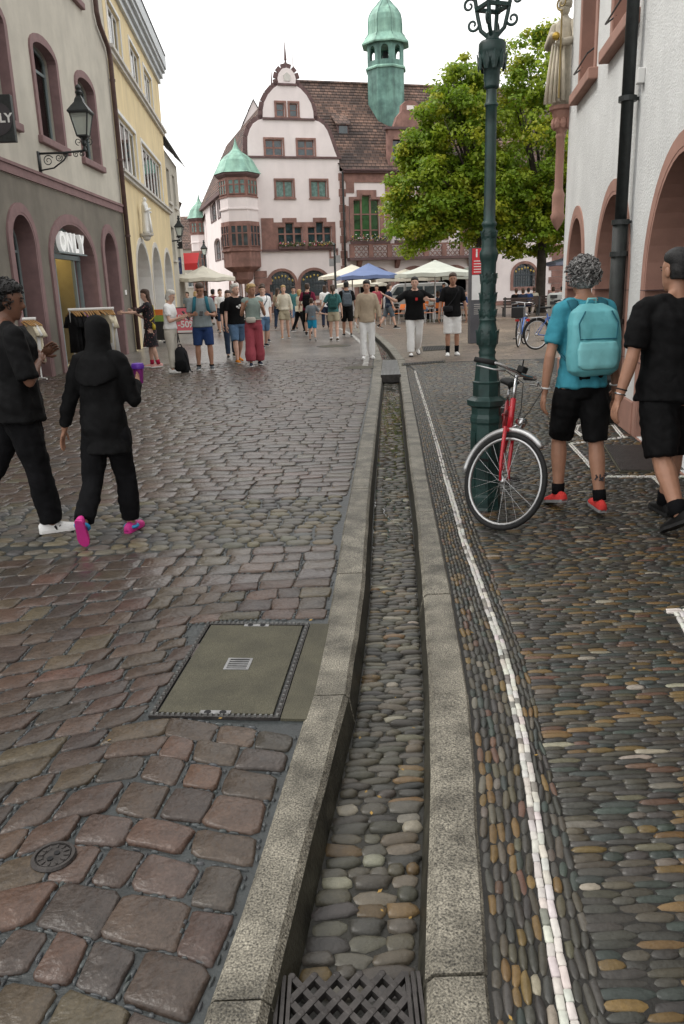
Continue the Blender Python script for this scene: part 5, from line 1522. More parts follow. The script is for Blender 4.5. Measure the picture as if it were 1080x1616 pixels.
def tree(base, lobes, label, seed, n_leaf=30000, trunk_r=.27):
    r = random.Random(seed); rng = np.random.default_rng(seed)
    base = Vector(base); t = empty('broadleaf_tree', base, label, 'tree', 'trees on the square')
    zc = min(l[0][2] - l[1][2] for l in lobes) + .9
    mb = MB(); fork = base + Vector((r.uniform(-.1, .1), 0, zc + .9))
    mb.tube([base - ZUP * .1, base + ZUP * .25, base + ZUP * 1.5, fork], [trunk_r * 1.5, trunk_r * 1.1, trunk_r, trunk_r * .85], 12, roundcap=False)
    mb.build('trunk', m_bark, t, True)
    clumps = []
    for (cx, cy, cz), (rx, ry, rz), nb in lobes:
        lc = Vector((cx, cy, cz))
        for i in range(nb):
            d = Vector((r.gauss(0, 1), r.gauss(0, 1), r.gauss(0, 1) * .9 + .1)).normalized()
            q = r.uniform(.3, 1.0) ** .5
            bump_ = 1 + .5 * noise.noise(d * 2.1 + Vector((seed, cx, cz))) + .25 * noise.noise(d * 4.5 + Vector((cx, seed, 0)))
            p = lc + Vector((d.x * rx, d.y * ry, d.z * rz)) * q * bump_
            if p.z < zc - .6: p.z = zc - .6 + r.uniform(0, .5)
            clumps.append((p, r.uniform(.38, .8), q))
        for i in range(7):
            d = Vector((r.gauss(0, 1), r.gauss(0, 1), abs(r.gauss(0, .8)))).normalized()
            e = lc + Vector((d.x * rx, d.y * ry, d.z * rz)) * .8
            m_ = fork.lerp(e, .5) + Vector((0, 0, .4))
            m2 = MB(); m2.tube([fork - ZUP * .3, fork.lerp(m_, .5) + ZUP * .3, m_, e], [.14, .1, .07, .02], 7); m2.build('limb', m_bark, t, True)
    k = max(8, n_leaf // len(clumps))
    V, C = [], []
    for p, s, q in clumps:
        tone = r.random()
        n = k
        off = rng.normal(0, 1, (n, 3)); off /= np.linalg.norm(off, axis=1)[:, None]; off *= (rng.random((n, 1)) ** .5) * s * np.array([1, 1, .62])
        pos = np.array(p)[None] + off
        nor = off / s + np.array([0, -.15, .75]) + rng.normal(0, .45, (n, 3)); nor /= np.linalg.norm(nor, axis=1)[:, None]
        a = np.cross(nor, rng.normal(0, 1, (n, 3))); a /= np.linalg.norm(a, axis=1)[:, None]; b = np.cross(nor, a)
        L_ = rng.uniform(.055, .13, (n, 1)); wd = L_ * rng.uniform(.6, .85, (n, 1))
        V.append(np.stack([pos - a * L_, pos - a * L_ * .1 + b * wd - nor * L_ * .22, pos + a * L_ * 1.1 - nor * L_ * .3, pos - a * L_ * .1 - b * wd - nor * L_ * .22], 1))
        g = np.array([.17, .275, .02]) if tone < .45 else (np.array([.25, .335, .025]) if tone < .78 else np.array([.34, .37, .03]))
        C.append(g[None] * rng.uniform(.7, 1.3, (n, 1)) * np.array([1, 1, 1]) + rng.uniform(0, .02, (n, 1)) * np.array([1, .6, 0]))
    V = np.concatenate(V).reshape(-1, 3); C = np.concatenate(C)
    F = np.arange(len(V)).reshape(-1, 4)
    F = np.concatenate([F[:, [0, 1, 2]], F[:, [0, 2, 3]]]); C = np.concatenate([C, C])
    me = fast_mesh('crown', V - np.array(base), F, C, smooth=False); me.materials.append(m_leaf)
    link_mesh('crown', me, base, t)
    return t
tA = G(852, 493); kA = lambda px, py: AT(px, py, tA.y)
def lobe(px, py, Y, rx, rz, nb, ry=None): p = AT(px, py, Y); return ((p.x, p.y, p.z), (rx, ry or rx, rz), nb)
tree((tA.x, tA.y, 0), [lobe(850, 250, tA.y, 4.1, 4.6, 330), lobe(848, 120, tA.y + .5, 1.9, 2.4, 80), lobe(880, 330, tA.y, 4.2, 2.6, 190), lobe(800, 340, tA.y - 1, 2.6, 2.2, 120)], 'tall broadleaf tree with dark trunk beside the white house', 5, 64000)
tB = G(757, 497)
tree((tB.x, tB.y, 0), [lobe(722, 235, tB.y, 2.3, 3.0, 170), lobe(728, 150, tB.y, 1.4, 1.6, 55), lobe(678, 310, tB.y - .5, 2.2, 2.3, 120), lobe(665, 350, tB.y - .5, 1.6, 1.6, 60), lobe(760, 310, tB.y, 2.5, 3.0, 120), lobe(665, 245, tB.y, 1.2, 1.2, 40)], 'yellow-green broadleaf tree with its trunk behind the lamp post', 9, 58000, .24)
# ================================================================== ironwork set in the paving
m_cast = M('cast_iron', (.055, .05, .048), .5, metal=.5, var=.3, vs=15, bump=.2, bs=80)
m_galv = M('worn_steel', (.25, .25, .25), .45, metal=.6, var=.25, vs=12)
m_conc = M('cover_concrete', (.075, .07, .048), .8, var=.22, vs=5, bump=.4, bs=150, fine=.35, fs=240)
U, V_ = cov_u, cov_v
def cp(u, v, z=0): return cov_c + U * u + V_ * v + ZUP * z
cv = empty('manhole_cover', cov_c, 'rectangular concrete manhole cover with studded steel rim in the cobbles', 'manhole cover')
W2, H2 = cov_w / 2, cov_h / 2
mb = MB(); mb.prism([cp(-W2 + .03, -H2 + .03, -.05), cp(W2 - .03, -H2 + .03, -.05), cp(W2 - .03, H2 - .03, -.05), cp(-W2 + .03, H2 - .03, -.05)], ZUP * .053, 0, [[cp(-.055, -.055, -.05), cp(.055, -.055, -.05), cp(.055, .055, -.05), cp(-.055, .055, -.05)]]); mb.build('concrete_slab', m_conc, cv, bevel=.003)
mb = MB(); mb.prism([cp(-W2, -H2, -.05), cp(W2, -H2, -.05), cp(W2, H2, -.05), cp(-W2, H2, -.05)], ZUP * .052, 0, [[cp(-W2 + .02, -H2 + .02, -.05), cp(W2 - .02, -H2 + .02, -.05), cp(W2 - .02, H2 - .02, -.05), cp(-W2 + .02, H2 - .02, -.05)]]); rim = mb.build('steel_rim', m_cast, cv)
m_stud = M('worn_stud', (.13, .13, .125), .5, metal=.5, var=.3, vs=20)
sm = MB(); sm.box((0, 0, .004), (.013, .013, .008), taper=.7); sme = sm.mesh('rim_stud'); sme.materials.append(m_stud)
n = 24
for k in range(n):
    for s_ in (-1, 1):
        for q in (cp(-W2 + cov_w * (k + .5) / n, s_ * (H2 - .01), .002), cp(s_ * (W2 - .01), -H2 + cov_h * (k + .5) / n, .002)):
            o = link_mesh('rim_stud', sme, q, rim); o.rotation_euler.z = atan2(U.y, U.x)
mb = MB(); mb.prism([cp(-.055, -.055, -.03), cp(.055, -.055, -.03), cp(.055, .055, -.03), cp(-.055, .055, -.03)], ZUP * .004); mb.build('grate_pit', m_dark, cv)
gr_ = MB(); gr_.prism([cp(-.055, -.055, -.02), cp(.055, -.055, -.02), cp(.055, .055, -.02), cp(-.055, .055, -.02)], ZUP * .0245, 0, [[cp(-.043, -.045, -.02), cp(.043, -.045, -.02), cp(.043, .045, -.02), cp(-.043, .045, -.02)]]); gg = gr_.build('grate', m_galv, cv)
for k in range(4):
    v = -.03 + .02 * k; mb = MB(); mb.bar(cp(-.045, v, -.004), cp(.045, v, -.004), .009, .014); mb.build('grate_bar', m_galv, gg)
for s_ in (-1, 1):
    mb = MB(); mb.prism([cp(-.06, s_ * (H2 - .045), -.02), cp(.06, s_ * (H2 - .045), -.02), cp(.06, s_ * (H2 - .018), -.02), cp(-.06, s_ * (H2 - .018), -.02)], ZUP * .0245); lg = mb.build('lifting_lug', m_galv, cv)
    for q in (-.03, .03):
        mb = MB(); mb.lathe(cp(q, s_ * (H2 - .031), .0045), [(.001, 0), (.014, 0), (.014, .0012), (.001, .0012)], 10); mb.build('lug_hole', m_dark, lg)
# concrete strip between cover and kerb
mb = MB(); mb.prism([cp(W2 + .004, -H2, -.05), cp(W2 + .125, -H2, -.05), cp(W2 + .115, H2, -.05), cp(W2 + .004, H2, -.05)], ZUP * .05); tag(mb.build('cover_surround', m_conc, street))
cap = empty('valve_cap', CAP, 'small round cast iron valve cap among the setts, lower left', 'valve cap')
MB().lathe(CAP + ZUP * -.03, [(.06, 0), (.064, .03), (.06, .037), (.052, .037), (.05, .03), (.001, .03)], 28).build('ring', m_cast, cap)
MB().lathe(CAP + ZUP * .0005, [(.048, 0), (.046, .004), (.03, .005), (.028, .002), (.001, .002)], 28).build('lid', m_cast, cap)
for k in range(12):
    a = 2 * pi * k / 12; mb = MB(); mb.bar(CAP + Vector((cos(a) * .03, sin(a) * .03, .006)), CAP + Vector((cos(a) * .044, sin(a) * .044, .006)), .005, .004); mb.build('rib', m_cast, cap)
for s_ in (-1, 1):
    mb = MB(); mb.lathe(CAP + Vector((.006 * s_, .012 * s_, .0035)), [(.001, 0), (.009, 0), (.009, .002), (.001, .002)], 10); mb.build('key_hole', m_dark, cap)
# lattice grate closing the near end of the channel
zg_ = -.045
a0, a1 = G(440, 1541, zg_), G(662, 1552, zg_)
gx0, gx1, gy1, gy0 = a0.x, a1.x, a0.y, a0.y - .42
lg = empty('lattice_grate', ((gx0 + gx1) / 2, gy1, zg_), 'dark steel lattice grate across the water channel, front edge', 'grate')
w_ = gx1 - gx0
mb = MB()
for x in (gx0, gx0 + .014, gx0 + .028, gx1 - .028, gx1 - .014, gx1): m2 = MB(); m2.bar((x, gy0, zg_ - .012), (x, gy1, zg_ - .012), .009, .03); m2.build('side_bar', m_cast, lg)
i0, i1 = gx0 + .032, gx1 - .032
sp = (i1 - i0) / 5.0
k = -12
def clip_seg(x0, y0, dx, dy):
    ts = []
    t0, t1 = -10, 10
    for o, d, lo, hi in ((x0, dx, i0, i1), (y0, dy, gy0, gy1)):
        a, b = (lo - o) / d, (hi - o) / d
        t0, t1 = max(t0, min(a, b)), min(t1, max(a, b))
    return (t0, t1)
for k in range(-14, 22):
    for sg in (-1, 1):
        x0 = i0 + sp * k
        t0, t1 = clip_seg(x0, gy1, sg * .8, 1)
        if t1 - t0 > .01:
            m2 = MB(); m2.bar((x0 + sg * .8 * t0, gy1 + t0, zg_ - .01 + .001 * sg), (x0 + sg * .8 * t1, gy1 + t1, zg_ - .01 + .001 * sg), .016, .02); m2.build('lattice_bar', m_cast, lg)
jm = MB(); jm.lathe((0, 0, 0), [(.010, 0), (.009, .002), (.006, .003), (.001, .003)], 8); jme = jm.mesh('lattice_stud'); jme.materials.append(m_cast)
for j in range(8):
    for k in range(6):
        p = (i0 + sp * (k + (.5 if j % 2 else 0)), gy1 - j * sp / 1.6 - .0, zg_ - .001)
        if p[0] < i1 and p[1] > gy0: link_mesh('lattice_stud', jme, p, lg)
strip('channel_drop', lambda y: LI(y) - .02, lambda y: RI(y) + .02, [gy0 - .1, gy1 + .02], -.19, m_dark)
# slotted bridge grate farther up the channel
by0, by1 = G(615, 592, .03).y, G(615, 568, .03).y
bg_ = empty('bridge_grate', ((LI(by0) + RI(by0)) / 2, by0, 0), 'raised slotted steel grate bridging the channel, far end', 'grate')
xa, xb = LI(by0) - .02, RI(by0) + .02
xc, xd = LI(by1) + .0, RI(by1) - .0
mb = MB(); mb.prism([(xa, by0, -.02), (xb, by0, -.02), (xd, by1, -.02), (xc, by1, -.02)], (0, 0, .035)); mb.build('tray', m_cast, bg_)
nb = 14
for k in range(nb):
    t = (k + .5) / nb; mb = MB(); mb.bar((xa + (xb - xa) * t, by0, .022), (xc + (xd - xc) * t, by1, .022), .014, .018); mb.build('slot_bar', m_galv, bg_)
mb = MB(); mb.box(((xa + xb) / 2, by0 - .012, -.03), (xb - xa, .02, .14)); mb.build('end_plate', m_cast, bg_)
# line drain and other covers on the square
def flat_grate(name, quad, label, nx, cat='grate', mat=None):
    c = sum(quad, Vector()) / 4; e = empty(name, c, label, cat)
    mb = MB(); q2 = [p + (c - p).normalized() * .035 for p in quad]
    mb.prism([p - ZUP * .02 for p in quad], ZUP * .026, 0, [[p - ZUP * .02 for p in q2]]); mb.build('frame', mat or m_conc, e)
    mb = MB(); mb.prism([p + ZUP * .001 for p in q2], ZUP * .002); mb.build('pit', m_dark, e)
    for k in range(nx):
        t = (k + .5) / nx; a, b = q2[0].lerp(q2[1], t), q2[3].lerp(q2[2], t)
        mb = MB(); mb.bar(a + ZUP * .006, b + ZUP * .006, .012, .014); mb.build('bar', m_cast, e)
flat_grate('line_drain', [G(634, 577.5), G(704, 572), G(703, 569), G(634, 574)], 'long narrow drain grate beside the bridge grate', 26)
flat_grate('drain_grate', [G(668, 554.5), G(706, 552), G(702, 545.5), G(666, 547)], 'rectangular drain grate on the square between two walking men', 14)
flat_grate('cellar_grate', [CELLAR[3], CELLAR[2], CELLAR[1], CELLAR[0]], 'dark cellar light well grate beside the white house, inside a white stone border', 34)
for (px, py, r, l) in ((566, 580, .38, 'round iron manhole cover near the bridge grate'), (527, 546, .5, 'round iron manhole cover farther up the street')):
    p = G(px, py); e = empty('manhole', p, l, 'manhole cover')
    MB().lathe(p - ZUP * .02, [(r, 0), (r, .022), (r * .92, .024), (r * .9, .021), (.001, .021)], 28).build('rim', m_cast, e)
    MB().lathe(p - ZUP * .02, [(r * .88, .02), (r * .86, .026), (.001, .026)], 28).build('lid', m_conc, e)
# white inlaid line left of the channel beyond the setts
wl_pts = [G(*q) for q in ((576, 581), (579, 565), (576, 552), (570, 541), (560, 532), (548, 524), (536, 518))]
mb = MB()
for a, b in zip(wl_pts[:-1], wl_pts[1:]):
    t = (b - a).normalized(); nn = Vector((-t.y, t.x, 0)) * .06
    mb.prism([a - nn, a + nn, b + nn, b - nn], ZUP * .003)
m_pline = M('white_stone_line', (.36, .35, .33), .7, var=.3, vs=10); mb.build('white_line', m_pline, street2)

# ================================================================== bicycles
m_tyre = M('tyre', (.012, .012, .012), .8, var=.3); m_chrome = M('chrome', (.55, .55, .56), .25, metal=1, var=.1); m_alu = M('aluminium', (.5, .5, .5), .4, metal=.8, var=.1)
def bicycle(loc, heading, paint, label, steer=0.0, lean=0.0, s=1.0, guard=True, basket=False, rack=True):
    e = empty('bicycle', loc, label, 'bicycle')
    Rz = Matrix.Rotation(heading, 4, 'Z'); Rl = Matrix.Rotation(lean, 4, 'X')
    base = Matrix.Translation(Vector(loc)) @ Rz @ Rl
    W = lambda p: base @ (Vector(p) * s)
    HT0, HT1 = Vector((.925, 0, .705)), Vector((.865, 0, .90))       # head tube bottom / top
    ax = (HT1 - HT0).normalized(); Rs = Matrix.Rotation(steer, 3, ax)
    WF = lambda p: W(HT0 + Rs @ (Vector(p) - HT0))
    R = .345; rh, fh = Vector((0, 0, R)), Vector((1.05, 0, R)); bb = Vector((.43, 0, .29)); st_ = Vector((.27, 0, .80))
    def wheel(hub, fn, nm):
        mb = MB(); mb.torus(hub, R - .017, .018, (1, 0, 0), (0, 0, 1), 40, 8); w = mb.xf(fn).build(nm, m_tyre, e, True)
        mb = MB(); mb.torus(hub, R - .042, .011, (1, 0, 0), (0, 0, 1), 40, 6, flat=1.3); mb.xf(fn).build('rim', m_alu, w, True)
        mb = MB(); mb.tube([hub + Vector((0, -.04, 0)), hub + Vector((0, .04, 0))], .022, 8); mb.xf(fn).build('hub', m_chrome, w, True)
        for k in range(24):
            a = 2 * pi * k / 24; d = Vector((cos(a), 0, sin(a))); t = Vector((-d.z, 0, d.x))
            mb = MB(); mb.tube([hub + t * (.02 if k % 2 else -.02) + Vector((0, .025 * (1 if k % 4 < 2 else -1), 0)), hub + d * (R - .045)], .0012, 4); mb.xf(fn).build('spoke', m_chrome, w)
    wheel(rh, W, 'rear_wheel'); wheel(fh, WF, 'front_wheel')
    mb = MB()
    for a, b, r in ((HT0, HT1, .021), (HT0 + ax * .03, bb, .019), (HT1 - ax * .05, st_ - Vector((0, 0, .1)), .017), (bb, st_, .017)): mb.tube([a, b], r, 10)
    for s_ in (-1, 1):
        y = Vector((0, .055 * s_, 0)); mb.tube([bb + y * .6, rh + y], .011, 8); mb.tube([st_ - Vector((0, 0, .1)) + y * .3, rh + y], .009, 8)
    mb.xf(W).build('frame', paint, e, True)
    mb = MB()
    mb.tube([HT0 - ax * .02 + Vector((0, -.05, 0)), HT0 - ax * .02 + Vector((0, .05, 0))], .016, 8)
    for s_ in (-1, 1): y = Vector((0, .05 * s_, 0)); mb.tube([HT0 + y, HT0 - ax * .15 + y, Vector((1.0, 0, .46)) + y, fh + y], [.014, .014, .012, .009], 8)
    mb.xf(WF).build('fork', paint, e, True)
    hb = HT1 + ax * .17
    mb = MB(); mb.tube([HT1 - ax * .02, hb], .014, 8); mb.tube([hb, hb + Vector((.05, 0, .01))], .013, 8); mb.xf(WF).build('stem', m_chrome, e, True)
    c = hb + Vector((.05, 0, .01))
    mb = MB(); mb.tube([c + Vector((-.16, -.29, .0)), c + Vector((-.06, -.24, .015)), c + Vector((0, -.1, .01)), c, c + Vector((0, .1, .01)), c + Vector((-.06, .24, .015)), c + Vector((-.16, .29, 0))], .012, 8); h = mb.xf(WF).build('handlebar', m_chrome, e, True)
    for s_ in (-1, 1):
        mb = MB(); mb.tube([c + Vector((-.20, .305 * s_, -.005)), c + Vector((-.07, .245 * s_, .013))], .018, 8); mb.xf(WF).build('grip', m_tyre, h, True)
        mb = MB(); mb.tube([c + Vector((.0, .2 * s_, -.01)), c + Vector((-.04, .27 * s_, -.03)), c + Vector((-.15, .32 * s_, -.04))], [.01, .006, .005], 6); mb.xf(WF).build('brake_lever', m_alu, h, True)
        mb = MB(); mb.tube([c + Vector((.0, .2 * s_, -.01)), c + Vector((.12, .12 * s_, -.05)), c + Vector((.13, .05 * s_, -.22)), HT0 + Vector((.05, 0, .02))], .003, 5); mb.xf(WF).build('brake_cable', m_tyre, h)
    mb = MB(); mb.box(c + Vector((.02, -.05, .035)), (.05, .06, .045)); mb.bar(c + Vector((.02, -.06, .05)), c + Vector((.03, -.09, .1)), .01); mb.xf(WF).build('bell', m_tyre, h, bevel=.006)
    mb = MB(); mb.lathe(HT0 + Vector((.085, 0, .06)), [(.001, -.05), (.02, -.045), (.035, 0), (.036, .012), (.001, .016)], 12, axis=(1, 0, -.1)); mb.bar(HT0 + Vector((.0, 0, .0)), HT0 + Vector((.07, 0, .045)), .012); mb.xf(WF).build('headlight', m_chrome, e, True)
    if guard:
        mb = MB(); mb.torus(fh, R + .018, .022, (1, 0, 0), (0, 0, 1), 20, 6, 0, radians(60), radians(190), 1.0); mb.xf(WF).build('mudguard', m_alu if paint.name.startswith('red') else m_tyre, e, True)
        mb = MB(); mb.torus(rh, R + .018, .022, (1, 0, 0), (0, 0, 1), 20, 6, 0, radians(10), radians(190), 1.0); mb.xf(W).build('mudguard', m_tyre, e, True)
    mb = MB(); mb.tube([st_, st_ + Vector((-.03, 0, .12))], .012, 8); mb.xf(W).build('seat_post', m_chrome, e, True)
    sd_ = st_ + Vector((-.03, 0, .14))
    mb = MB(); mb.loft([[sd_ + Vector((x, cos(a) * w, sin(a) * .025)) for a in [2 * pi * k / 10 for k in range(10)]] for x, w in ((-.13, .03), (-.12, .075), (-.06, .08), (.02, .04), (.12, .022), (.14, .01))]); mb.xf(W).build('saddle', m_tyre, e, True)
    mb = MB(); mb.torus(bb + Vector((0, -.05, 0)), .085, .008, (1, 0, 0), (0, 0, 1), 24, 5); mb.xf(W).build('chainring', m_chrome, e)
    for s_, a in ((-1, .6), (1, .6 + pi)):
        q = bb + Vector((cos(a) * .17, .09 * s_, sin(a) * .17)); m2 = MB(); m2.tube([bb + Vector((0, .07 * s_, 0)), q], .01, 6); cr = m2.xf(W).build('crank', m_chrome, e)
        m2 = MB(); m2.box(q + Vector((0, .05 * s_, 0)), (.07, .09, .02)); m2.xf(W).build('pedal', m_tyre, cr)
    if rack:
        mb = MB()
        for s_ in (-1, 1): mb.tube([Vector((-.22, .06 * s_, .72)), Vector((.2, .05 * s_, .74))], .006, 6); mb.tube([Vector((-.05, .06 * s_, .72)), rh + Vector((0, .06 * s_, 0))], .006, 6)
        for x in (-.22, -.05, .1): mb.tube([Vector((x, -.06, .722)), Vector((x, .06, .722))], .006, 6)
        mb.xf(W).build('rack', m_alu, e)
        mb = MB(); mb.box((-.24, 0, .68), (.03, .1, .05)); mb.xf(W).build('tail_light', M('red_lens', (.5, .02, .02), .3), e)
    if basket:
        mb = MB(); mb.box((-.1, 0, .87), (.34, .3, .26)); mb.xf(W).build('basket', m_black, e, bevel=.02)
    return e
m_redp = M('red_bike_paint', (.42, .012, .022), .3, var=.05, coat=.5); m_bluep = M('blue_bike_paint', (.03, .12, .42), .35, var=.05, coat=.4)
# the red bicycle points at the camera; its front wheel is swung to the right
bw = G(793, 834)
hd_ = atan2(-.98, -.16); 
bh = Vector((cos(hd_), sin(hd_), 0))
bicycle((bw.x - bh.x * .85 - .02, bw.y - bh.y * .85 + .14, 0), hd_, m_redp, 'red bicycle leaning by the lamp post with its front wheel turned', radians(50), radians(-7), .93)
b1 = G(818, 548); bicycle((b1.x, b1.y, 0), radians(68), m_bluep, 'blue city bicycle with a rear basket parked on the square', radians(-10), 0, 1.0, True, True)
b2 = G(846, 552); bicycle((b2.x, b2.y, 0), radians(20), m_bluep, 'second parked blue bicycle with grey saddle, nearer the white house', 0, 0, 1.05, True)

# ================================================================== square furniture
def canopy(c, w, h, mat, e, tilt=0):
    n = 8; c = Vector(c); mb = MB()
    P = [c + Vector((cos(2 * pi * (k + .5) / n + tilt) * w / 2, sin(2 * pi * (k + .5) / n + tilt) * w / 2, 0)) for k in range(n)]
    mid = [c.lerp(p, .5) + ZUP * (h * .42) for p in P]
    top = [c + ZUP * h + (p - c) * .03 for p in P]
    low = [p - ZUP * .16 for p in P]
    for k in range(n):
        j = (k + 1) % n; sag = (P[k] + P[j]) / 2 + ZUP * .05
        mb.add([P[k], sag, P[j], mid[j], mid[k], top[j], top[k]], [(0, 1, 2, 3, 4), (4, 3, 5, 6)])
        mb.add([P[k], sag, P[j], low[j], (low[k] + low[j]) / 2 + ZUP * .04, low[k]], [(0, 5, 4, 1), (1, 4, 3, 2)])
    cn = mb.build('canopy', mat, e)
    mb = MB(); mb.loft([[c + ZUP * (h * z) + (p - c) * f for p in P] for z, f in ((.93, .1), (1.0, .03), (1.03, .02))]); mb.build('vent_cap', mat, cn)
    for k in range(n): m2 = MB(); m2.bar(P[k] - ZUP * .03, c + ZUP * (h * .8), .025); m2.build('rib', m_alu, e)
def parasol(px, py_edge, py_top, Y, wpx, mat, label, tilt=.2):
    p = AT(px, py_edge, Y); t = AT(px, py_top, Y); w = wpx * Y * 1.0 / (FPX * .985)
    e = empty('parasol', (p.x, Y, 0), label, 'parasol', 'parasols on the square')
    canopy((p.x, Y, p.z), w * 1.04, t.z - p.z, mat, e, tilt)
    mb = MB(); mb.tube([(p.x, Y, 0), (p.x, Y, t.z - .1)], .035, 8); mb.build('pole', m_alu, e)
    mb = MB(); mb.box((p.x, Y, .05), (.7, .7, .1)); mb.build('base', m_conc, e)
m_par = M('cream_canvas', (.66, .62, .52), .9, var=.06); m_parg = M('grey_green_canvas', (.50, .52, .46), .9, var=.06); m_parb = M('blue_canvas', (.15, .20, .36), .9, var=.06)
parasol(322, 440, 420, 43, 96, m_par, 'big cream parasol at the left, behind the tourist with phone', .1)
parasol(286, 440, 428, 49, 60, m_par, 'cream parasol half hidden behind the big left one', .4)
parasol(582, 436, 416, 42, 94, m_parb, 'blue parasol of the café, second from the left')
parasol(687, 432, 411, 38, 116, m_parg, 'large grey-green parasol of the café beside the tree', .3)
parasol(556, 436, 418, 47, 100, m_par, 'cream parasol directly behind the blue one')
parasol(640, 440, 425, 46, 100, m_par, 'low cream parasol behind the man in black and white')
parasol(568, 449, 438, 52, 80, m_par, 'small cream parasol at the back under the blue one')
parasol(742, 436, 420, 44, 80, m_parg, 'grey-green parasol in shade behind the lamp post')
parasol(905, 414, 401, 46, 84, M('pale_blue_canvas', (.38, .42, .58), .9), 'pale blue parasol just left of the white house', .3)
m_orange = M('orange_seat', (.60, .16, .03), .6, var=.1)
def chair0():
    e = empty('cafe_chair', (0, 0, 0), 'x', 'chair', 'orange café chairs')
    for x in (-.2, .2):
        mb = MB(); mb.tube([(x, .2, 0), (x, .2, .45), (x, -.2, .45), (x, -.24, 0)], .014, 6); mb.build('leg_frame', m_alu, e)
        mb = MB(); mb.tube([(x, .2, .44), (x, .2, .64), (x, -.2, .66), (x, -.26, .85)], .013, 6); mb.build('arm_rest', m_alu, e)
    mb = MB(); mb.box((0, 0, .455), (.4, .42, .025)); mb.build('seat', m_orange, e, bevel=.01)
    mb = MB(); mb.box((0, -.235, .73), (.38, .02, .26), (1, 0, 0), (0, 1, .25)); mb.build('backrest', m_orange, e, bevel=.01)
    return e
def table0():
    e = empty('cafe_table', (0, 0, 0), 'x', 'table', 'café tables')
    MB().lathe((0, 0, .72), [(.001, 0), (.35, 0), (.35, .025), (.001, .025)], 20).build('table_top', m_alu, e)
    MB().tube([(0, 0, .03), (0, 0, .72)], .03, 8).build('pillar', m_alu, e)
    MB().lathe((0, 0, 0), [(.001, 0), (.26, 0), (.24, .03), (.001, .04)], 16).build('foot', m_cast, e)
    return e
ch0, tb0 = chair0(), table0(); uc = ut = False
spots = [(612, 512, .3), (630, 511, 2.2), (660, 509, 1.0), (676, 510, -1.2), (692, 508, 2.8), (668, 502, .4), (708, 505, -2.0), (735, 505, 1.0), (622, 503, -1), (645, 502, 2.5)]
lab = ['beside the man in dark shorts', 'just right of the man in dark shorts', 'in front, left of the front table', 'in front, under the large parasol', 'in front, left of the man with the shoulder bag', 'behind the front table', 'right behind the man with the shoulder bag', 'by the information pillar', 'in the back row at the left', 'in the back row behind the gesturing man']
for i, (px, py, a) in enumerate(spots):
    c = ch0 if not uc else copy_tree(ch0); uc = True
    p = G(px, py); c.location = p; c.rotation_euler.z = a; c['label'] = 'orange café chair ' + lab[i]
for px, py, l in ((640, 508, 'round café table by the gesturing man'), (684, 506, 'round café table under the large grey-green parasol'), (722, 503, 'round café table near the information pillar')):
    c = tb0 if not ut else copy_tree(tb0); ut = True
    c.location = G(px, py); c['label'] = l
# white van under the parasols
vp = AT(655, 470, 50); vn = empty('parked_van', (vp.x, 50, 0), 'white van parked behind the café parasols', 'van')
mb = MB(); sec = [(-1.9, .35), (-1.9, 1.0), (-1.75, 1.15), (-1.2, 1.72), (-1.0, 1.8), (1.7, 1.82), (1.9, 1.7), (1.95, .35)]
mb.prism([(vp.x + x, 49.2, z) for x, z in sec], (0, 1.6, 0)); mb.build('body', M('van_white', (.72, .73, .74), .3, var=.03, coat=.5), vn, bevel=.06)
for x0, x1 in ((-1.45, -.75), (-.65, .4), (.5, 1.6)):
    mb = MB(); mb.prism([(vp.x + x0 + (.35 if x0 < -1 else 0), 49.19, 1.62), (vp.x + x0, 49.19, 1.15), (vp.x + x1, 49.19, 1.15), (vp.x + x1, 49.19, 1.62)], (0, -.012, 0)); mb.build('window', m_pane, vn)
for x in (-1.2, 1.25): mb = MB(); mb.lathe((vp.x + x, 49.15, .33), [(.001, 0), (.2, 0), (.33, .03), (.33, .2), (.001, .2)], 20, axis=(0, 1, 0)); mb.build('wheel', m_tyre, vn)
mb = MB(); mb.box((vp.x + 1.93, 49.4, 1.15), (.08, .16, .5)); mb.build('tail_light', M('red_lens', (.5, .02, .02), .3), vn)
# information pillar
sp_ = G(757, 541); e = empty('information_pillar', sp_, 'grey information pillar with red head and white map behind the lamp post', 'sign')
zt = AT(757, 391, sp_.y).z; kz = lambda py: AT(757, py, sp_.y).z
Xs = Vector((.97, .22, 0)); Ns = Vector((.22, -.97, 0))
hw_ = 17.5 * sp_.y / FPX
def slab_(z0, z1, d0, d1, nm, m_, inset=0): mb = MB(); mb.box(Vector((sp_.x, sp_.y, (z0 + z1) / 2)) + Ns * ((d0 + d1) / 2), (hw_ * 2 - inset, d1 - d0, z1 - z0), Xs, Ns, ZUP); return mb.build(nm, m_, e)
slab_(0, zt, -.09, .09, 'body', M('pillar_grey', (.085, .085, .095), .5), 0)
slab_(kz(433), zt - .02, .09, .096, 'red_panel', M('pillar_red', (.58, .025, .035), .5, var=.03), .06)
slab_(kz(473), kz(434), .09, .095, 'map_panel', m_white, .06)
for k in range(5): mb = MB(); mb.box(Vector((sp_.x, sp_.y, kz(412 + k * 4.3))) + Ns * .098 - Xs * .1, (.28, .003, .022), Xs, Ns, ZUP); mb.build('text_line', m_white, e)
put_text('info_mark', 'i', .3, Vector((sp_.x, sp_.y, kz(400))) + Ns * .099 - Xs * .16, Xs, ZUP, m_white, e, .003, .01)
for k in range(6): mb = MB(); mb.box(Vector((sp_.x, sp_.y, kz(480 + k * 3))) + Ns * .094 - Xs * .12, (.2, .003, .012), Xs, Ns, ZUP); mb.build('text_line', m_pale, e)
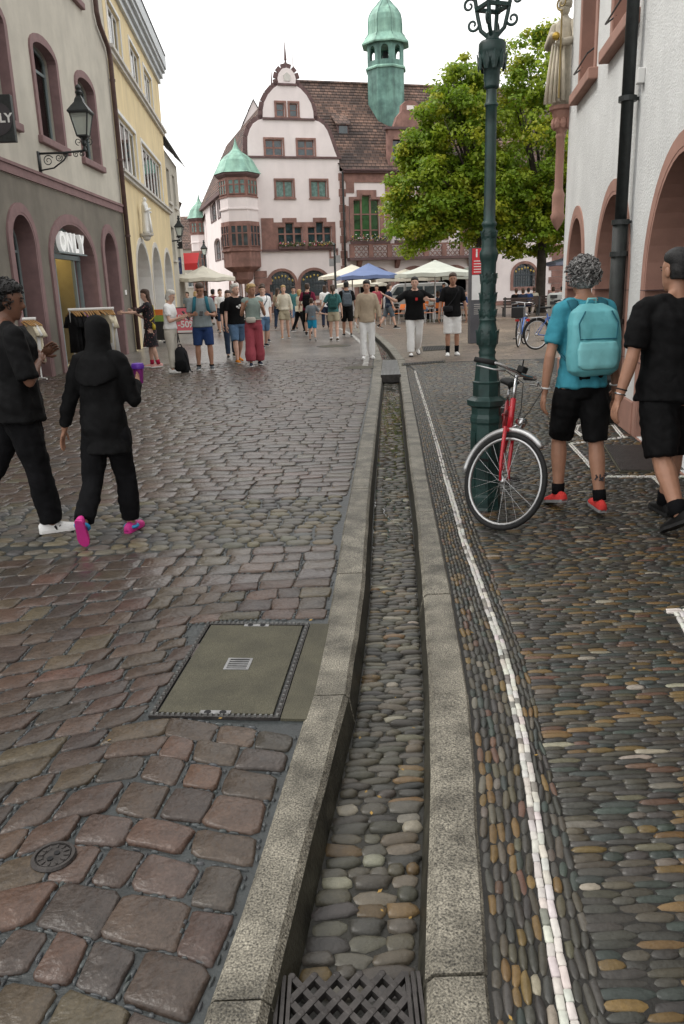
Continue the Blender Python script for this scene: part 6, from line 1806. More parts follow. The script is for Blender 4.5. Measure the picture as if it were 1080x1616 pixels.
# litter bin
lb = G(876, 503); bd = AT(876, 462, lb.y).z
e = empty('litter_bin', lb, 'grey rounded litter bin with two dark openings beside the tree', 'litter bin')
MB().lathe(lb, [(.001, 0), (.3, 0), (.34, .05), (.38, bd * .8), (.36, bd * .93), (.25, bd), (.001, bd)], 20).build('body', M('bin_grey', (.28, .29, .28), .5, var=.1), e, True, angle=40)
for z in (bd * .62, bd * .86): mb = MB(); mb.box(lb + Vector((-.18, -.33, z)), (.3, .09, .14)); mb.build('opening', m_black, e)
# benches under the tree
for (px, py, l) in ((822, 499, 'dark wooden bench with sitting people left of the tree trunk'), (842, 494, 'dark wooden bench close behind the tree trunk')):
    p = G(px, py); e = empty('bench', p, l, 'bench', 'benches under the tree')
    for k in range(4): mb = MB(); mb.box(p + Vector((0, .1 * k - .15, .45)), (1.9, .08, .035)); mb.build('seat_slat', m_recess, e)
    for k in range(3): mb = MB(); mb.box(p + Vector((0, -.24, .6 + .13 * k)), (1.9, .03, .1)); mb.build('back_slat', m_recess, e)
    for x in (-.85, .85): mb = MB(); mb.bar(p + Vector((x, -.24, 0)), p + Vector((x, -.24, .95)), .07); mb.bar(p + Vector((x, .2, 0)), p + Vector((x, .2, .45)), .07); mb.bar(p + Vector((x, .2, .62)), p + Vector((x, -.24, .62)), .05); mb.build('end_frame', m_iron, e)
# sign post
pp = G(532, 516); zt = AT(532, 388, pp.y).z
e = empty('sign_post', pp, 'thin black post with small sign boxes before the town hall', 'sign post')
MB().tube([pp, pp + ZUP * zt], [.06, .04], 10).build('post', m_iron, e); MB().lathe(pp + ZUP * zt, [(.04, 0), (.07, .05), (.001, .14)], 8).build('cap', m_iron, e)
for z, s_ in ((zt * .8, -1), (zt * .84, 1)): mb = MB(); mb.box(pp + Vector((.14 * s_, -.02, z)), (.2, .1, .3)); mb.build('sign_box', M('sign_steel', (.3, .3, .3), .4), e)
MB().lathe(pp + ZUP * .0, [(.09, 0), (.085, 1.5), (.07, 1.6), (.001, 1.6)], 10).build('pale_sleeve', m_white, e)
# ================================================================== street sale
def rack(px0, px1, py_bar, Y, label, garments, d=0):
    a, b = AT(px0, py_bar, Y), AT(px1, py_bar + .0, Y + d); z = a.z; b.z = z
    X = (b - a).normalized(); N = X.cross(ZUP); e = empty('clothes_rack', ((a.x + b.x) / 2, (a.y + b.y) / 2, 0), label, 'clothes rack')
    for p in (a, b):
        mb = MB(); mb.tube([Vector((p.x, p.y, .08)), p], .016, 8); mb.build('upright', m_white, e)
        mb = MB(); mb.tube([Vector((p.x, p.y, .08)) - N * .28, Vector((p.x, p.y, .08)) + N * .28], .016, 8); mb.build('foot', m_white, e)
    mb = MB(); mb.tube([a - X * .03, b + X * .03], .03, 10); mb.build('rail', m_white, e)
    m_wood = M('wooden_hanger', (.42, .24, .09), .5, var=.15)
    L_ = (b - a).length; n = len(garments)
    for i, (m_, kind, h) in enumerate(garments):
        t = (i + .5) / n; p = a.lerp(b, t); ang = random.uniform(.9, 1.35); D = X * cos(ang) + N * sin(ang)
        mb = MB(); mb.tube([p + ZUP * .035, p - ZUP * .03], .005, 5); mb.tube([p - ZUP * .13 - D * .2, p - ZUP * .05 - D * .06, p - ZUP * .03, p - ZUP * .05 + D * .06, p - ZUP * .13 + D * .2], .014, 6); hg = mb.build('hanger', m_wood, e)
        if m_: garment(p - ZUP * .07, D, .4, h, kind, i).build('garment', m_, hg, True)
gm = [(m_black_cloth, 'tee', .8)] * 3 + [(None, 'tee', 0)] * 2 + [(m_black_cloth, 'tee', .75)] + [(m_lilac, 'top', .78)] * 2 + [(None, '', 0)] * 3 + [(m_black_cloth, 'long', .8)] * 2 + [(None, '', 0)] * 3 + [(m_cream, 'tee', .62), (m_white, 'tee', .85), (m_cream, 'tee', .9), (m_white, 'long', .85)]
rack(110, 178, 489, 17.0, 'white clothes rack with wooden hangers and lilac top before the shop', gm, .25)
rack(28, 54, 504, 15.6, 'white clothes rack with cream garments behind the man at the left', [(None, '', 0)] * 3 + [(m_cream, 'tee', .7), (m_white, 'tee', .7), (m_cream, 'tee', .75)], .2)
# pink sale board
sb = G(297, 540); e = empty('sale_board', sb, 'pink sale board offering fifty percent off, between two tourists', 'sign')
kz = lambda py: AT(297, py, sb.y).z
hw_ = 15 * sb.y / FPX; z0, z1 = kz(525), kz(486)
Xs, Ns = Vector((1, -.05, 0)), Vector((-.05, -1, 0))
mb = MB(); mb.box(Vector((sb.x, sb.y, (z0 + z1) / 2)), (hw_ * 2, .03, z1 - z0), Xs, Ns, ZUP); mb.build('poster', M('sale_pink', (.70, .16, .20), .6, var=.03), e)
mb = MB(); mb.prism([Vector((sb.x, sb.y, 0)) + Xs * x + ZUP * z + Ns * .014 for x, z in ((-hw_ - .03, z0 - .03), (hw_ + .03, z0 - .03), (hw_ + .03, z1 + .03), (-hw_ - .03, z1 + .03))], Ns * -.04, 0, [[Vector((sb.x, sb.y, 0)) + Xs * x + ZUP * z + Ns * .014 for x, z in ((-hw_, z0), (hw_, z0), (hw_, z1), (-hw_, z1))]]); mb.build('frame', m_black, e)
for x in (-hw_, hw_): mb = MB(); mb.bar(Vector((sb.x, sb.y, 0)) + Xs * x - Ns * .15, Vector((sb.x, sb.y, z0)) + Xs * x, .03); mb.bar(Vector((sb.x, sb.y, 0)) + Xs * x + Ns * .12, Vector((sb.x, sb.y, z0)) + Xs * x, .03); mb.build('leg', m_black, e)
put_text('sale_text', 'SALE', .26, Vector((sb.x, sb.y, kz(501))) + Ns * .02, Xs, ZUP, m_white, e, .004, .004); put_text('sale_text', '-50%', .3, Vector((sb.x, sb.y, kz(512))) + Ns * .02, Xs, ZUP, m_white, e, .004, .008)
mb = MB(); mb.box(Vector((sb.x, sb.y, kz(523))) + Ns * .017, (hw_ * 1.9, .004, .07), Xs, Ns, ZUP); mb.build('white_strip', m_white, e)
# black planter box with flowers by the arcade
pb = G(254, 541); e = empty('planter_box', pb, 'black box stand with orange and green top beside the arcade', 'planter')
hz = AT(254, 507, pb.y).z; mb = MB(); mb.box(pb + ZUP * (hz / 2 + .05), (.42, .42, hz - .1)); mb.build('box', m_black, e, bevel=.02)
mb = MB(); mb.box(pb + ZUP * (hz + .1), (.4, .4, .2)); mb.build('green_top', M('lime_panel', (.2, .3, .06), .7), e); mb = MB(); mb.box(pb + ZUP * (hz + .3), (.38, .38, .18)); mb.build('orange_top', m_orange, e)
for i, j in ((-1, -1), (1, -1), (1, 1), (-1, 1)): mb = MB(); mb.lathe(pb + Vector((i * .16, j * .16, 0)), [(.03, 0), (.04, .03), (.03, .06)], 8); mb.build('caster', m_black, e)
# flowers and stalls down the lane
r_ = random.Random(4)
for k, (px, py, l) in enumerate(((292, 506, 'flower tub left of the tourist with the phone, under the parasol'), (305, 504, 'flower tub farther right under the left parasol'))):
    p = G(px, py); flowers('flower_tub', p + ZUP * .4, (1, 0, 0), 1.6, .7, l, 10 + k)
    bpy.data.objects[[o.name for o in bpy.data.objects if o.name.startswith('flower_tub')][-1]]['category'] = 'flower tub'
# lane signs and awning
def hang_sign(px0, px1, py0, py1, Y, label, lines, mat, tm, size):
    a, b = AT(px0, py1, Y), AT(px1, py0, Y); c = (a + b) / 2; e = empty('lane_sign', c, label, 'sign')
    mb = MB(); mb.box(c, (b.x - a.x, .08, b.z - a.z)); mb.build('board', mat, e); mb = MB(); mb.bar(Vector((a.x - .8, Y, b.z - .05)), Vector((b.x, Y, b.z + .03)), .04); mb.build('bracket', m_iron, e)
    for k, t in enumerate(lines): put_text('sign_text', t, size, c + Vector((0, -.05, (b.z - a.z) * (.22 - .42 * k))), (1, 0, 0), ZUP, tm, e, .01, .006)
hang_sign(271, 287, 373, 393, 42, 'black shop sign with pale lettering above the red awning', ['LERS', 'X'], m_black, m_white, .26)
hang_sign(273, 286, 407, 433, 42, 'dark chalk board sign below the shop sign in the lane', ['* o *'], M('chalkboard', (.03, .035, .05), .7, var=.8, vs=6, col2=(.07, .09, .2)), m_white, .2)
aw = AT(297, 408, 47); e = empty('red_awning', (aw.x, 47, aw.z - .4), 'red shop awning in the far lane', 'awning')
mb = MB(); mb.prism([aw + Vector((-.55, 0, -.3)), aw + Vector((.5, 0, -.3)), aw + Vector((.5, .9, .3)), aw + Vector((-.55, .9, .3))], (0, 0, .04)); mb.add([aw + Vector((-.55, -.01, -.3)), aw + Vector((.5, -.01, -.3)), aw + Vector((.5, -.01, -.62)), aw + Vector((-.55, -.01, -.62))], [(0, 1, 2, 3)]); mb.build('cloth', M('awning_red', (.62, .045, .05), .7, var=.04), e)
for x in (-.5, .45): mb = MB(); mb.bar(aw + Vector((x, 0, -.3)), aw + Vector((x, .9, -.6)), .03); mb.build('arm', m_alu, e)
# two more wall lanterns in the lane
for px, py, Y, s_, l in ((284, 372, 40, 1, 'street lantern over the black shop sign, by the yellow house'), (323, 402, 55, -1, 'street lantern on a post at the side of the town hall')):
    p = AT(px, py, Y); e = empty('street_lantern', p, l, 'lantern'); f_, g_ = MB(), MB(); lantern_head(f_, g_, p, .34, .38)
    f_.tube([p, p - ZUP * .2, p - ZUP * .25 + Vector((-.6 * s_, 0, 0))] if s_ > 0 else [p, Vector((p.x, p.y, 0))], .035, 8); f_.build('lantern_frame', m_iron, e); g_.build('lantern_glass', m_frost, e)
# ================================================================== people
PENDING = []
def skinm(c, n): return M(n, c, .5, var=.08, vs=14, spec=.4, bump=.06, bs=160)
SK = {'light': skinm((.58, .36, .27), 'skin_light'), 'tan': skinm((.38, .20, .13), 'skin_tan'), 'brown': skinm((.17, .082, .052), 'skin_brown'), 'olive': skinm((.48, .28, .20), 'skin_olive')}
m_eye = M('eye_dark', (.02, .015, .012), .2, var=0); m_lip = M('lip', (.30, .10, .085), .5, var=.05)
def cloth(n, c, var=.1, rough=.9, **k): return M(n, c, rough, var=var, vs=9, spec=.12, bump=.25, bs=38, bdist=.012, fine=.08, fs=400, **k)
HAIRM = {'black': M('black_hair', (.012, .011, .011), .55, var=.3, vs=60, bump=.6, bs=130), 'brown': M('brown_hair', (.055, .03, .018), .55, var=.3, vs=60, bump=.6, bs=130), 'grey': M('grey_hair', (.16, .155, .15), .6, var=.4, vs=60, bump=.6, bs=130, col2=(.42, .41, .40)), 'white': M('white_hair', (.55, .53, .48), .6, var=.2, vs=60, bump=.6, bs=130), 'blonde': M('blonde_hair', (.42, .28, .12), .55, var=.25, vs=60, bump=.6, bs=130)}

def defer(mb, name, mats, parent, voxel, extra=None, smooth=4, wrinkle=0.0, seed=0):
    a = np.array(mb.v); lo, hi = a.min(0), a.max(0)
    org = Vector(((lo[0] + hi[0]) / 2, (lo[1] + hi[1]) / 2, lo[2]))
    me = mb.mesh(name, org)
    o = link_mesh(name, me, org, parent)
    r = o.modifiers.new('r', 'REMESH'); r.mode = 'VOXEL'; r.voxel_size = voxel; r.use_smooth_shade = True
    s = o.modifiers.new('s', 'SMOOTH'); s.factor = .5; s.iterations = smooth
    PENDING.append((o, mats if isinstance(mats, list) else [mats], extra, wrinkle, seed))
    return o
def finalize():
    bpy.context.view_layer.update()
    dg = bpy.context.evaluated_depsgraph_get()
    for o, mats, extra, wr, seed in PENDING:
        me = bpy.data.meshes.new_from_object(o.evaluated_get(dg))
        if wr:
            n = len(me.vertices); co = np.empty(n * 3, np.float32); no = np.empty(n * 3, np.float32)
            me.vertices.foreach_get('co', co); me.vertices.foreach_get('normal', no)
            co = co.reshape(-1, 3); no = no.reshape(-1, 3)
            d = np.array([noise.noise(Vector((p[0] * 11 + seed, p[1] * 11, p[2] * 6))) + .6 * noise.noise(Vector((p[0] * 24 + p[2] * 14, p[1] * 24 + seed, p[2] * 18))) for p in co])
            co = co + no * (np.maximum(d, -.25) * wr + wr * .12)[:, None]
            me.vertices.foreach_set('co', co.astype(np.float32).ravel())
        me.materials.clear()
        if extra is not None and extra.v:
            ex = extra.mesh('x', ORG[o.name]); ex.polygons.foreach_set('material_index', extra.m); ex.polygons.foreach_set('use_smooth', [True] * len(ex.polygons))
            b = bmesh.new(); b.from_mesh(me); b.from_mesh(ex); b.to_mesh(me); b.free()
        for m_ in mats: me.materials.append(m_)
        me.polygons.foreach_set('use_smooth', [True] * len(me.polygons))
        o.modifiers.clear(); old = o.data; o.data = me
        bpy.data.meshes.remove(old)

RING = [(.455, .088, .062), (.50, .096, .070), (.54, .096, .069), (.60, .086, .062), (.65, .084, .061), (.71, .091, .066), (.765, .099, .066), (.80, .097, .058), (.822, .070, .048), (.84, .042, .040)]
def person(label, loc, h, H=1.74, b=1.0, skin='light', hair=('short', 'brown'), top=None, sleeve=.62, hem=.49, bottom=None, leg_len=1.0, shoes=None, sock=None, lean=3, twist=0, head=(0, 0), aR=((.09, .12, -1), (.02, .4, -1)), aL=((-.09, -.1, -1), (-.02, .12, -1)), lR=(8, 4), lL=(-8, 6), fR=0, fL=0, loose=.0, near=False, skirt=None, curlR=.6, curlL=.6, female=False, wide=1.0, sole=None, spread=0.0, long_top=False):
    loc = Vector((loc[0], loc[1], 0)); hr = radians(h)
    fx, fy = Vector((cos(hr), -sin(hr), 0)), Vector((sin(hr), cos(hr), 0))     # local right, forward
    vox = .009 if near else .018; cvx = .012 if near else .017; ns = 14 if near else 10
    e = empty('person', loc, label, 'person')
    bw = b * (.93 if female else 1.0)
    # ---- skeleton
    RT = Matrix.Rotation(radians(-lean), 3, 'X') @ Matrix.Rotation(radians(twist), 3, 'Z'); pv = Vector((0, 0, .52 * H))
    T = lambda x, y, z: pv + RT @ (Vector((x * H, y * H, z * H)) - pv)
    def leg(sx, spec):
        p, k = radians(spec[0]), radians(spec[1]); ab = (spec[2] if len(spec) > 2 else 1.5) * sx
        hip = Vector((.052 * H * sx * (.5 + .5 * b), 0, .505 * H)); th = Vector((sin(radians(ab)), sin(p), -cos(p))).normalized(); kn = hip + th * .245 * H
        q = p - k; sh = Vector((sin(radians(ab)) * .4, sin(q), -cos(q))).normalized(); an = kn + sh * .228 * H
        return hip, kn, an, sh
    LR, LL = leg(1, lR), leg(-1, lL)
    def foot(an, pitch, sx):
        a = radians(pitch); f = Vector((.12 * sx, cos(a), sin(a))).normalized(); dn = Vector((0, sin(a), -cos(a)))
        return an + dn * (.038 * H) - f * .045 * H, an + dn * (.038 * H) + f * .105 * H, f, dn
    FR, FL = foot(LR[2], fR, 1), foot(LL[2], fL, -1)
    dz = -min(FR[0].z, FR[1].z, FL[0].z, FL[1].z) + .004
    W = lambda p: loc + fx * p.x + fy * p.y + ZUP * (p.z + dz)
    sh_w = .103 * bw + .002
    def arm(sx, d):
        s0 = T(sh_w * sx, -.004, .796); u = Vector(d[0]).normalized(); f = Vector(d[1]).normalized()
        el = s0 + u * .172 * H; wr = el + f * .145 * H
        return s0, el, wr, u, f
    AR, AL = arm(1, aR), arm(-1, aL)
    # ---- skin body
    mb = MB(); ex = MB()
    shrink = .78 if top else 1.0
    mb.loft([[T(cos(a) * rx * bw * shrink, sin(a) * ry * bw * shrink, z) for a in [2 * pi * k / ns for k in range(ns)]] for z, rx, ry in RING])
    for s0, el, wr, u, f in (AR, AL):
        mb.tube([s0, s0 + u * .04 * H, el - u * .02 * H, el, el + f * .04 * H, wr], [x * H * (.55 + .45 * b) for x in ((.023, .024, .0215, .022, .0225, .0145) if top and sleeve > .5 else (.029, .029, .0225, .022, .0225, .0145))], 10, roundcap=True)
    for (hip, kn, an, sh), on in ((LR, 1), (LL, 1)):
        th = (kn - hip).normalized()
        mb.tube([hip, hip + th * .06 * H, kn - th * .03 * H, kn, kn + sh * .06 * H, kn + sh * .13 * H, an], [x * H * (.5 + .5 * b) for x in (.050, .050, .034, .0315, .0345, .028, .0195)], 10, roundcap=True)
    for (hl, to, f, dn) in (FR, FL):
        mb.tube([hl + f * .02 * H - dn * .022 * H, to - f * .03 * H - dn * .014 * H], [.018 * H, .016 * H], 8, roundcap=True)
    for sx in (-1, 1): mb.tube([T(.012 * sx, -.012, .855), T(.045 * sx, -.012, .83), T(sh_w * .85 * sx, -.008, .803)], [.02 * H, .023 * H, .016 * H], 8, roundcap=True)
    # neck and head
    yaw, pit = radians(head[0]), radians(head[1])
    RH3 = RT @ Matrix.Rotation(-yaw, 3, 'Z') @ Matrix.Rotation(-pit, 3, 'X')
    nb_, hc = T(0, -.006, .82), T(0, .012 + .02 * sin(pit), .932)
    HD = lambda x, y, z: hc + RH3 @ Vector((x * H, y * H, z * H))
    mb.tube([nb_, HD(0, -.012, -.045)], [.034 * H * (.6 + .4 * b), .031 * H], 10, roundcap=True)
    hw = .95 + .05 * b
    mb.loft([[HD(cos(a) * rx * hw, yo + sin(a) * ry, z) for a in [2 * pi * k / 14 for k in range(14)]] for z, rx, ry, yo in ((-.069, .012, .014, .030), (-.060, .024, .026, .022), (-.038, .036, .044, .008), (-.01, .0415, .054, .0), (.02, .0435, .057, -.003), (.042, .038, .05, -.005), (.057, .024, .033, -.006), (.065, .008, .012, -.006))])
    mb.loft([[HD(x * w, .047 + d, z) for x in (-1, 1)] + [HD(0, .047 + d * 1.9 + .004, z)] for z, w, d in ((-.022, .010, .008), (-.014, .011, .0095), (.006, .006, .004), (.014, .004, .0))])
    for s in (-1, 1):
        ex.ball(HD(s * .0435 * hw, -.004, -.004), (.007 * H, .013 * H, .019 * H), 8, 6, 0, RH3 @ Vector((1, 0, 0)), RH3 @ Vector((0, 1, 0)))
        ex.ball(HD(s * .0175, .0485, .007), (.0065 * H, .005 * H, .0038 * H), 6, 4, 1, RH3 @ Vector((1, 0, 0)), RH3 @ Vector((0, 1, 0)))
        ex.bar(HD(s * .008, .053, .0175), HD(s * .027, .049, .0185), .004 * H, .004 * H, mi=3)
    ex.ball(HD(0, .0495, -.0355), (.0125 * H, .004 * H, .0045 * H), 8, 4, 2, RH3 @ Vector((1, 0, 0)), RH3 @ Vector((0, 1, 0)))
    # hands
    for (s0, el, wr, u, f), sx, curl in ((AR, 1, curlR), (AL, -1, curlL)):
        pn = Vector((-sx, 0, 0)) - f * (-sx * f.x)
        if pn.length < .3: pn = Vector((0, 0, 1)) - f * f.z
        pn.normalize(); w = f.cross(pn).normalized()
        if w.y * 1 + w.z * .3 < 0: w = -w
        pc = wr + f * .028 * H
        mb.ball(pc, (.021 * H, .011 * H, .030 * H), 8, 6, 0, w, pn)
        for i in range(4):
            q = wr + f * .05 * H + w * ((i - 1.5) * .0112 * H); ln = (.85, 1.0, .95, .78)[i]
            c1, c2 = curl, curl * 1.6
            p1 = q + (f * cos(c1 * .5) + pn * sin(c1 * .5)) * (.021 * H * ln); p2 = p1 + (f * cos(c1) + pn * sin(c1)) * (.015 * H * ln); p3 = p2 + (f * cos(c2) + pn * sin(c2)) * (.012 * H * ln)
            ex.tube([q - f * .02 * H, q, p1, p2, p3], [.0053 * H] * 3 + [.0048 * H, .004 * H], 6, 0, roundcap=True)
        t0 = wr + f * .012 * H + w * .014 * H; t1 = t0 + (f * .7 + w * .6 + pn * .35).normalized() * .024 * H; t2 = t1 + (f * .9 + w * .15 + pn * .35).normalized() * .02 * H
        ex.tube([t0, t1, t2], [.0065 * H, .0058 * H, .0046 * H], 6, 0, roundcap=True)
    hm = HAIRM[hair[1]] if hair else m_eye
    defer(mb.xf(W), 'body', [SK[skin], m_eye, m_lip, hm], e, vox, ex.xf(W), 3)
    # ---- hair
    if hair:
        st = hair[0]; mb = MB()
        if st != 'hijab':
            rx, ry, rz = ((.050, .060, .054) if st != 'buzz' else (.0485, .058, .054)) if st not in ('curly', 'mop') else (.055, .062, .058)
            mb.loft([[HD(cos(a) * rx * q, -.013 + sin(a) * ry * q, z + (.013 * sin(a) if z < .05 else .004 * sin(a))) for a in [2 * pi * k / 16 for k in range(16)]] for z, q in ((.020, .8), (.028, .97), (.042, 1.0), (.058, .93), (.072, .7), (.081, .32))])
            mb.loft([[HD(cos(a) * rx * q, -.026 + sin(a) * ry * .72 * q, z) for a in [2 * pi * k / 14 for k in range(14)]] for z, q in ((-.045 if st not in ('buzz',) else -.03, .5), (-.03, .85), (0, .98), (.02, .95))])
        if st == 'long': mb.loft([[HD(cos(a) * .044 * q, -.032 + sin(a) * .028 * q, z) for a in [2 * pi * k / 12 for k in range(12)]] for z, q in ((-.16, .5), (-.13, .95), (-.07, 1.05), (0, 1.0), (.03, .8))])
        if st == 'bob': mb.loft([[HD(cos(a) * .055 * q, -.02 + sin(a) * .045 * q, z) for a in [2 * pi * k / 12 for k in range(12)]] for z, q in ((-.062, .55), (-.05, .92), (-.01, 1.0), (.03, .9))])
        if st == 'pony': mb.tube([HD(0, -.07, .03), HD(0, -.092, .0), HD(0, -.085, -.07), HD(0, -.07, -.12)], [.014 * H, .018 * H, .016 * H, .006 * H], 8)
        if st == 'bun': mb.ball(HD(0, -.05, .062), .022 * H, 10, 6)
        if st in ('curly', 'mop'):
            r = random.Random(len(label)); n = (900 if near and hair[1] == 'grey' else (420 if near else 40))
            for k in range(n):
                d = Vector((r.gauss(0, 1), r.gauss(0, 1) - .35, r.gauss(0, 1) + .4)).normalized()
                if d.y > .45 and d.z < .35: continue
                if d.z < -.62: continue
                q = r.uniform(.93, 1.2); p = HD(d.x * .054 * q, -.012 + d.y * .062 * q, .012 + d.z * .06 * q)
                if near:
                    X1 = d.orthogonal().normalized(); X1.rotate(Matrix.Rotation(r.uniform(0, 6), 3, d)); Y1 = (d + X1.cross(d) * .6).normalized(); rr = r.uniform(.005, .012) * H
                    mb.tube([p + X1 * (cos(t) * rr) + Y1 * (sin(t) * rr) for t in np.linspace(0, r.uniform(3, 5.5), 7)], [.0021 * H] * 6 + [.001 * H], 4, roundcap=True)
                else: mb.ball(p, r.uniform(.008, .014) * H, 6, 4)
        if st == 'hijab':
            mb.loft([[HD(cos(a) * rx, yo + sin(a) * ry, z - (.05 * max(0, -sin(a)) ** 2 if z < -.16 else 0)) for a in [2 * pi * k / 18 for k in range(18)]] for z, rx, ry, yo in ((-.205, .104, .074, -.02), (-.165, .104, .078, -.018), (-.13, .09, .074, -.015), (-.095, .064, .066, -.008), (-.05, .051, .064, -.006), (0, .053, .066, -.008), (.035, .052, .064, -.01), (.06, .038, .048, -.012), (.076, .012, .016, -.013))])
            defer(mb.xf(W), 'headscarf', hm if top is None else top, e, .01, None, 4, .006, 3)
        elif near and st in ('curly', 'mop'):
            ng = len(mb.f); mb.m = [(1 if (i // 90) % 3 == 0 and i > 400 else 0) for i in range(ng)] if hair[1] == 'grey' else [0] * ng
            mb.xf(W).build('hair', [hm, M('dark_grey_hair', (.05, .048, .047), .6, var=.3, vs=60)], e, True)
        else:
            defer(mb.xf(W), 'hair', hm, e, .008 if near else .012, None, 2, .006 if near else .003, 7)
    # ---- shirt
    gr = 1 + loose
    if top:
        mb = MB(); hz_ = hem
        rg = [(z, rx, ry) for z, rx, ry in RING if z > hz_ + .01]
        rx0, ry0 = np.interp(hz_, [q[0] for q in RING], [q[1] for q in RING]), np.interp(hz_, [q[0] for q in RING], [q[2] for q in RING])
        rg = [(hz_, rx0 * (1.04 + loose), ry0 * (1.06 + loose))] + rg
        if rg[-1][0] > .83: rg[-1] = (.834, .05, .046)
        mb.loft([[T(cos(a) * (rx * bw * (gr if z < .8 else 1) + .008), sin(a) * (ry * bw * (gr if z < .8 else 1) + .009), z) for a in [2 * pi * k / 18 for k in range(18)]] for z, rx, ry in rg])
        for s0, el, wr, u, f in (AR, AL):
            k = (.55 + .45 * b); sx = 1 if s0.x > 0 else -1
            mb.tube([T(.035 * sx, -.012, .826), T(.062 * sx, -.01, .822), s0 + Vector((0, 0, .006 * H))], [.026 * H, .031 * H, .036 * H * k], 10, roundcap=True)
            if sleeve <= 0: mb.tube([s0 - u * .02 * H + Vector((-.02 * H if s0.x > 0 else .02 * H, 0, 0)), s0 + Vector((0, 0, .005 * H))], [.034 * H * k, .026 * H * k], 10, roundcap=True); continue
            pts = [s0 + Vector(((-.03 if s0.x > 0 else .03) * H, 0, .002 * H)), s0, s0 + u * .05 * H]; rs = [.035, .037, .037 + .008 * loose * 4]
            if sleeve <= 1: pts.append(s0 + u * .172 * H * sleeve); rs.append(.034 + .01 * loose * 4)
            else:
                pts += [el - u * .02 * H, el + f * .02 * H, el + f * .145 * H * (sleeve - 1)]; rs += [.031 + .02 * loose, .030 + .02 * loose, .023 + .03 * loose]
            if sleeve > 1: mb.ball(el, (.032 + .02 * loose) * H * k, 10, 8)
            mb.tube(pts, [x * H * k for x in rs], 12, roundcap=False)
        defer(mb.xf(W), 'shirt' if not skirt else 'dress_top', top, e, cvx, None, 3, .016 if near else .007, H * 10 + loc.x)
    # ---- trousers / shorts / skirt
    if skirt:
        m_, z0, fl = skirt
        mb = MB(); mb.loft([[T(cos(a) * (rx * bw), sin(a) * (ry * bw), z) if z > .45 else Vector((cos(a) * rx * bw * H, (sin(a) * ry + (.01)) * bw * H, z * H)) for a in [2 * pi * k / 20 for k in range(20)]] for z, rx, ry in ((z0, .10 + fl, .085 + fl), (.38, .105 + fl * .4, .085 + fl * .4), (.47, .105, .08), (.55, .103, .076), (.62, .094, .07))])
        defer(mb.xf(W), 'skirt', m_, e, cvx, None, 4, .012, 5)
    if bottom:
        mb = MB(); k = (.5 + .5 * b)
        mb.loft([[Vector((cos(a) * (rx * bw + .009) * H, sin(a) * (ry * bw + .009) * H, z * H)) for a in [2 * pi * q / 16 for q in range(16)]] for z, rx, ry in ((.462, .08, .06), (.49, .092, .068), (.53, .094, .068), (.575, .09, .064), (.59, .086, .062))])
        for hip, kn, an, sh in (LR, LL):
            th = (kn - hip).normalized()
            if leg_len <= 1: end = hip + th * .245 * H * leg_len; pts = [hip, hip + th * .06 * H, end]; rs = [.058, .058 + .004 * wide, (.046 if leg_len > .8 else .052) * (.55 + .45 * wide)]
            else: pts = [hip, hip + th * .07 * H, kn - th * .02 * H, kn + sh * .03 * H, kn + sh * .12 * H, kn + sh * .228 * H * (leg_len - 1)]; rs = [.058, .059, .043 * (.6 + .4 * wide), .041 * (.5 + .5 * wide), .038 * wide, .034 * wide]
            mb.tube(pts, [x * H * k for x in rs], 12, roundcap=False)
        defer(mb.xf(W), 'trousers' if leg_len > 1 else 'shorts', bottom, e, cvx, None, 3, .016 if near else .007, H * 7)
    # ---- shoes and socks
    for (hl, to, f, dn), (hip, kn, an, sh) in ((FR, LR), (FL, LL)):
        sd_ = f.cross(dn).normalized()
        if shoes:
            mb = MB(); L_ = (to - hl)
            prof = [(-.06, .020, .030), (.0, .030, .040), (.25, .034, .048), (.5, .036, .038), (.72, .042, .028), (.92, .034, .022), (1.03, .014, .015)]
            mb.loft([[hl + L_ * t + sd_ * (cos(a) * w * H * .62) - dn * ((max(sin(a), -.28) + .28) * hh * H * .75 + .006 * H) for a in [2 * pi * q / 12 for q in range(12)]] for t, w, hh in prof])
            so = MB(); so.loft([[hl + L_ * t + sd_ * (cos(a) * w * H * .68) - dn * (.0 if sin(a) < 0 else .012 * H) for a in [2 * pi * (q + .5) / 12 for q in range(12)]] for t, w, hh in prof])
            o = mb.xf(W).build('shoe', shoes, e, True); so.xf(W).build('sole', sole or m_white, o)
        if sock: mb = MB(); mb.tube([an + sh * .0 * H, an - sh * sock[1] * H * .6, an - sh * sock[1] * H], [.027 * H * (.5 + .5 * b)] * 2 + [.0285 * H * (.5 + .5 * b)], 10, roundcap=False); mb.xf(W).build('sock', sock[0], e, True)
    return dict(e=e, W=W, T=T, HD=HD, H=H, AR=AR, AL=AL, LR=LR, LL=LL, b=bw)

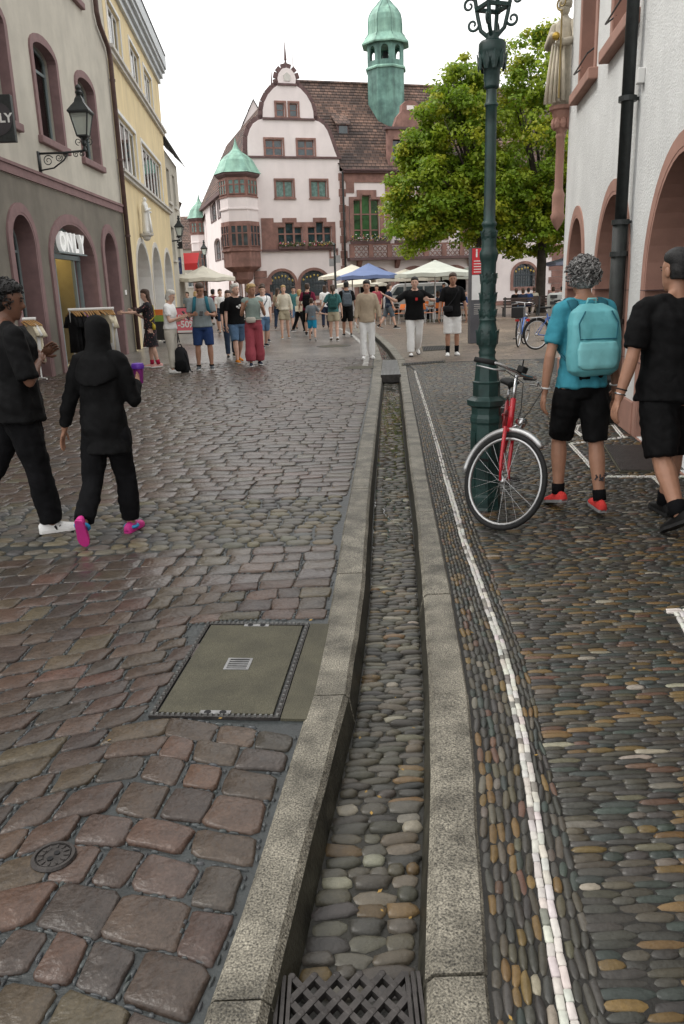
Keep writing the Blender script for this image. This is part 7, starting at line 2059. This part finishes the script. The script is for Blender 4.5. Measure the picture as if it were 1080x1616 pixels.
def pack(P, m1, m2, label, s=1.0, z0=.55, z1=.81, strap=None, w=.085, dp=.075):
    """backpack on a person's back: body, pocket, two shoulder straps"""
    H, T, W, b = P['H'], P['T'], P['W'], P['b']; c = W(T(0, -.1, z0))
    e = empty('backpack', c, label, 'backpack'); y0 = -.068 * b
    mb = MB(); n = 16
    sup = lambda a: (math.copysign(abs(cos(a)) ** .6, cos(a)), math.copysign(abs(sin(a)) ** .6, sin(a)))
    def body(zs, y, d, ww): return [[T(sup(a)[0] * ww * q, y - d * .5 * q + sup(a)[1] * d * .5 * q, z) for a in [2 * pi * k / n for k in range(n)]] for z, q in zs]
    mb.loft(body(((z0, .7), (z0 + .02, .95), (z0 + .08, 1.03), (z1 - .08, .98), (z1 - .03, .85), (z1, .45)), y0, dp, w)); defer(mb.xf(W), 'bag', m1, e, .009, None, 2, .007, 4)
    mb = MB(); mb.loft(body(((z0 + .025, .75), (z0 + .04, .95), (z0 + .1, 1.0), (z0 + .13, .85)), y0 - dp * .82, dp * .35, w * .82)); defer(mb.xf(W), 'pocket', m2, e, .009, None, 2, .006, 9)
    mb = MB(); mb.tube([T(-w * .5, y0 - dp * .95, z1 - .03), T(-w * .75, y0 - dp, z0 + .2), T(-w * .7, y0 - dp, z0 + .14), T(w * .7, y0 - dp, z0 + .14), T(w * .75, y0 - dp, z0 + .2), T(w * .5, y0 - dp * .95, z1 - .03)], .003 * H, 5); mb.xf(W).build('zip', strap or m2, e)
    for sx in (-1, 1):
        pts = [(.055 * sx, y0 - .005, z1 - .03), (.062 * sx, -.045, .838), (.066 * sx, 0, .85), (.07 * sx, .055 * b, .82), (.078 * sx, .078 * b, .76), (.088 * sx, .07 * b, .69), (.102 * sx * b, .01, .645), (.09 * sx, y0, z0 + .06)]
        mb = MB(); mb.tube([T(*p) for p in pts], [(.02 * H, .006 * H)] * 6 + [(.008 * H, .004 * H)] * 2, 8, side=(1, 0, 0)); mb.xf(W).build('strap', strap or m2, e, True)
    mb = MB(); mb.tube([T(-.02, y0 - .01, z1 - .01), T(-.015, y0 - .02, z1 + .02), T(.015, y0 - .02, z1 + .02), T(.02, y0 - .01, z1 - .01)], .005 * H, 6); mb.xf(W).build('grab_loop', m2, e, True)
    return e
def held(name, label, cat, c, d, X, Y, mat, bevel=.004):
    mb = MB(); mb.box(c, d, X, Y); return tag(mb.build(name, mat, bevel=bevel), label, cat)
def strap_bag(P, bag, m_, label, name='shoulder_bag', shoulder=1, path=True):
    H, T, W = P['H'], P['T'], P['W']; e = empty(name, W(T(*bag)), label, 'bag'); c = Vector(bag)
    mb = MB(); mb.loft([[T(c.x + cos(a) * .062 * q, c.y + sin(a) * .022 * q, c.z + z) for a in [2 * pi * k / 12 for k in range(12)]] for z, q in ((-.035, .6), (-.028, .95), (.0, 1.0), (.028, .95), (.035, .7))]); mb.xf(W).build('pouch', m_, e, True)
    mb = MB(); y = .085
    pts = [(c.x, c.y - .01, c.z + .03), (c.x * .3 + shoulder * .03, y, .70), (.06 * shoulder, .075, .79), (.068 * shoulder, 0, .85), (.05 * shoulder, -.07, .79), (-.04 * shoulder, -.088, .66), (-.1 * shoulder, -.02, .6)] if path else [(.11 * cos(a), .085 * sin(a), c.z) for a in np.linspace(0, 2 * pi, 14)]
    mb.tube([T(*p) for p in pts], .006 * H, 5); mb.xf(W).build('strap', m_, e); return e

K = cloth('black_cotton', (.007, .007, .0075), .3, .8); K2 = cloth('soft_black_cotton', (.007, .007, .008), .25, .95)
c_teal = cloth('teal_jersey', (.055, .28, .36)); c_turq = M('turquoise_nylon', (.13, .42, .46), .6, var=.08, vs=6, bump=.3, bs=22, spec=.4); c_turq2 = M('pale_turquoise_nylon', (.20, .52, .55), .6, var=.06, vs=6, bump=.3, bs=22); c_tstrap = cloth('dark_teal_webbing', (.03, .13, .17))
c_red_shoe = cloth('coral_red_mesh', (.62, .055, .05)); c_greysole = M('grey_rubber', (.22, .22, .22), .7); c_bshoe = cloth('black_leather', (.012, .012, .012), .2, .5); c_bsole = M('black_rubber', (.02, .02, .02), .7)
c_white = cloth('white_cotton', (.82, .82, .81), .04); c_linen = cloth('beige_linen', (.42, .34, .25), .08); c_denim = cloth('blue_denim', (.10, .17, .27), .15); c_dden = cloth('dark_denim', (.03, .045, .075), .2); c_grey = cloth('grey_blue_tee', (.24, .28, .29), .08); c_blue = cloth('blue_shorts', (.028, .055, .15), .12); c_rose = cloth('rose_trousers', (.33, .07, .09), .1); c_sage = cloth('sage_knit', (.26, .32, .29), .08); c_cream2 = cloth('cream_knit', (.62, .57, .46), .06); c_khaki = cloth('khaki_cotton', (.40, .35, .25), .08); c_maroon = cloth('maroon_tee', (.16, .02, .045), .1); c_stone = cloth('stone_chino', (.50, .47, .41), .06); c_cyan = cloth('bright_blue_shorts', (.02, .25, .42), .1); c_green = cloth('teal_green_tee', (.06, .17, .17), .1); c_navy = cloth('navy_cotton', (.02, .028, .05), .15); c_orange = cloth('orange_trainers', (.62, .22, .03), .1); c_pinkclog = M('pink_foam_clog', (.62, .04, .27), .55, var=.08, vs=10); c_cyanstrap = M('blue_clog_lining', (.04, .30, .60), .6)
c_floral = M('dark_floral_print', (.013, .012, .015), .85, var=.1, vs=28, col2=(.42, .16, .16), ramp=(.60, .64)); c_pinksh = cloth('pale_pink_shoe', (.66, .36, .33), .06); c_crim = cloth('crimson_sock', (.40, .02, .06), .1); c_yelbag = cloth('mustard_bag', (.42, .32, .04), .1); c_greyp = cloth('grey_backpack_cloth', (.10, .12, .14), .15); c_grnp = cloth('green_backpack_cloth', (.03, .09, .085), .15)

# ---- four people close by
f = G(928, 812)
P3 = person('person with grey curls, teal tee and turquoise backpack walking away at right', (f.x - .05, f.y + .12), -6, 1.66, .98, 'tan', ('mop', 'grey'), c_teal, .72, .5, K, .93, c_red_shoe, (K2, .045), 4, 0, (6, 0), ((.26, -.05, -1), (.10, .12, -1)), ((-.26, -.1, -1), (-.1, .05, -1)), (-9, 6), (17, 22), 0, -14, .05, True, female=True, sole=c_greysole, wide=1.15)
pack(P3, c_turq, c_turq2, 'turquoise backpack with pale front pocket on the person with grey curls', z0=.55, z1=.825, strap=c_tstrap, w=.104, dp=.09)
tt = P3['LR']; q = tt[1] + tt[3] * .13 * P3['H']
tat = MB(); r_ = random.Random(2)
for k in range(9):
    o = Vector((r_.uniform(-.035, .035), -.047 + 0, r_.uniform(-.022, .022))); a_ = r_.uniform(0, 3)
    tat.tube([q + Vector((o.x - .012 * cos(a_), -sqrt(max(0, .051 ** 2 - o.x ** 2)), o.z - .012 * sin(a_))), q + Vector((o.x + .012 * cos(a_), -sqrt(max(0, .051 ** 2 - o.x ** 2)), o.z + .012 * sin(a_)))], .005, 5)
tat.xf(P3['W']).build('calf_tattoo', M('tattoo_ink', (.05, .045, .05), .6), P3['e'])
for A in (P3['AR'], P3['AL']):
    mb = MB(); ff = A[4]; mb.torus(A[2] - ff * .03, .031, .006, ff.orthogonal(), ff.cross(ff.orthogonal()), 18, 6); mb.xf(P3['W']).build('bracelet', m_white, P3['e'])
f = G(1052, 826)
P4 = person('man in black tee and black shorts walking away at the right edge', (f.x - .01, f.y + .05), -10, 1.72, 1.25, 'tan', ('buzz', 'black'), K, .78, .475, K, .98, c_bshoe, (K2, .05), 3, 0, (-12, 0), ((.2, 0, -1), (.1, .3, -1)), ((-.28, -.12, -1), (-.30, .0, -1)), (14, 4), (-16, 22), 0, -30, .07, True, sole=c_bsole, wide=1.35)
for t in (.025, .055):
    A = P4['AL']; ff = A[4]; mb = MB(); mb.torus(A[2] - ff * t, .032, .005, ff.orthogonal(), ff.cross(ff.orthogonal()), 18, 6); mb.xf(P4['W']).build('bracelet', m_chrome if t < .04 else m_tyre, P4['e'])
f = G(66, 840)
P1 = person('dark haired man in black tee and trousers walking at the left edge', (f.x - .07, f.y + .03), 58, 1.66, 1.26, 'brown', ('curly', 'black'), K, .95, .47, K2, 1.97, c_white, None, 2, 0, (20, 8), ((.25, .15, -1), (-.75, .45, .45)), ((-.2, .3, -1), (.5, .6, .5)), (10, 4), (-24, 22), 0, -25, .10, True, wide=1.2)
for A, an in ((P1['LR'], 0),):
    for k in range(3):
        mb = MB(); p = A[2] + Vector((.036, .02 + .032 * k, -.038)); mb.box(p, (.006, .014, .05), (1, 0, 0), (0, 1, .5)); mb.xf(P1['W']).build('shoe_stripe', m_black, P1['e'])
f = G(208, 838)
P2 = person('woman in black headscarf, tunic and trousers with pink clogs walking away', (f.x - .09, f.y - .05), 6, 1.43, 1.02, 'tan', ('hijab', 'black'), K, 1.86, .385, K2, 1.93, c_pinkclog, None, 5, 0, (4, 6), ((.22, .1, -1), (-.12, .8, .5)), ((-.34, -.08, -1), (-.32, .02, -1)), (10, 10), (-12, 34), 0, -62, .10, True, female=True, wide=1.25, sole=c_pinkclog, curlL=.35)
for L_ in (P2['LR'], P2['LL']):
    mb = MB(); mb.torus(L_[2] + L_[3] * .02, .042, .012, (1, 0, 0), L_[3].cross(Vector((1, 0, 0))), 18, 6); mb.xf(P2['W']).build('clog_lining', c_cyanstrap, P2['e'], True)
mb = MB()
A = P2['AR']; cu_ = P2['W'](A[2] + A[4] * .07)
cup = empty('drink_cup', cu_ - ZUP * .06, 'purple lidded cup held by the woman in the headscarf', 'cup')
MB().lathe(cu_ - ZUP * .07, [(.001, 0), (.028, 0), (.038, .1), (.001, .1)], 16).build('cup_body', M('magenta_cup', (.25, .03, .22), .4), cup, True, angle=40)
MB().lathe(cu_ + ZUP * .03, [(.001, 0), (.044, 0), (.046, .015), (.038, .035), (.001, .04)], 16).build('lid', M('purple_plastic', (.14, .04, .42), .4), cup, True, angle=40)

# ---- three young men walking towards us
WK = dict(sole=m_white)
f = G(581, 566)
P5 = person('man in beige linen shirt and white trousers walking by the channel', f, 178, 1.72, .98, 'olive', ('short', 'black'), c_linen, 1.75, .47, c_white, 1.97, c_white, None, 2, 0, (10, 6), ((.2, .0, -1), (.1, .35, -1)), ((-.3, .05, -1), (-.12, .2, -1)), (4, 2), (-2, 4), 0, 0, .07, wide=1.15, sole=m_white)
A = P5['AR']; c_ = P5['W'](A[2] + A[4] * .09); tag(MB().lathe(c_ - ZUP * .08, [(.001, 0), (.03, 0), (.033, .01), (.033, .13), (.027, .145), (.001, .145)], 14).build('drink_can', m_white, None, True, angle=40), 'white drink can in the hand of the man in beige', 'can')
f = G(655, 561)
P6 = person('gesturing man in black tee with red chest print and white trousers', (f.x + .0, f.y), 176, 1.77, 1.16, 'light', ('short', 'black'), K, .85, .465, c_white, 1.96, c_white, None, 2, 0, (12, 0), ((.8, .3, -.5), (.8, .2, .45)), ((-.85, .15, -.55), (.7, .75, .12)), (12, 6), (-10, 30), 0, -35, .10, wide=1.3, curlR=.2, sole=c_navy)
T_, W_6 = P6['T'], P6['W']; mb = MB(); mb.prism([W_6(T_(x, .087 * P6['b'] + .012, z)) for x, z in ((-.022, .715), (.008, .715), (.008, .75), (-.022, .75))], (0, -.012, 0)); mb.build('chest_print', M('red_print', (.6, .03, .03), .7), P6['e'])
f = G(714, 561)
P7 = person('tall man in black shirt and white shorts with a shoulder bag', f, 182, 1.82, 1.0, 'tan', ('short', 'brown'), K, .8, .475, c_white, .98, c_white, (K2, .085), 2, 0, (4, 4), ((.3, .1, -1), (.15, .3, -1)), ((-.3, .0, -1), (-.12, .12, -1)), (3, 2), (-4, 3), 0, 0, .06, wide=1.5, sole=m_white)
strap_bag(P7, (.07, .105, .58), cloth('black_nylon', (.02, .02, .022)), 'black shoulder bag of the tall man in white shorts', shoulder=-1)
mb = MB(); kn = P7['LL'][1]; mb.tube([kn + Vector((-.035, .062, .07)), kn + Vector((-.01, .07, .045)), kn + Vector((.045, .064, .075))], [.004, .012, .002], 6, side=(0, 0, 1)); mb.xf(P7['W']).build('shorts_emblem', m_black, P7['e'])

# ---- group at the left
f = G(243, 580)
P8 = person('dark haired woman in black floral dress browsing the clothes rack', (f.x, f.y), -98, 1.68, 1.0, 'light', ('long', 'brown'), c_floral, .9, .5, None, 1, c_pinksh, (c_crim, .06), 2, 0, (0, 10), ((.1, .4, -.9), (-.1, .75, .45)), ((-.1, .85, -.45), (-.05, 1, .02)), (4, 3), (-6, 6), 0, -4, .05, female=True, skirt=(c_floral, .27, .025), sole=m_white)
strap_bag(P8, (-.1, -.06, .52), c_yelbag, 'mustard shoulder bag of the woman in the floral dress', shoulder=1)
f = G(275, 588)
P9 = person('woman with short white hair, white top and beige trousers reading a tablet', f, 100, 1.64, 1.08, 'light', ('bob', 'white'), c_white, .6, .535, c_stone, 1.9, c_white, None, 3, 0, (0, 22), ((.12, .2, -1), (-.15, .9, .3)), ((-.12, .2, -1), (.2, .9, .3)), (3, 2), (-3, 3), 0, 0, .03, female=True, wide=1.05)
c_ = P9['W']((P9['AR'][2] + P9['AL'][2]) / 2 + Vector((0, .07, .03))); held('tablet', 'dark tablet in the hands of the white haired woman', 'tablet', c_, (.02, .14, .22), (.7, 0, .5), (0, 1, 0), m_black)
bp = G(288, 588); e = empty('backpack', bp, 'black backpack standing on the cobbles beside the white haired woman', 'backpack')
mb = MB(); mb.loft([[bp + Vector((cos(a) * .16 * q, sin(a) * .11 * q, z)) for a in [2 * pi * k / 14 for k in range(14)]] for z, q in ((.0, .85), (.05, 1.05), (.25, 1.0), (.42, .85), (.5, .55), (.53, .2))]); mb.build('bag', cloth('black_nylon', (.02, .02, .022)), e, True)
mb = MB(); mb.loft([[bp + Vector((cos(a) * .12 * q, -.11 + sin(a) * .04 * q, z)) for a in [2 * pi * k / 12 for k in range(12)]] for z, q in ((.04, .7), (.07, 1), (.22, 1), (.26, .6))]); mb.build('pocket', K2, e, True)
mb = MB(); mb.tube([bp + Vector((.05, -.02, .5)), bp + Vector((0.02, -.02, .58)), bp + Vector((-.03, -.02, .57)), bp + Vector((-.05, -.02, .5))], .012, 6); mb.build('grab_loop', K2, e, True)
mb = MB(); mb.tube([bp + Vector((.1, -.1, .4)), bp + Vector((.17, -.13, .2)), bp + Vector((.2, -.1, .03)), bp + Vector((.24, -.12, .02))], .01, 6); mb.build('strap', K2, e, True)
f = G(325, 583)
P10 = person('man in grey tee and blue shorts looking at his phone', f, 172, 1.76, 1.12, 'tan', ('short', 'brown'), c_grey, .75, .5, c_blue, .9, cloth('grey_trainer', (.09, .10, .11)), (K2, .02), 2, 0, (4, 28), ((.22, .1, -1), (-.35, .8, .12)), ((-.22, .1, -1), (.35, .8, .12)), (2, 2, 4), (2, 2, 4), 0, 0, .05, wide=1.25)
c_ = P10['W']((P10['AR'][2] + P10['AL'][2]) / 2 + Vector((0, .06, .02))); held('phone', 'dark phone held by the man in the grey tee', 'phone', c_, (.075, .14, .012), (1, 0, 0), (0, .8, .6), m_black)
pack(P10, c_tstrap, c_tstrap, 'blue backpack on the man looking at his phone', z0=.58, z1=.80, w=.07, dp=.06)
f = G(378, 572)
P11 = person('white haired man in black printed tee, denim shorts and orange shoes', (f.x, f.y), 150, 1.76, 1.1, 'light', ('short', 'white'), K, .75, .5, c_denim, .92, c_orange, None, 1, 0, (-20, 0), ((.2, .05, -1), (.1, .2, -1)), ((-.2, .05, -1), (-.05, .3, -1)), (14, 4), (-12, 14), 0, -10, .05, wide=1.2)
T_, W_1 = P11['T'], P11['W']
for k, (x, z, s_) in enumerate(((-.02, .735, .035), (.02, .72, .03), (.0, .705, .025))):
    mb = MB(); mb.ball(W_1(T_(x, .083 * P11['b'], z)), (s_, s_ * .7, s_ * .8), 8, 5); mb.build('chest_print', m_white, P11['e'])
f = G(404, 577)
P12 = person('blonde woman in sage top and rose wide trousers walking with a waist bag', (f.x, f.y), 168, 1.72, 1.08, 'tan', ('mop', 'blonde'), c_sage, 0, .575, c_rose, 1.9, c_navy, None, 2, 0, (-38, 4), ((.25, .1, -1), (-.25, .6, .75)), ((-.25, .1, -1), (.25, .65, .7)), (8, 3), (-6, 8), 0, 0, .03, female=True, wide=1.85)
strap_bag(P12, (.04, .105, .575), c_stone, 'pale waist bag of the woman in rose trousers', 'waist_bag', 1, False)
f = G(362, 567); person('woman in black top and dark jeans behind the man in the printed tee', (f.x, f.y + .5), 165, 1.62, 1.0, 'light', ('bob', 'brown'), K, .8, .5, c_dden, 1.9, c_bshoe, None, 2, 0, (10, 5), lR=(12, 6), lL=(-10, 10), female=True)
f = G(424, 548); P14 = person('man in white tee and denim shorts with a shoulder strap behind the blonde woman', (f.x - .1, f.y), 160, 1.74, 1.0, 'light', ('short', 'brown'), c_white, .8, .5, c_denim, .95, c_navy, None, 2, 0, (20, 0), lR=(14, 4), lL=(-12, 12), wide=1.2)
strap_bag(P14, (.1, .0, .56), c_navy, 'dark shoulder bag of the man in white tee', shoulder=-1)
f = G(434, 540); person('man in navy tee with cropped hair behind the man in white', (f.x - .3, f.y), 175, 1.8, 1.0, 'light', ('buzz', 'brown'), c_navy, .8, .5, c_khaki, .95, c_navy, None, lR=(8, 4), lL=(-8, 10))
f = G(451, 534); person('blonde woman in cream sweater and beige shorts walking barelegged', (f.x, f.y), 178, 1.76, .95, 'light', ('bun', 'blonde'), c_cream2, 1.75, .545, c_khaki, .62, M('sandal_tan', (.3, .16, .08), .7), None, 2, 0, (0, 0), ((.25, .05, -1), (.05, .8, .6)), ((-.25, .05, -1), (-.1, .2, -1)), (12, 4), (-10, 8), 0, 0, .10, female=True, wide=1.5)
f = G(488, 530); P16 = person('man in maroon tee with black backpack walking away', (f.x + .0, f.y), 8, 1.8, 1.05, 'light', ('short', 'brown'), c_maroon, .75, .49, K, .97, c_bshoe, (K2, .03), 3, 0, (0, 5), ((.25, -.1, -1), (.1, .3, -1)), ((-.3, -.1, -1), (-.2, .5, -.6)), (-10, 10), (14, 10), -8, 0, wide=1.3)
pack(P16, K2, K, 'black backpack on the man in the maroon tee', z0=.56, z1=.80)
c_ = P16['W'](P16['AL'][2] + Vector((0, .05, 0))); held('map_board', 'folded white and brown leaflet held by the man in maroon', 'leaflet', c_, (.3, .22, .01), (1, .2, 0), (0, .5, .8), m_cream)
f = G(494, 538); person('boy in grey tee and bright blue shorts holding a hand', (f.x, f.y), -4, 1.32, .98, 'light', ('short', 'brown'), cloth('grey_kids_tee', (.16, .18, .20)), .8, .49, c_cyan, .85, c_greyp, None, 2, 0, (0, 0), ((.5, .1, -.8), (.75, .2, -.15)), ((-.2, 0, -1), (-.1, .2, -1)), (-12, 20), (12, 8), -20, 0, .06, wide=1.3)
f = G(528, 538); P18 = person('woman with ponytail, teal green tee and green backpack walking away', (f.x, f.y), 2, 1.7, 1.02, 'light', ('pony', 'brown'), c_green, .7, .52, c_khaki, .62, cloth('brown_boot', (.07, .05, .035)), (c_white, .03), 3, 0, (0, 0), ((.25, 0, -1), (.12, .1, -1)), ((-.5, 0, -.9), (-.5, .1, -.8)), (-6, 8), (8, 6), 0, 0, .04, female=True, wide=1.3)
pack(P18, c_grnp, c_grnp, 'dark green backpack on the woman with the ponytail', z0=.57, z1=.79)
f = G(549, 531); P19 = person('man in black with cap and grey backpack walking away', (f.x, f.y), -4, 1.8, 1.05, 'tan', ('buzz', 'black'), K, .8, .49, K, .95, c_bshoe, None, 3, 0, (0, 0), ((.25, 0, -1), (.12, .1, -1)), ((-.25, 0, -1), (-.12, .1, -1)), (-8, 10), (12, 6), -8, 0, .05, wide=1.3)
pack(P19, c_greyp, c_greyp, 'grey backpack on the man with the cap', z0=.55, z1=.80, w=.09)
mb = MB(); HDf = P19['HD']; mb.loft([[HDf(cos(a) * .052 * q, -.008 + sin(a) * .062 * q, z) for a in [2 * pi * k / 14 for k in range(14)]] for z, q in ((.02, 1), (.045, .98), (.065, .7), (.075, .2))]); mb.xf(P19['W']).build('cap', K2, P19['e'], True)
f = G(614, 519); person('man in dark tee and grey shorts walking past the café chairs', f, 75, 1.74, 1.02, 'light', ('short', 'brown'), c_navy, .75, .48, c_greyp, .95, c_bshoe, (K2, .04), 2, 0, (0, 5), lR=(20, 4), lL=(-20, 14), fL=-20, wide=1.25)
# ---- people farther back
tops = [c_white, c_navy, c_maroon, c_grey, K, c_linen, c_green, c_cream2, c_rose]
bots = [c_dden, c_denim, K2, c_khaki, c_navy]
far = [(352, 527, 170, 1.72, 'man in a white tee far behind the left group'), (369, 530, 185, 1.66, 'woman far behind the printed tee man'), (340, 523, 20, 1.75, 'figure walking away under the left parasol'), (312, 521, 100, 1.7, 'figure at the flower tubs left of the lane'), (415, 521, 190, 1.78, 'figure far behind the blonde woman in sage'), (441, 520, 10, 1.7, 'figure walking towards the town hall, far left of the maroon tee'), (466, 521, 170, 1.74, 'pale dressed person between blonde walker and maroon tee'), (474, 524, 60, 1.62, 'bare armed person close behind the maroon tee man'), (596, 512, 200, 1.7, 'person half hidden behind the man in beige'), (515, 518, 0, 1.75, 'person partly hidden by the ponytail woman'), (700, 500, 150, 1.72, 'waiter in the café shade'), (398, 518, 15, 1.7, 'distant person left of the town hall bay'), (300, 516, 190, 1.68, 'distant person in the lane near the sale board'), (328, 514, 0, 1.72, 'distant person in the lane under the parasol edge')]
for i, (px, py, hh, H_, l) in enumerate(far):
    f = G(px, py); person(l, f, hh, H_, 1.0, ('light', 'tan', 'olive')[i % 3], (('short', 'brown'), ('long', 'brown'), ('short', 'black'), ('bob', 'blonde'))[i % 4], tops[i % 9], .75, .5, bots[i % 5], 1.95 if i % 2 else .9, c_bshoe, None, 2, head=((i * 37) % 50 - 25, (i * 7) % 12), lR=(6 + 3 * (i % 4), 4), lL=(-6 - 3 * (i % 4), 12), female=i % 2 == 1, aR=((.09, .3 - .1 * (i % 5), -1), (-.1 * (i % 3), .3 + .35 * (i % 3), -1 + .4 * (i % 3))), aL=((-.09, -.15 + .1 * (i % 4), -1), (.1 * (i % 2), .15 + .4 * (i % 2), -1)), twist=(i % 5 - 2) * 5)
SIT = dict(lR=(84, 86, 6), lL=(84, 86, 6), aR=((.2, .3, -1), (-.2, .9, -.1)), aL=((-.2, .3, -1), (.2, .9, -.1)))
sits = [(814, 499, 10, 'person in dark clothes sitting at the left end of the bench'), (824, 499, -8, 'person in dark top sitting in the middle of the bench'), (833, 497, 5, 'person in blue top sitting at the right end of the bench'), (842, 494, 12, 'person in a pale top sitting behind the tree trunk'), (872, 494, 10, 'person sitting right of the tree trunk'), (885, 493, -10, 'person in light top sitting close to the white house'), (664, 503, 40, 'café guest in the back row'), (690, 507, -60, 'café guest in front of the arches'), (735, 504, 100, 'café guest beside the information pillar'), (648, 504, 120, 'café guest behind the gesturing man')]
for i, (px, py, hh, l) in enumerate(sits):
    f = G(px, py); person(l, f, hh, 1.7, 1.0, ('light', 'tan')[i % 2], (('short', 'brown'), ('bob', 'brown'), ('short', 'black'))[i % 3], [K, c_navy, c_blue, c_cream2, c_maroon, c_white][i % 6], .75, .5, bots[i % 5], 1.95, c_bshoe, None, -4, **SIT)
finalize()

# a few fallen leaves and bits on the stones
r_ = random.Random(21); mb = MB()
for k in range(70):
    y = r_.uniform(1.3, 9); x = r_.choice([r_.uniform(LO(y) - 2.2, LO(y)), r_.uniform(LI(y) + .04, RI(y) - .04), r_.uniform(RO(y), RO(y) + 1.6)])
    z = -DEEP + .045 if LI(y) < x < RI(y) else .006
    a_ = r_.uniform(0, 6.3); s_ = r_.uniform(.005, .013); c, d = Vector((cos(a_), sin(a_), r_.uniform(-.2, .3))) * s_, Vector((-sin(a_), cos(a_), r_.uniform(-.2, .2))) * s_ * .55
    p = Vector((x, y, z)); mb.add([p - c, p + d, p + c, p - d], [(0, 1, 2, 3)])
tag(mb.build('fallen_leaves', M('dry_leaf', (.28, .17, .04), .7, var=.4, vs=9)), 'scattered dry leaves and scraps on the paving', 'litter', kind='stuff')
